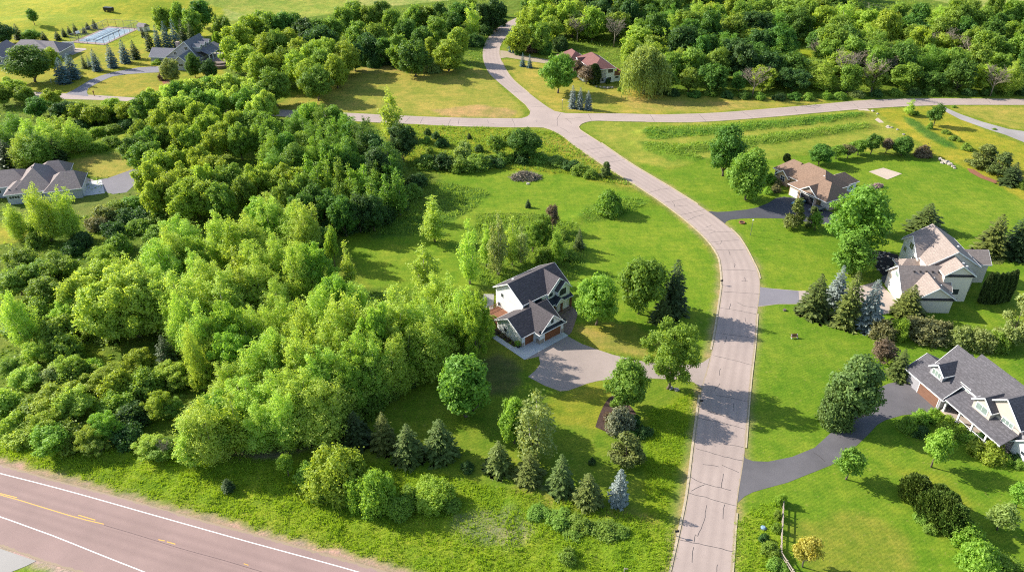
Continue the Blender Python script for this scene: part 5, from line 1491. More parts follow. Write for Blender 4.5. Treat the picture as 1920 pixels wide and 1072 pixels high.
TB('spruce', 1695, 602, 534, 62, 'olive spruce in front of the beige house gable', None, 'pine')
for i, (x, y, yt, w, k, mk) in enumerate([(1650, 642, 598, 46, 'loose', 'russet'), (1682, 640, 592, 34, 'loose', 'lime'), (1728, 646, 590, 76, 'loose', 'russet'), (1758, 640, 598, 40, 'loose', 'russet'), (1792, 655, 608, 46, 'loose', 'olive'), (1830, 660, 612, 52, 'loose', 'olive'), (1862, 662, 622, 40, 'loose', 'forest')]):
    TB(k, x, y, yt, w, f'{CW[mk]} shrub, {ordinal(i)} from the spruce screen in the mixed hedge', 'mixed hedge between beige and grey houses', mk)
TB('pine', 1885, 662, 560, 74, 'tall bright olive pine at the right end of the mixed hedge', None, 'olive')
TB('young', 1650, 684, 640, 48, 'small reddish brown tree in front of the mixed hedge', None, 'plum')
TB('spruce', 1678, 716, 654, 48, 'green spruce at the garage corner of the grey house', None, 'spruce')
# --- grey house
TB('oval', 1590, 788, 659, 94, 'massive dark green tree beside the curved driveway', None, 'heavy')
TB('bush', 1560, 808, 715, 70, 'dark bushy growth skirting the massive dark tree at the curved driveway', None, 'heavy')
TB('young', 1586, 898, 841, 54, 'small round tree on the lawn below the curved driveway', None, 'maple')
TB('young', 1746, 875, 805, 52, 'light green young tree in front of the long porch', None, 'lime')
for i, (x, y, yt, w, mk) in enumerate([(1697, 812, 772, 34, 'weed'), (1722, 796, 770, 36, 'lime'), (1745, 795, 765, 30, 'lime'), (1768, 806, 778, 36, 'ash'), (1790, 820, 795, 34, 'ash'), (1812, 832, 808, 36, 'lime'), (1832, 834, 812, 28, 'deep'), (1720, 822, 800, 34, 'deep'), (1765, 832, 806, 36, 'ash'), (1846, 872, 830, 62, 'ash'), (1872, 872, 845, 34, 'lime'), (1900, 868, 845, 30, 'deep'), (1905, 880, 862, 24, 'weed')]):
    TB('shrub', x, y, yt, w, f'{CW[mk]} garden shrub, {ordinal(i)} along the planting bed before the long porch', 'planting bed before the long porch', mk)
for i, (x, y, yt, w) in enumerate([(1706, 952, 896, 58), (1722, 968, 908, 60), (1738, 984, 918, 60), (1754, 998, 932, 60), (1772, 1010, 950, 56), (1716, 940, 892, 46), (1788, 1008, 966, 44), (1742, 966, 908, 44), (1762, 984, 926, 44)]):
    TB('yew', x + (i % 2) * 4, y, yt + (i * 7 % 4) * 4, w, f'dark clipped yew bush, {ordinal(i)} from the top of the oblong clump on the lawn', 'oblong yew clump', 'yew')
for i, (x, y, yt, w) in enumerate([(1722, 982, 962, 26), (1742, 1002, 982, 28)]):
    TB('shrub', x, y, yt, w, f'low green shrub, {ordinal(i)} along the left foot of the yew clump', 'low shrubs by the yew clump', 'weed')
TB('loose', 1800, 1032, 974, 60, 'bright green bush at the lower end of the yew clump', None, 'lime')
TB('loose', 1822, 1085, 1022, 74, 'bright green bush cut by the bottom of the picture', None, 'lime')
TB('shrub', 1880, 1085, 1050, 60, 'low lime shrub in the bottom corner of the lawn', None, 'lime')
TB('young', 1904, 950, 910, 42, 'light green young tree at the right edge of the lawn', None, 'lime')
TB('young', 1869, 993, 948, 50, 'thin pale birch-like tree with a white trunk', None, 'willow')
TB('young', 1505, 1062, 1003, 46, 'small golden-leaved tree beside the rail fence', None, 'gold')
for i, (x, y, yt, w, mk) in enumerate([(1461, 950, 922, 22, 'lime'), (1455, 975, 955, 16, 'weed'), (1452, 1000, 980, 16, 'weed'), (1440, 1045, 1015, 34, 'weed'), (1455, 1075, 1050, 36, 'weed'), (1430, 1020, 1002, 20, 'deep')]):
    TB('shrub', x, y, yt, w, f'{CW[mk]} vine clump, {ordinal(i)} along the rail fence', 'vine clumps along the rail fence', mk)
# --- beyond the cross road, right
TB('young', 1750, 236, 196, 30, 'round dark green sapling tree by the gravel lane', None, 'dark')
TB('slender', 1705, 216, 186, 22, 'small light green tree by the cross road and gravel lane', None, 'poplar')
for i, (x, y, yt, w) in enumerate([(1716, 217, 207, 14), (1742, 243, 228, 12), (1772, 252, 242, 16), (1790, 266, 254, 20), (1812, 284, 268, 22), (1788, 203, 197, 10), (1864, 244, 240, 8)]):
    TB('shrub', x, y, yt, w, f'low green shrub, {ordinal(i)} along the meadow strip by the gravel lane', 'meadow strip shrubs', 'weed')
TB('willow', 1206, 176, 90, 90, 'big weeping willow at the edge of the golden lawn')
TB('round', 1046, 175, 102, 62, 'full green tree left of the red-roofed house', None, 'maple')
TB('round', 1062, 140, 103, 30, 'dark tree between the full green tree and the red roof', None, 'dark')
TB('young', 1078, 148, 112, 30, 'purple-brown tree hiding the left side of the red-roofed house', None, 'plum')
TB('young', 1099, 158, 122, 34, 'second reddish tree against the wall of the red-roofed house', None, 'plum')
TB('column', 1114, 160, 120, 22, 'dark evergreen column against the white wall', None, 'sprucedark')
TB('narrow', 980, 126, 99, 13, 'small grey-green spruce on the verge nearer the street bend', None, 'teal')
TB('narrow', 993, 129, 102, 13, 'small grey-green spruce on the verge nearer the red-roofed house', None, 'teal')
TB('dense', 1073, 205, 160, 20, 'leftmost of the three blue spruces by the junction', 'three blue spruces', 'blue')
TB('dense', 1087, 207, 164, 19, 'middle one of the three blue spruces by the junction', 'three blue spruces', 'blue')
TB('dense', 1102, 208, 170, 21, 'right-hand one of the three blue spruces by the junction', 'three blue spruces', 'blue')
TB('shrub', 1162, 172, 162, 10, 'little green shrub beside the white garden stones', None, 'weed')
TB('shrub', 1140, 158, 145, 9, 'dark shrub against the white house wall', None, 'deep')

# --- estate, upper left
TB('round', 66, 154, 84, 82, 'large dark round tree in front of the mauve-roofed house', None, 'dark')
TB('round', 103, 132, 88, 36, 'yellow-green tree right of the large dark round tree', None, 'ash')
TB('dense', 123, 160, 108, 36, 'blue spruce in front of the pair by the estate driveway', None, 'teal')
TB('dense', 140, 152, 101, 36, 'blue spruce at the back of the pair by the estate driveway', None, 'teal')
for i, (x, y, yt, w, k, mk) in enumerate([(160, 130, 98, 14, 'narrow', 'spruce'), (169, 127, 104, 9, 'narrow', 'teal'), (184, 136, 92, 24, 'dense', 'teal'), (214, 130, 83, 26, 'dense', 'teal'), (238, 121, 75, 27, 'dense', 'teal'), (256, 113, 76, 24, 'dense', 'sprucedark')]):
    TB(k, x, y, yt, w, f'{CW[mk]} spruce, {ordinal(i)} from the left in the row above the estate driveway', 'spruce row above the estate driveway', mk)
for i, (x, y, yt, w) in enumerate([(110, 77, 58, 16), (122, 71, 53, 14), (132, 67, 50, 12), (143, 65, 45, 13), (159, 64, 51, 11), (166, 58, 44, 13), (179, 56, 37, 13)]):
    TB('dense', x, y, yt, w, f'small dark conifer, {ordinal(i)} from the left along the ball court', 'conifers along the ball court', 'sprucedark')
TB('young', 68, 55, 24, 20, 'lone dark tree on the hay field', None, 'dark')
TB('dense', 37, 76, 45, 22, 'dark pointed conifer behind the mauve roofs', None, 'sprucedark')
TB('round', 62, 80, 56, 34, 'rounded green tree behind the mauve roofs', None, 'maple')
TB('dense', 86, 82, 59, 18, 'small dark conifer at the right of the rounded tree behind the mauve roofs', None, 'sprucedark')
TB('round', 6, 84, 42, 52, 'dark broad tree at the left edge behind the mauve roofs', None, 'deep')
for i, (x, y, yt, w, mk) in enumerate([(270, 72, 50, 12, 'sprucedark'), (284, 98, 46, 22, 'sprucedark'), (300, 96, 48, 22, 'teal'), (317, 96, 40, 26, 'teal'), (333, 94, 36, 24, 'teal'), (348, 88, 36, 22, 'sprucedark'), (362, 84, 40, 22, 'spruce')]):
    TB('dense', x, y, yt, w, f'{CW[mk]} spruce, {ordinal(i)} from the court in the tall row behind the blue-grey house', 'tall spruce row behind the blue-grey house', mk)
TB('shrub', 295, 122, 110, 22, 'round clipped bush at the garage of the blue-grey house', None, 'lime')
TB('round', 325, 158, 110, 38, 'yellow-green round tree before the blue-grey house', None, 'olive')
TB('shrub', 306, 152, 132, 18, 'dark shrub on the red mulch bed', None, 'plum')
TB('round', 367, 146, 98, 30, 'dark green tree against the blue-grey house front', None, 'dark')
TB('round', 396, 150, 112, 30, 'second dark green tree against the blue-grey house front', None, 'deep')
TB('column', 413, 100, 61, 20, 'green column-shaped tree beside the stone terrace', None, 'forest')
for i, (x, y, yt, w) in enumerate([(188, 3, -8, 8), (203, 2, -3, 6), (228, 6, 2, 4), (245, 4, -8, 12), (261, 9, -2, 10), (278, 6, -12, 16)]):
    TB('dense', x, y, yt, w, f'dark conifer, {ordinal(i)} from the left along the far edge of the hay field', 'conifers at the far edge of the hay field', 'sprucedark')

# --- north-west grove beside the blue-grey house
rank([('forest', x, y, J(14, 0.06), J(10.5), m) for x, y, m in [(300, 8, 'forest'), (330, 2, 'forest'), (352, 14, 'forest'), (372, 0, 'dark'), (395, 12, 'dead'), (412, 26, 'forest'), (440, 44, 'ash'), (462, 26, 'ash'), (482, 18, 'forest'), (430, 70, 'ash'), (452, 80, 'ash')] if m != 'dead'], 'from the left in the wood behind the blue-grey house', 'wood behind the blue-grey house')
TT('dead', 372, -4, 13, 8, 'grey bare tree among the wood behind the blue-grey house')
rank([('round', x, y, J(14, 0.05), J(11.0, 0.08), m) for x, y, m in [(495, 62, 'ash'), (517, 54, 'forest'), (538, 52, 'ash'), (560, 70, 'ash'), (585, 74, 'ash'), (612, 70, 'ash'), (642, 80, 'ash'), (478, 98, 'ash'), (508, 100, 'ash'), (528, 88, 'forest'), (550, 96, 'ash'), (570, 112, 'ash'), (600, 88, 'forest'), (625, 100, 'ash'), (588, 124, 'maple'), (508, 128, 'maple')]], 'from the left in the rounded grove above the cross road', 'rounded grove above the cross road')
rank([('forest', x, y, J(14, 0.08), J(10.5), m) for x, y, m in [(500, 22, 'forest'), (525, 18, 'dark'), (548, 24, 'dark'), (566, 34, 'deep'), (590, 32, 'dark'), (597, 46, 'deep'), (620, 30, 'forest'), (642, 12, 'forest'), (662, 2, 'forest'), (690, 6, 'forest'), (715, 2, 'dark'), (664, 40, 'forest'), (700, 40, 'forest'), (732, 16, 'forest'), (757, 30, 'dark'), (775, 8, 'forest'), (800, 6, 'forest'), (825, 4, 'dark'), (817, 30, 'forest'), (845, 18, 'dark'), (862, 4, 'dark'), (690, 62, 'deep'), (720, 66, 'dark'), (748, 62, 'forest'), (775, 72, 'dark'), (790, 50, 'dark'), (660, 76, 'deep'), (905, 6, 'deep'), (925, 12, 'deep'), (930, -4, 'deep'), (880, -6, 'forest')]], 'from the left in the dark wood above the golden clearing', 'dark wood above the golden clearing')
rank([('loose', x, y, hh, w, m) for x, y, hh, w, m in [(677, 99, 5, 6, 'maple'), (722, 88, 7, 7, 'deep'), (770, 96, 6, 7, 'dark'), (812, 112, 5, 7, 'olive'), (793, 84, 6, 6, 'dark'), (745, 98, 6, 6.5, 'deep'), (700, 103, 5, 6, 'deep'), (908, 40, 6, 8, 'deep'), (890, 62, 6, 8, 'deep'), (925, 28, 5, 7, 'deep')]], 'from the left along the foot of the dark wood', 'shrubs along the foot of the dark wood')
TB('oval', 842, 134, 70, 52, 'bright yellow-green tree bulging from the dark wood edge', None, 'ash')
TB('oval', 860, 118, 44, 40, 'taller yellow-green tree behind the bulging bright tree', None, 'ash')
TB('oval', 810, 122, 66, 26, 'small yellow-green tree in the shade left of the bulging tree', None, 'ash')
TB('slender', 887, 72, 2, 28, 'bright columnar poplar at the bend of the upper street', None, 'poplar')

# --- wood north-east, behind the cross road: rows counted from the willow end
base_rows = [(172, 1236, 1980, 13), (152, 1232, 1990, 13), (134, 1180, 2000, 14), (118, 1160, 2000, 14), (100, 968, 2010, 15), (82, 975, 2010, 15), (66, 985, 2020, 15), (50, 992, 2020, 15), (34, 985, 1900, 15), (18, 990, 1720, 15), (2, 990, 1640, 15), (-14, 1000, 1560, 15)]
ROWN = ['front', 'second', 'third', 'fourth', 'fifth', 'sixth', 'seventh', 'eighth', 'ninth', 'tenth', 'eleventh', 'rearmost']
mats = ['forest', 'forest', 'dark', 'dark', 'ash', 'deep', 'forest', 'maple']
DEADSPOTS = [(1085, 22), (1155, 30), (1422, 114), (1622, 80), (1650, 108), (1672, 88), (1752, 54), (1787, 54), (1830, 66), (1880, 112), (1647, 2), (1592, 98), (1545, 60)]
for ri, (yb, x0, x1, hh) in enumerate(base_rows):
    sp = pxm(*G(1400, yb), 6) * 10.4
    x = x0 + (ri % 2) * sp * 0.45; row = []
    while x < x1:
        bx, by = x + rj.normal() * sp * 0.10, yb + rj.normal() * 3.0
        skip = (bx > 1600 and by < 62) or (1470 < bx < 1530 and 96 < by < 140) or (bx < 1180 and by > 108) or (ri == 0 and 1190 < bx < 1238)
        if 1040 < bx < 1165 and 94 < by < 125: skip = True
        if by < 5 + (bx - 1600) * 0.1 and bx > 1600: skip = True
        X, Y = G(bx, by)
        if bx < 1040 and by > 20:
            cxr = 1000 + (40 - by) * 0.2
            if bx < 968: skip = True
        if not skip: row.append((X, Y, bx))
        x += sp * (1 + 0.08 * rj.normal())
    for i, (X, Y, bx) in enumerate(row):
        bright = vnoise(np.array([X]), np.array([Y]), 26.0, 55)[0]
        mk = ('ash' if bright > 0.66 else 'forest' if bright > 0.45 else 'dark' if rj.random() < 0.7 else 'deep') if ri > 0 else mats[i % 8]
        if bx > 1500 and mk == 'deep': mk = 'forest'
        h2 = J(hh * (0.86 if ri == 0 else 1.0), 0.15)
        u_ = rj.random(); kd = 'forest' if u_ < 0.68 else 'ash' if u_ < 0.84 else 'poplar' if u_ < 0.94 else 'round'
        if kd == 'poplar': mk = 'poplar' if mk in ('ash', 'forest') else 'maple'
        plant(kd, X, Y, h2, J(11.8 if ri else 10.0, 0.14), f'{CW[mk]} woodland tree, {ordinal(i)} from the left in the {ROWN[ri]} row of the far wood', 'far wood behind the cross road', mk)
for i, (x, y) in enumerate(sorted(DEADSPOTS)):
    X, Y = G(x, y, 14.0)
    plant('dead', X, Y, J(14.5, 0.04), J(10.5, 0.1), f'grey-brown bare tree, {ordinal(i)} from the left among the far wood', 'bare trees in the far wood')
for i, (x, y, w, mk) in enumerate([(1236, 178, 22, 'olive'), (1262, 182, 26, 'deep'), (1300, 184, 24, 'dark'), (1332, 182, 26, 'weed'), (1362, 186, 22, 'deep'), (1396, 187, 24, 'dark'), (1424, 188, 22, 'weed'), (1458, 189, 26, 'deep'), (1488, 189, 24, 'dark'), (1514, 190, 22, 'weed'), (1548, 188, 20, 'lime'), (1572, 188, 24, 'weed'), (1605, 184, 26, 'olive'), (1640, 183, 24, 'deep'), (1676, 182, 26, 'weed'), (1712, 181, 24, 'deep'), (1745, 181, 26, 'dark'), (1780, 181, 24, 'weed'), (1815, 181, 24, 'deep'), (1850, 181, 26, 'dark'), (1885, 181, 24, 'weed'), (1915, 181, 26, 'deep')]):
    TB('shrub', x, y, y - 17, w, f'{CW[mk]} shrub, {ordinal(i)} from the willow along the foot of the far wood', 'shrubs at the foot of the far wood', mk)
for i, (x, y, yt, w, mk) in enumerate([(965, 100, 78, 22, 'teal'), (975, 104, 84, 18, 'dark'), (1000, 100, 80, 26, 'plum'), (1022, 104, 70, 26, 'dark'), (1050, 98, 66, 30, 'deep'), (940, 34, 14, 20, 'deep'), (938, 22, 10, 10, 'greyleaf')]):
    TB('loose', x, y, yt, w, f'{CW[mk]} bush, {ordinal(i)} along the wood edge by the upper street bend', 'bushes by the upper street bend', mk)

# --- left wood, back part next to the cross road
rank([('ash', x, y, J(11, 0.06), J(8.8), 'poplar' if i % 3 else 'maple') for i, (x, y) in enumerate([(268, 172), (288, 166), (307, 158), (325, 152), (343, 148), (362, 144), (380, 141), (400, 140), (419, 139), (437, 140), (455, 143), (470, 149), (484, 158), (498, 170), (480, 178), (455, 168), (430, 162), (400, 164), (372, 166), (340, 172), (310, 182)])], 'from the left in the feathery stand behind the cross road', 'feathery stand by the cross road')
rank([('ash', x, y, J(11, 0.06), J(8.2), m) for x, y, m in [(292, 200, 'ash'), (330, 212, 'ash'), (363, 190, 'ash'), (381, 210, 'ash'), (396, 197, 'ash'), (431, 203, 'ash'), (328, 228, 'ash'), (351, 234, 'ash'), (396, 240, 'ash'), (462, 205, 'forest'), (490, 208, 'maple'), (273, 240, 'maple'), (245, 252, 'dark'), (258, 222, 'forest'), (300, 232, 'forest'), (415, 226, 'ash'), (441, 232, 'forest'), (477, 232, 'forest'), (262, 262, 'maple')]], 'from the left in the yellow-green middle of the wood', 'yellow-green middle of the wood')
rank([('ash', x, y, J(12, 0.06), J(8.0), m) for x, y, m in [(270, 302, 'ash'), (290, 279, 'ash'), (326, 274, 'ash'), (366, 273, 'ash'), (396, 288, 'ash'), (421, 308, 'forest'), (371, 303, 'ash'), (336, 304, 'ash'), (281, 334, 'ash'), (336, 344, 'ash'), (379, 338, 'ash'), (310, 322, 'ash'), (408, 340, 'forest'), (355, 328, 'ash')]], 'from the left in the yellow-green clump by the concrete apron', 'yellow-green clump by the low grey house')
rank([(('ash', 'poplar', 'oval', 'poplar')[i % 4], x, y, J(13.5, 0.08), J(8.2, 0.1), 'lime' if m == 'maple' and i % 3 == 1 else m) for i, (x, y, m) in enumerate([(505, 220, 'maple'), (504, 240, 'maple'), (531, 240, 'maple'), (553, 207, 'maple'), (572, 190, 'maple'), (600, 190, 'maple'), (626, 195, 'maple'), (641, 210, 'maple'), (609, 224, 'maple'), (581, 226, 'maple'), (564, 242, 'maple'), (617, 236, 'maple'), (658, 228, 'dark'), (680, 219, 'dark'), (649, 248, 'maple'), (673, 242, 'dark'), (697, 246, 'deep'), (512, 276, 'maple'), (545, 268, 'maple'), (583, 258, 'maple'), (619, 262, 'maple'), (650, 268, 'dark'), (706, 272, 'deep'), (725, 268, 'dark')])], 'from the left in the stand below the cross road', 'dense green stand below the cross road')
rank([('slender', x, y, J(13, 0.06), J(4.8), m) for x, y, m in [(572, 290, 'lime'), (592, 306, 'forest'), (611, 299, 'lime'), (632, 294, 'forest'), (652, 306, 'lime'), (680, 306, 'lime'), (704, 302, 'forest'), (731, 288, 'maple'), (743, 318, 'maple'), (718, 326, 'maple'), (694, 332, 'maple'), (664, 334, 'maple'), (628, 330, 'maple')]], 'from the left along the shaded front of the dark stand', 'shaded front of the dark stand')
rank([('ash', x, y, J(11, 0.06), J(7.5), m) for x, y, m in [(472, 309, 'ash'), (489, 305, 'ash'), (514, 315, 'ash'), (540, 306, 'ash'), (560, 325, 'forest'), (452, 330, 'forest'), (530, 338, 'forest'), (585, 345, 'dark'), (612, 358, 'dark'), (640, 366, 'dark'), (668, 360, 'deep'), (560, 360, 'dark'), (696, 366, 'deep')]], 'from the left in the middle of the deep wood', 'middle of the deep wood')
rank([('loose', x, y, hh, w, m) for x, y, hh, w, m in [(620, 402, 5, 7, 'deep'), (650, 398, 5, 7, 'deep'), (680, 392, 5, 7, 'deep'), (715, 380, 5, 7, 'deep'), (745, 362, 4.5, 6.5, 'deep'), (770, 345, 4, 6, 'weed'), (780, 325, 4, 6, 'deep'), (600, 425, 5, 6, 'dark'), (728, 350, 5, 7, 'deep')]], 'from the left along the shaded foot of the wood', 'shrubs along the shaded foot of the wood')

# --- left wood, light poplars in front
rank(mingle([('poplar', x, y, J(14, 0.06), J(6.6), 'poplar') for x, y in [(500, 352), (485, 360), (470, 372), (450, 386), (425, 404), (400, 398), (540, 380), (560, 370), (507, 424), (455, 420)]]), 'from the left in the light poplars before the deep wood', 'light poplars before the deep wood')
rank(mingle([('poplar', x, y, J(14, 0.06), J(7.0), 'poplar') for x, y in [(332, 405), (318, 428), (350, 440), (295, 448), (430, 462), (470, 446), (482, 474), (375, 480), (555, 440), (573, 450), (412, 500), (450, 500), (505, 508), (325, 500), (287, 503), (345, 470), (618, 503)]]), 'from the left in the middle belt of light poplars', 'middle belt of light poplars')
rank([('grand', 222, 500, 17, 15.5, 'poplar'), ('ash', 178, 528, 14, 11, 'poplar'), ('ash', 268, 520, 15, 11, 'poplar'), ('poplar', 250, 503, 15, 7, 'poplar'), ('poplar', 212, 478, 13, 6, 'poplar'), ('slender', 232, 473, 12, 4.5, 'poplar'), ('ash', 137, 516, 10, 9, 'poplar'), ('ash', 100, 478, 8, 8, 'forest'), ('ash', 175, 490, 9, 8, 'poplar'), ('ash', 60, 490, 7, 8, 'weed'), ('ash', 30, 470, 7, 8, 'weed'), ('ash', 20, 505, 7, 8, 'weed'), ('poplar', 10, 540, 14, 6.0, 'poplar'), ('ash', 75, 520, 7, 8, 'weed')], 'from the left in the western poplar stand', 'western poplar stand')
rank(mingle([('poplar', x, y, J(15, 0.05), J(6.8), 'poplar') for x, y in [(325, 548), (362, 570), (412, 556), (462, 574), (300, 560), (385, 600), (518, 550), (555, 562), (580, 540), (432, 610), (345, 610)]]), 'from the left in the rear belt of the thicket', 'rear belt of the thicket')
rank(mingle([('poplar', x, y, J(15, 0.05), J(6.8), 'poplar') for x, y in [(635, 545), (667, 537), (700, 560), (730, 544), (755, 540), (780, 538), (817, 508), (840, 520), (862, 534), (885, 545), (795, 566), (842, 570)]]), 'from the left in the poplars beside the farmhouse', 'poplars beside the farmhouse')
rank(mingle([('poplar', x, y, J(14.5, 0.05), J(6.8), 'poplar') for x, y in [(475, 634), (500, 615), (522, 622), (555, 612), (585, 600), (620, 596), (675, 602), (705, 588), (740, 606), (772, 612), (730, 630), (650, 640), (605, 648), (800, 592)]]), 'from the left in the middle belt of the thicket', 'middle belt of the thicket')
rank(mingle([('poplar', x, y, J(13, 0.05), J(6.6), 'poplar') for x, y in [(425, 672), (450, 706), (400, 732), (370, 742), (485, 662), (505, 690), (540, 676), (580, 664), (620, 680), (655, 665), (690, 640), (430, 740), (470, 742), (515, 728), (555, 716), (600, 708)]]), 'from the left in the front belt of the thicket', 'front belt of the thicket')
rank([('young' if hh > 5.5 else 'loose', x, y, hh, w, m) for x, y, hh, w, m in [(865, 610, 6, 5, 'poplar'), (835, 628, 6, 5, 'poplar'), (770, 668, 6, 5, 'poplar'), (725, 690, 6, 5, 'poplar'), (670, 712, 6.5, 5.5, 'poplar'), (640, 738, 6, 5, 'lime'), (690, 730, 5, 6, 'maple'), (660, 748, 4.5, 6, 'forest'), (720, 712, 4, 5, 'weed'), (850, 640, 4, 5, 'forest'), (810, 660, 4, 5, 'forest'), (760, 690, 3.5, 5, 'deep'), (905, 600, 3.5, 4.5, 'lime'), (918, 590, 2.5, 3, 'weed'), (640, 770, 4, 5, 'dark'), (590, 790, 3.5, 5, 'deep'), (550, 800, 3.5, 5, 'weed'), (500, 800, 3.5, 5, 'weed')]], 'from the left along the lawn foot of the poplar thicket', 'shrubs along the lawn foot of the thicket')
rank([(('loose', 'airy')[i % 2], x, y, J(5, 0.2), J(6.5, 0.15), ('weed', 'ash', 'forest', 'poplar')[i % 4]) for i, (x, y) in enumerate([(110, 628), (150, 602), (200, 612), (55, 640), (95, 592), (250, 650), (330, 640), (300, 684), (270, 692), (190, 690), (130, 678), (340, 692), (28, 600), (15, 560), (70, 556), (120, 560), (210, 440), (190, 462), (235, 500)])], 'from the left in the brush around the big western poplar', 'brush round the big western poplar')
TT('spruce', 300, 628, 9, 5.5, 'dark spruce hidden under the big western poplar', None, 'sprucedark')
TB('slender', 366, 874, 788, 48, 'feathery light green tree at the front corner of the scrub', None, 'poplar')

# --- scrub in the lower left
SC = S(0, 536, [(830, 640, 7, 7, 'ash'), (480, 530, 6, 7, 'olive'), (700, 740, 5.5, 6, 'olive'), (400, 760, 7, 8, 'ash'), (850, 800, 6, 7, 'ash'), (1150, 800, 6, 6, 'ash'), (80, 690, 7, 8, 'forest'), (60, 960, 5, 6, 'olive'), (300, 940, 6, 7, 'ash'), (500, 780, 7, 7, 'forest'), (600, 860, 6, 7, 'forest'), (230, 840, 6, 7, 'forest'), (750, 960, 6, 7, 'ash'), (950, 880, 5.5, 7, 'deep'), (1250, 700, 5, 6, 'weed'), (1300, 560, 6, 7, 'forest'), (420, 590, 5, 6, 'olive'), (1000, 700, 5, 6, 'weed'), (1380, 880, 5, 6, 'weed'), (40, 540, 5, 6, 'weed'), (650, 540, 5, 6, 'ash'), (1500, 560, 7, 7, 'ash'), (1050, 980, 5, 6, 'ash'), (350, 1060, 6, 7, 'ash'), (480, 1050, 6, 7, 'forest'), (630, 1060, 5, 6, 'olive'), (800, 1070, 5, 6, 'ash'), (920, 1040, 5, 6, 'deep'), (1100, 1130, 4.5, 6, 'forest'), (1210, 1190, 3.5, 5, 'weed'), (1300, 1200, 3.5, 4.5, 'weed'), (150, 1060, 4, 6, 'weed'), (700, 1150, 3.5, 5, 'weed'), (-40, 760, 6, 7, 'forest'), (-30, 1010, 4, 6, 'weed'), (1280, 860, 4, 5, 'weed'), (170, 620, 5, 6, 'weed')])
MM = {'olive': 'ash', 'forest': 'poplar', 'ash': 'lime', 'weed': 'poplar'}
rank([(('loose', 'airy', 'ash', 'loose', 'airy')[i % 5], x, y, hh * (0.82, 0.95, 0.88, 0.7, 1.0)[i % 5], w * (0.9, 1.0, 1.05, 1.0, 0.9)[i % 5], MM.get(m, m) if i % 2 else m) for i, (x, y, hh, w, m) in enumerate([q for j, q in enumerate(SC) if j % 4 != 2])], 'from the left in the scrub above the highway', 'scrub above the highway')
TB('dead', 312, 862, 826, 30, 'small grey leafless bush in front of the scrub')

# --- far left: around the low grey house and the estate road
rank([('ash', x, y, J(7.5, 0.08), J(8.0), m) for x, y, m in [(15, 145, 'ash'), (40, 160, 'forest'), (90, 168, 'ash'), (142, 192, 'ash'), (175, 194, 'ash'), (205, 184, 'ash'), (232, 190, 'ash'), (255, 196, 'forest'), (-8, 158, 'forest'), (65, 182, 'dark'), (115, 190, 'deep')]], 'from the left in the hedge trees along the estate road', 'hedge trees along the estate road')
rank([('poplar', x, y, J(11, 0.06), J(7.5), m) for x, y, m in [(15, 210, 'maple'), (40, 222, 'poplar'), (72, 218, 'poplar'), (103, 215, 'poplar'), (128, 222, 'poplar'), (55, 240, 'maple'), (90, 236, 'poplar'), (0, 232, 'maple'), (30, 250, 'poplar')]], 'from the left in the stand behind the low grey house', 'stand behind the low grey house')
TB('spruce', 22, 318, 262, 42, 'dark spruce behind the left roofs of the low grey house', None, 'sprucedark')
TB('spruce', 66, 312, 258, 40, 'dark spruce behind the middle roof of the low grey house', None, 'sprucedark')
TB('spruce', 112, 306, 258, 34, 'dark spruce at the right corner of the low grey house', None, 'sprucedark')
TB('poplar', 98, 452, 342, 50, 'light green poplar hiding the front wall of the low grey house', None, 'poplar')
TB('poplar', 140, 450, 349, 46, 'second light green poplar before the low grey house', None, 'poplar')
TB('poplar', 38, 446, 382, 40, 'short light green poplar at the left corner of the low grey house', None, 'poplar')
rank([('loose', x, y, hh, w, m) for x, y, hh, w, m in [(190, 384, 4, 7, 'olive'), (215, 372, 4, 7, 'forest'), (238, 366, 4, 7, 'maple'), (175, 402, 4, 6, 'russet'), (230, 392, 4, 7, 'deep'), (260, 388, 4.5, 7, 'deep'), (285, 395, 4, 7, 'weed'), (205, 415, 4, 6, 'deep'), (255, 412, 3.5, 6, 'weed'), (285, 424, 3.5, 6, 'weed'), (66, 410, 4, 5, 'forest'), (62, 434, 4, 5, 'weed'), (150, 432, 4, 6, 'deep'), (130, 452, 3.5, 5, 'deep')]], 'from the left in the bushes below the low grey house', 'bushes below the low grey house')
rank([('loose', x, y, 3.0, 6, m) for x, y, m in [(150, 245, 'weed'), (180, 238, 'lime'), (205, 232, 'weed'), (178, 266, 'lime'), (205, 256, 'weed'), (235, 222, 'deep'), (215, 210, 'deep'), (175, 214, 'deep'), (150, 222, 'deep')]], 'from the left in the bright hollow beside the wood', 'shrubs in the bright hollow')
# ------------------------------------------------------------------ ground cover: tall grass and undergrowth (nobody could count these)
rg = np.random.default_rng(404)


def scatter(n, box, polys, need_tall):
    X = rg.uniform(box[0], box[1], n); Y = rg.uniform(box[2], box[3], n)
    ix, iy = PX(X, Y, 0.0)
    ok = np.zeros(n, bool)
    for p in polys: ok |= pip(p, ix, iy)
    ok &= tall_at(X, Y) > need_tall
    for r_ in ROADS[:1] + ROADS[-1:] + list(PADW.values()):
        ok &= ~pip(r_, X, Y)
    X, Y = X[ok], Y[ok]
    iy_, ix_ = np.clip(np.searchsorted(ys, Y) - 1, 0, ny_ - 2), np.clip(np.searchsorted(xs, X) - 1, 0, nx_ - 2)
    return X, Y, relief[iy_, ix_]


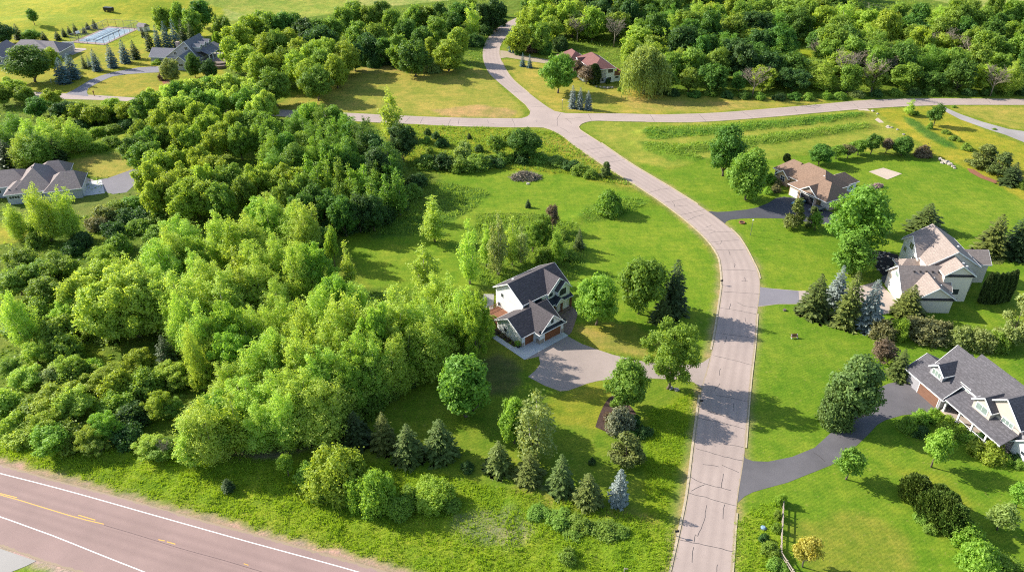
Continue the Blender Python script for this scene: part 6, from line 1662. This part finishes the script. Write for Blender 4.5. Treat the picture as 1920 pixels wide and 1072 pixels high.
def tufts(name, X, Y, Z, hmin, hmax, wid, mat, blades=3):
    V = []
    n = len(X)
    dens = vnoise(X, Y, 3.0, 71) * 0.7 + 0.5
    for b in range(blades):
        a = rg.uniform(0, 6.28, n); hh = rg.uniform(hmin, hmax, n) * dens; lean = rg.uniform(0.1, 0.7, n) * hh
        w = wid * rg.uniform(0.7, 1.3, n)
        bx, by = X + rg.normal(size=n) * 0.12, Y + rg.normal(size=n) * 0.12
        c, s_ = np.cos(a), np.sin(a)
        p0 = np.stack([bx - s_ * w, by + c * w, Z - 0.05], 1); p1 = np.stack([bx + s_ * w, by - c * w, Z - 0.05], 1)
        p2 = np.stack([bx + c * lean, by + s_ * lean, Z + hh], 1)
        V.append(np.stack([p0, p1, p2], 1))
    return tag(link(name, quads_mesh(name, np.concatenate(V), mat, 3)), kind='stuff')


FOL['grass'] = foliage('leaf_grass', (0.095, 0.170, 0.008), (0.200, 0.295, 0.016), 0.35, 0.5)
VP = [[(-60, 770), (100, 835), (380, 850), (560, 868), (700, 865), (950, 915), (1150, 955), (1265, 985), (1255, 1100), (800, 1110), (727, 1071), (480, 1000), (225, 930), (-60, 850)], [(1215, 770), (1300, 735), (1296, 800), (1250, 985), (1205, 960), (1210, 860)], [(1378, 950), (1465, 940), (1470, 1090), (1370, 1090)]]
X, Y, Z = scatter(110000, (-95, 60, 55, 125), VP, 0.22)
tufts('tall_grass', X, Y, Z, 0.2, 0.52, 0.062, FOL['grass'], 4)
MP = [[(760, 235), (960, 241), (1045, 250), (1130, 312), (1190, 350), (1060, 330), (830, 330), (760, 310)], [(850, 345), (905, 355), (918, 365), (890, 390), (835, 420), (780, 440), (640, 440), (640, 330)], [(1075, 405), (1130, 375), (1180, 370), (1218, 380), (1190, 395), (1145, 410), (1100, 420)], [(890, 400), (1000, 400), (1080, 420), (1100, 470), (1090, 520), (1060, 530), (900, 545), (870, 500)], [(1205, 240), (1460, 226), (1622, 216), (1628, 243), (1420, 275), (1300, 290), (1330, 306), (1210, 284)]]
X, Y, Z = scatter(130000, (-80, 150, 150, 290), MP, 0.3)
tufts('meadow_grass', X, Y, Z, 0.3, 0.85, 0.13, FOL['weed'], 2)
UP = [[(-120, 200), (40, 200), (260, 205), (512, 224), (700, 237), (760, 300), (810, 330), (770, 390), (640, 430), (630, 540), (890, 560), (915, 620), (870, 665), (720, 720), (640, 790), (400, 840), (100, 830), (-120, 770)], [(440, 60), (930, -10), (925, 60), (895, 128), (860, 134), (700, 120), (640, 122), (600, 160), (500, 180), (430, 170)], [(990, 0), (1700, 0), (1990, 60), (1990, 180), (1560, 185), (1250, 176), (1190, 150), (1060, 100), (975, 88)]]
X, Y, Z = scatter(170000, (-250, 250, 85, 460), UP, 0.45)
n = len(X)
bump = 0.15 + 1.4 * np.clip(vnoise(X, Y, 5.5, 91) - 0.32, 0, 1) * 1.5
P = np.stack([X, Y, Z + bump * rg.uniform(0.25, 1.0, n)], 1)
nr = unit(rg.normal(size=(n, 3)) * 0.6 + np.array([0, 0, 0.9]))
FOL['under'] = foliage('leaf_undergrowth', (0.055, 0.105, 0.010), (0.175, 0.265, 0.022), 0.34, 0.25)
a = 0.34 * rg.uniform(0.6, 1.4, n)
tag(link('undergrowth', quads_mesh('undergrowth', diamonds(P, nr, a, a * 0.65, rg), FOL['under'])), kind='stuff')
# ------------------------------------------------------------------ small things
def obj_at(name, px, py, label, cat, rz=0.0, group=None, z=0.0):
    X, Y = G(px, py)
    return empty(name, (X, Y, ground_z(X, Y) + z), rz, label, cat, group)


def mailbox(px, py, label, rz):
    r = obj_at('mailbox', px, py, label, 'mailbox', rz)
    MB().box((-0.05, -0.05, -0.1), (0.05, 0.05, 1.05)).build('post', M['grey_wood'], r)
    mb = MB(); n = 8
    prof = [(-0.13, 1.05), (0.13, 1.05), (0.13, 1.25)] + [(0.13 * math.cos(a), 1.25 + 0.13 * math.sin(a)) for a in np.linspace(0.3, 2.84, 6)] + [(-0.13, 1.25)]
    vs = [(-0.3, y, z) for y, z in prof] + [(0.3, y, z) for y, z in prof]; k = len(prof)
    mb.add(vs, [tuple(range(k)), tuple(range(2 * k - 1, k - 1, -1))] + [((i + 1) % k, i, k + i, k + (i + 1) % k) for i in range(k)])
    mb.build('box', M['black'], r)
    MB().box((0.05, 0.14, 1.2), (0.09, 0.16, 1.5)).build('flag', M['red_roof'], r)


mailbox(1352, 534, 'black mailbox on a wooden post at the left kerb of the street bend', 0.2)
mailbox(1268, 1005, 'dark mailbox on the gravel margin beside the lower street', 0.1)
mailbox(1314, 760, 'mailbox near the kerb just below the farmhouse driveway', 0.1)


def lamp(px, py, hh, label):
    r = obj_at('lamp_post', px, py, label, 'lamp post')
    MB().tube([(0, 0, -0.1), (0, 0, 0.4), (0, 0, hh - 0.35)], [0.10, 0.07, 0.05], 8).build('pole', M['metal'], r)
    MB().tube([(0, 0, hh - 0.35), (0, 0, hh - 0.3), (0, 0, hh - 0.05), (0, 0, hh)], [0.06, 0.16, 0.2, 0.05], 8).build('lantern', M['white_trim'], r)


lamp(1054, 207, 4.0, 'thin lamp post with a white lantern by the junction')
lamp(1407, 441, 4.6, 'thin lamp post on the lawn below the black driveway')
r = obj_at('sign_post', 1168, 1090, 'weathered wooden post standing in the verge grass', 'post')
MB().tube([(0, 0, -0.1), (0, 0, 3.0)], [0.07, 0.06], 8).build('pole', M['grey_wood'], r)
MB().box((-0.05, -0.14, 2.85), (0.45, -0.08, 3.0)).build('arm', M['grey_wood'], r)
r = obj_at('marker_post', 177, 180, 'short brown post at the mouth of the estate driveway', 'post')
MB().tube([(0, 0, -0.1), (0, 0, 1.6)], [0.16, 0.14], 8).build('pole', M['rail_wood'], r)
MB().box((-0.25, -0.2, 1.6), (0.25, 0.2, 1.95)).build('box', M['rail_wood'], r)
r = obj_at('yard_marker', 96, 156, 'white slanted marker in the shade of the large round tree', 'marker')
MB().beam((0, 0, 0), (0.3, 0, 1.9), 0.12, 0.1).build('pole', M['white_trim'], r)

# bench on the lawn
r = obj_at('garden_bench', 1489, 634, 'brown garden bench alone on the lawn left of the spruce screen', 'bench', 0.1)
MB().box((-0.75, -0.25, 0.42), (0.75, 0.25, 0.5)).build('seat', M['rail_wood'], r)
MB().box((-0.75, 0.22, 0.55), (0.75, 0.30, 0.95)).build('backrest', M['rail_wood'], r)
for x in (-0.6, 0.6):
    MB().box((x - 0.06, -0.22, 0), (x + 0.06, -0.12, 0.42)).box((x - 0.06, 0.12, 0), (x + 0.06, 0.22, 0.9)).build('leg', M['white_trim'], r)


for i, (x, y, yt, w, mk) in enumerate([(1142, 792, 770, 22, 'plum'), (1185, 800, 776, 30, 'deep'), (1178, 822, 806, 26, 'weed'), (1150, 762, 750, 16, 'weed')]):
    TB('shrub', x, y, yt, w, f'{CW[mk]} low shrub, {ordinal(i)} of those round the grey-green shrub on the bark bed', 'low shrubs on the bark bed', mk)


# boulders
def boulder(px, py, size, label, mat, group=None, seed=0, flat=0.6, name='boulder'):
    rb_ = np.random.default_rng(seed)
    import bmesh
    bm = bmesh.new(); bmesh.ops.create_icosphere(bm, subdivisions=2, radius=1)
    for v in bm.verts:
        n = 1 + 0.22 * math.sin(3 * v.co.x + seed) * math.cos(4 * v.co.y + seed * 2) + 0.12 * rb_.normal() * 0.6
        v.co *= n
    me = bpy.data.meshes.new(name); bm.to_mesh(me); bm.free(); me.materials.append(M[mat])
    o = link(name, me); X, Y = G(px, py)
    o.location = (X, Y, ground_z(X, Y) + size * flat * 0.35); o.scale = (size, size * 0.8, size * flat); o.rotation_euler = (0, 0, seed * 1.3)
    return tag(o, label, 'rock', group)


M['pale_rock'] = plain('pale_rock', (0.40, 0.35, 0.29), 0.85, 0.3, 1.0, 4.0)
M['grey_rock'] = plain('grey_rock', (0.30, 0.27, 0.25), 0.85, 0.3, 1.0, 4.0)
boulder(1258, 728, 0.55, 'left one of two grey rocks under the open-crowned tree', 'grey_rock', None, 1)
boulder(1268, 731, 0.55, 'right one of two grey rocks under the open-crowned tree', 'grey_rock', None, 2)
for i, (x, y, s) in enumerate([(1118, 163, 0.5), (1126, 164, 0.6), (1133, 165, 0.7), (1140, 166, 0.9), (1147, 165, 0.7)]):
    boulder(x, y, s, f'white garden stone, {ordinal(i)} from the left in the line below the red-roofed house', 'pale_rock', 'white garden stones', 10 + i)
for i, (x, y, s) in enumerate([(1763, 300, 0.9), (1770, 303, 0.8), (1775, 306, 1.1), (1781, 309, 0.9), (1787, 313, 0.7), (1766, 306, 0.6), (1790, 316, 0.5)]):
    boulder(x, y, s, f'pale rock, {ordinal(i)} from the lawn in the heap by the back row', 'pale_rock', 'rock heap by the back row', 30 + i)
for i, (x, y, s) in enumerate([(1665, 238, 0.6), (1672, 240, 0.5), (1682, 244, 0.5), (1694, 253, 0.5), (1645, 214, 0.5), (1636, 209, 0.6)]):
    boulder(x, y, s, f'pale stone, {ordinal(i)} along the washed-out gravel track', 'pale_rock', 'stones along the gravel track', 45 + i)
for i, (x, y, s, m) in enumerate([(1623, 360, 0.9, 'dry'), (1634, 356, 0.9, 'weed'), (1646, 352, 0.8, 'dry')]):
    TB('shrub', x, y, y - 10, 16, f'straw-coloured ornamental grass clump, {ordinal(i)} from the house on the lawn', 'ornamental grass clumps', 'dry')

# washed-out gravel track beside the cross road
flat_poly('gravel_track', W([(1608, 206), (1626, 204.5), (1644, 218), (1660, 232), (1672, 240), (1664, 241), (1645, 228), (1628, 216)]), 0.028, 'sand')

# landscaped bed left of the beige house
bed = [(1628, 472), (1640, 470), (1660, 472), (1684, 478), (1690, 492), (1690, 508), (1668, 514), (1655, 517), (1640, 498), (1630, 486)]
M['bark_mulch'] = plain('bark_mulch', (0.075, 0.045, 0.035), 0.95, 0.5, 1.5, 6.0)
M['mulch'] = plain('black_mulch', (0.022, 0.019, 0.018), 0.95, 0.5, 3.0, 9.0)
flat_poly('mulch_bed', W(bed), 0.05, 'mulch', True)
rb2 = np.random.default_rng(8); k = 0
for i in range(90):
    x, y = rb2.uniform(1628, 1690), rb2.uniform(470, 516)
    if pip(bed, np.array([x]), np.array([y]))[0] and k < 34:
        boulder(x, y, rb2.uniform(0.22, 0.42), 'pale stepping stone scattered on the black mulch bed', 'pale_rock', 'stepping stones on the black mulch bed', 60 + i, 0.35, 'stepping_stone'); k += 1
flat_poly('garden_bed', smooth(W([(1116, 800), (1126, 772), (1137, 752), (1148, 742), (1164, 747), (1186, 766), (1198, 790), (1196, 815), (1175, 822), (1148, 814), (1116, 800)])), 0.04, 'bark_mulch')
flat_poly('dark_patio', W([(1652, 520), (1664, 512), (1686, 512), (1690, 524), (1672, 532), (1655, 530)]), 0.045, 'asphalt_grey')
M['red_mulch'] = plain('red_mulch', (0.26, 0.11, 0.06), 0.95, 0.3, 2.0, 6.0)
flat_poly('mulch_strip', W([(300, 148), (312, 140), (322, 156), (316, 160), (306, 157)]), 0.03, 'red_mulch')
flat_poly('orange_mulch_strip', W([(1813, 316), (1826, 318), (1845, 330), (1872, 340), (1866, 344), (1838, 334), (1818, 323)]), 0.05, 'red_mulch')
# planter ring, lid, brush pile, stump, planter
pl_ = obj_at('planter_ring', 1391, 418, 'low reddish planter ring on the lawn by the black driveway', 'planter')
mb = MB(); n = 16
for a0 in range(n):
    t0, t1 = 2 * math.pi * a0 / n, 2 * math.pi * (a0 + 1) / n
    q = [(math.cos(t) * rr, math.sin(t) * rr) for rr, t in ((0.55, t0), (0.8, t0), (0.8, t1), (0.55, t1))]
    mb.prism(q, 0, 0.3)
mb.build('rim', M['red_mulch'], pl_)
MB().prism([(math.cos(2 * math.pi * i / 16) * 0.54, math.sin(2 * math.pi * i / 16) * 0.54) for i in range(16)], 0, 0.2).build('soil', M['mulch'], pl_)
M['pale_blue'] = plain('pale_blue_plastic', (0.22, 0.33, 0.45), 0.7, 0.15)
lid = obj_at('utility_cover', 1431, 990, 'pale blue domed cover in the grass left of the rail fence', 'cover')
MB().tube([(0, 0, 0), (0, 0, 0.18), (0, 0, 0.3)], [0.42, 0.4, 0.25], 12).build('dome', M['pale_blue'], lid)
MB().tube([(0, 0, 0), (0, 0, 0.06)], [0.5, 0.5], 12).build('collar', M['metal'], lid)
X, Y = G(985, 333); rp = np.random.default_rng(21); mb = MB()
for i in range(520):
    a, d = rp.uniform(0, 6.28), rp.uniform(0, 1) ** 0.6
    px_, py_ = math.cos(a) * d * 4.6, math.sin(a) * d * 2.8
    z = 1.9 * (1 - d * d) * rp.uniform(0.2, 1.0)
    dv = np.array([rp.normal(), rp.normal(), 0.35 * rp.normal()]); dv /= np.linalg.norm(dv); l = rp.uniform(0.5, 1.4)
    mb.tube([(px_ - dv[0] * l, py_ - dv[1] * l, max(0.02, z - dv[2] * l)), (px_ + dv[0] * l, py_ + dv[1] * l, max(0.05, z + dv[2] * l))], [0.07, 0.035], 3)
bp = tag(mb.build('brush_pile', M['dead_wood']), 'heap of cut grey-brown branches on the mown lawn', 'brush pile'); bp.location = (X, Y, 0)
tag(MB().tube([(0, 0, -0.05), (0, 0, 0.35)], [0.4, 0.34], 10).build('tree_stump', M['bark']), 'low brown stump on the lawn near the concrete driveway', 'stump').location = (*G(1471, 582), 0)
tag(MB().tube([(0, 0, -0.05), (0, 0, 0.3)], [0.55, 0.45], 10).build('tree_stump', M['pale_bark']), 'pale stump below the heap of cut branches', 'stump').location = (*G(990, 345), 0)
pt_ = HA.pt(-5.45, 1.75)
pp = empty('planter_pot', (*pt_, 0.05), 0, 'black planter pot at the single garage door of the farmhouse', 'planter')
MB().tube([(0, 0, 0), (0, 0, 0.75)], [0.36, 0.48], 12).build('pot', M['black'], pp)
V = lobe_leaves(np.random.default_rng(3), [(0, 0, 1.0)], [0.5], 160, 0.14)
link('plant', quads_mesh('plant', V), pp, FOL['lime'])
for i, (u, v, w, hh) in enumerate([(-5.6, 3.2, 1.0, 0.9), (-5.6, 4.8, 1.2, 1.0), (-5.6, 6.4, 1.3, 1.1), (-5.7, 8.2, 1.5, 1.4), (-6.0, 10.5, 2.6, 2.0), (-8.3, 10.6, 2.2, 1.5), (-3.6, 11.4, 2.2, 1.6)]):
    X, Y = HA.pt(u, v)
    plant('shrub', X, Y, hh, w, f'small garden shrub, {ordinal(i)} back along the white side wall of the farmhouse garage', 'garden shrubs beside the farmhouse garage', 'lime' if i > 3 else 'plum')
for i, (x, y, yt, w, mk) in enumerate([(1443, 345, 322, 22, 'maple'), (1452, 362, 344, 18, 'russet'), (1440, 366, 350, 18, 'lime'), (1458, 350, 335, 14, 'russet')]):
    TB('shrub', x, y, yt, w, f'{CW[mk]} garden shrub, {ordinal(i)} before the brick front of the brown-roofed house', 'garden shrubs by the brown-roofed house', mk)

# rail fence, lower right
fpx = [(1467, 950), (1466, 980), (1464, 1010), (1463, 1045), (1484, 1078), (1508, 1112)]
fw = W(fpx); fr_ = empty('rail_fence', (*fw[0], 0), 0, 'weathered split-rail fence with two rails turning at the bottom of the picture', 'fence')
for s0 in range(len(fw) - 1):
    a, b = np.array(fw[s0]) - fw[0], np.array(fw[s0 + 1]) - fw[0]
    for zz in (0.65, 1.2): MB().beam((*a, zz), (*b, zz), 0.11, 0.13).build('rail', M['grey_wood'], fr_)
    for t in ((0.0, 0.5) if s0 < len(fw) - 2 else (0.0, 0.5, 1.0)):
        p = a + (b - a) * t; MB().box((p[0] - 0.08, p[1] - 0.08, -0.1), (p[0] + 0.08, p[1] + 0.08, 1.42)).build('post', M['grey_wood'], fr_)

# ball courts
M['court_blue'] = asphalt('court_blue', (0.25, 0.335, 0.39), 0.1)
M['court_pink'] = asphalt('court_pink', (0.38, 0.28, 0.25), 0.07)
c0 = W([(133, 80), (196, 85), (262, 54), (204, 50)])
cc = np.mean(np.array(c0), 0); shr = lambda f: [tuple(cc + (np.array(p) - cc) * f) for p in c0]
flat_poly('court_pavement', c0, 0.03, 'court_pink'); flat_poly('court_surface', shr(0.82), 0.036, 'court_blue')
MBp = MB(); inn = shr(0.7)
for i in range(4): MBp.beam((*inn[i], 0.041), (*inn[(i + 1) % 4], 0.041), 0.14, 0.004)
mA, mB_ = (np.array(inn[0]) + inn[3]) / 2, (np.array(inn[1]) + inn[2]) / 2
m1, m2 = (np.array(inn[0]) + inn[1]) / 2, (np.array(inn[2]) + inn[3]) / 2
MBp.beam((*mA, 0.041), (*mB_, 0.041), 0.14, 0.004)
tag(MBp.build('court_marking', M['paint_white']), kind='structure')
cf = empty('court_fence', (*cc, 0), 0, 'tall chain-link fence round the blue ball court', 'fence')
M['mesh_wire'] = plain('mesh_wire', (0.30, 0.30, 0.31), 0.6, 0.2)
rails, wires = MB(), MB()
for i in range(4):
    a, b = np.array(c0[i]) - cc, np.array(c0[(i + 1) % 4]) - cc; n = max(4, int(np.linalg.norm(b - a) / 4.2))
    hh = 3.6 if i in (1, 2, 3) else 2.2
    for j in range(n):
        p = a + (b - a) * j / n; MB().tube([(*p, -0.05), (*p, hh)], [0.09, 0.08], 6).build('post', M['rail_wood'] if j % 3 == 0 else M['metal'], cf)
    rails.beam((*a, hh), (*b, hh), 0.1, 0.1); rails.beam((*a, 0.15), (*b, 0.15), 0.08, 0.08)
    for j in range(int(np.linalg.norm(b - a) / 0.45)):
        t = j * 0.45 / np.linalg.norm(b - a); p = a + (b - a) * t; wires.beam((*p, 0.15), (*p, hh), 0.022, 0.022)
    for zz in np.arange(0.5, hh, 0.5): wires.beam((*a, zz), (*b, zz), 0.022, 0.022)
rails.build('rail', M['metal'], cf); wires.build('wire_mesh', M['mesh_wire'], cf)
nt_ = empty('court_net', (*cc, 0), 0, 'white net across the middle of the blue ball court', 'net')
a, b = m1 - cc, m2 - cc
for p in (a, b): MB().tube([(*p, 0.03), (*p, 1.1)], [0.06, 0.05], 6).build('post', M['black'], nt_)
MB().beam((*a, 0.75), (*b, 0.75), 0.05, 0.6).build('netting', M['white_trim'], nt_)


def hoop(px, py, rz, label):
    r = obj_at('basketball_hoop', px, py, label, 'basketball hoop', rz)
    MB().tube([(0, 0, -0.1), (0, 0, 2.6), (0.6, 0, 3.3)], [0.12, 0.1, 0.08], 8).build('pole', M['black'], r)
    MB().box((0.6, -0.95, 2.8), (0.66, 0.95, 3.95)).build('backboard', M['white_trim'], r)
    mb = MB()
    for i in range(12):
        t0, t1 = 2 * math.pi * i / 12, 2 * math.pi * (i + 1) / 12
        mb.beam((0.95 + 0.26 * math.cos(t0), 0.26 * math.sin(t0), 3.05), (0.95 + 0.26 * math.cos(t1), 0.26 * math.sin(t1), 3.05), 0.03, 0.03)
    mb.build('rim', M['red_roof'], r)


hoop(148, 74, -0.6, 'basketball hoop with white backboard at the left of the blue court')
flat_poly('pale_court', W([(118, 89.5), (160, 91), (163, 93), (136, 103.5), (122, 100)]), 0.03, 'drive_pink')
r = obj_at('practice_board', 131, 93, 'white practice board standing on the small pale court', 'board')
MB().box((-2.6, -0.08, 0.3), (2.6, 0.08, 3.4)).build('panel', M['white_trim'], r)
for x in (-2.3, 2.3): MB().box((x - 0.1, 0.1, 0), (x + 0.1, 0.25, 3.2)).build('leg', M['metal'], r)
MB().box((-1.0, -0.14, 2.4), (1.0, -0.09, 3.0)).build('target', M['metal'], r)
r = obj_at('hay_trailer', 206, 27, 'dark trailer parked alone on the hay field', 'trailer', -0.3)
MB().box((-2.6, -1.0, 0.7), (2.6, 1.0, 2.2)).box((-2.7, -1.1, 2.2), (2.7, 1.1, 2.35)).build('body', M['black'], r)
for sx in (-1.6, 1.6):
    for sy in (-1.05, 1.05): MB().tube([(sx, sy - 0.12, 0.45), (sx, sy + 0.12, 0.45)], [0.45, 0.45], 12).build('wheel', M['black'], r)
MB().beam((-2.6, 0, 0.7), (-4.2, 0, 0.5), 0.12, 0.12).build('drawbar', M['metal'], r)
r = obj_at('garden_shed', 270, 58, 'small dark-roofed shed between spruces beyond the court', 'shed', -0.4)
MB().box((-2.2, -1.8, 0), (2.2, 1.8, 2.2)).build('wall', M['white_siding'], r)
MB().add([(-2.5, -2.1, 2.2), (2.5, -2.1, 2.2), (2.5, 2.1, 2.2), (-2.5, 2.1, 2.2), (-2.5, 0, 3.7), (2.5, 0, 3.7)], [(3, 2, 1, 0), (0, 1, 5, 4), (2, 3, 4, 5), (1, 2, 5), (3, 0, 4)]).build('roof', M['mauve_roof'], r)
MB().box((-0.5, -1.86, 0.05), (0.5, -1.79, 1.9)).build('door', M['brown_door'], r)


# cars
def car(px, py, rz, label, paint_, sport=False):
    r = obj_at('parked_car', px, py, label, 'car', rz, z=0.03)
    L2, Wd = 2.25, 0.9
    prof = [(-L2, 0.35), (-L2, 0.75), (-L2 + 0.15, 0.88), (-1.35, 0.95), (-0.75, 1.42), (0.55, 1.45), (1.15, 0.98), (L2 - 0.15, 0.82), (L2, 0.65), (L2, 0.35)]
    n = len(prof)
    ins = lambda z: Wd * (1.0 if z < 1.0 else 0.80)
    vs = [(x, -ins(z), z) for x, z in prof] + [(x, ins(z), z) for x, z in prof]
    mb = MB().add(vs, [tuple(range(n))] + [tuple(range(2 * n - 1, n - 1, -1))] + [((i + 1) % n, i, n + i, n + (i + 1) % n) for i in range(n)])
    b = mb.build('body', paint_, r)
    bv = b.modifiers.new('edge', 'BEVEL'); bv.width = 0.06; bv.segments = 2
    g = MB()
    g.add([(-1.26, -0.66, 1.04), (-0.80, -0.62, 1.405), (-0.80, 0.62, 1.405), (-1.26, 0.66, 1.04)], [(0, 1, 2, 3)])
    g.add([(1.08, -0.66, 1.06), (0.62, -0.62, 1.425), (0.62, 0.62, 1.425), (1.08, 0.66, 1.06)], [(3, 2, 1, 0)])
    for v in g.v[:]: pass
    g.v = [(x + (-0.035 if x < 0 else 0.035), y, z + 0.03) for x, y, z in g.v]
    g.build('windscreen', M['glass'], r)
    for s in (-1, 1):
        MB().add([(-1.1, s * 0.865, 1.0), (1.0, s * 0.865, 1.0), (0.55, s * 0.76, 1.38), (-0.72, s * 0.76, 1.38)], [(0, 1, 2, 3)]).build('side_window', M['glass'], r)
        for x in (-1.4, 1.4):
            w = MB().tube([(x, s * 0.78, 0.33), (x, s * 0.95, 0.33)], [0.34, 0.34], 14).build('wheel', M['black'], r)
            MB().tube([(x, s * 0.94, 0.33), (x, s * 0.965, 0.33)], [0.2, 0.2], 10).build('rim', M['metal'], w)
        MB().box((L2 - 0.02, s * 0.6 - 0.18, 0.58), (L2 + 0.03, s * 0.6 + 0.18, 0.72)).build('headlight', M['pale_glass'], r)
        MB().box((-L2 - 0.03, s * 0.62 - 0.16, 0.62), (-L2 + 0.02, s * 0.62 + 0.16, 0.76)).build('taillight', M['red_roof'], r)


M['car_blue'] = plain('car_blue', (0.16, 0.33, 0.42), 0.25, 0.1, spec=0.6)
M['car_dark'] = plain('car_dark', (0.10, 0.12, 0.15), 0.25, 0.1, spec=0.6)
X, Y = HF.pt(5.6, -2.4)
ix_, iy_ = PX(X, Y, 0)
car(ix_, iy_, HF.a - math.pi / 2 + 0.15, 'light blue car parked before the open garage of the brown-roofed house', M['car_blue'])
X, Y = HF.pt(11.0, -1.2)
ix_, iy_ = PX(X, Y, 0)
car(ix_, iy_, HF.a - math.pi / 2, 'dark car half hidden by the big tree at the white garage door', M['car_dark'])
# ------------------------------------------------------------------ sky, sun, camera
SUN_EL = math.radians(31)
az = math.atan2(0.36, -0.93)           # the sun stands to the left and a little beyond
sd = Vector((math.cos(az) * math.cos(SUN_EL), math.sin(az) * math.cos(SUN_EL), math.sin(SUN_EL)))
world = bpy.data.worlds.new('World'); scene.world = world; world.use_nodes = True
nt = world.node_tree; nt.nodes.clear()
sky = nt.nodes.new('ShaderNodeTexSky'); sky.sky_type = 'NISHITA'; sky.sun_disc = False
sky.sun_elevation = SUN_EL; sky.sun_rotation = math.atan2(sd.x, sd.y)
sky.air_density = 1.0; sky.dust_density = 1.0
bg = nt.nodes.new('ShaderNodeBackground'); bg.inputs['Strength'].default_value = 0.14
wo = nt.nodes.new('ShaderNodeOutputWorld')
nt.links.new(sky.outputs[0], bg.inputs[0]); nt.links.new(bg.outputs[0], wo.inputs[0])
sl = bpy.data.lights.new('sun', 'SUN'); sl.energy = 5.0; sl.angle = math.radians(0.53); sl.color = (1.0, 0.945, 0.85)
so = bpy.data.objects.new('sun', sl); COL.objects.link(so)
so.rotation_euler = (-sd).to_track_quat('-Z', 'Y').to_euler(); so.location = (0, 200, 200)

cam = bpy.data.cameras.new('camera'); cam.sensor_width = 36.0; cam.lens = 36.0 * FPX / IMG_W
cam.clip_start = 1.0; cam.clip_end = 6000
co = bpy.data.objects.new('camera', cam); COL.objects.link(co)
co.location = (0, 0, CAM_H); co.rotation_euler = (math.pi / 2 - PITCH, 0, 0)
scene.camera = co
scene.view_settings.view_transform = 'Standard'; scene.view_settings.look = 'None'
scene.view_settings.gamma = 1.0; scene.view_settings.use_curve_mapping = False
scene.view_settings.exposure = 0.84
scene.cycles.max_bounces = 8; scene.cycles.diffuse_bounces = 4; scene.cycles.transmission_bounces = 6; scene.cycles.glossy_bounces = 2
scene.cycles.use_denoising = False; scene.cycles.filter_width = 1.1; scene.cycles.sample_clamp_indirect = 4.0
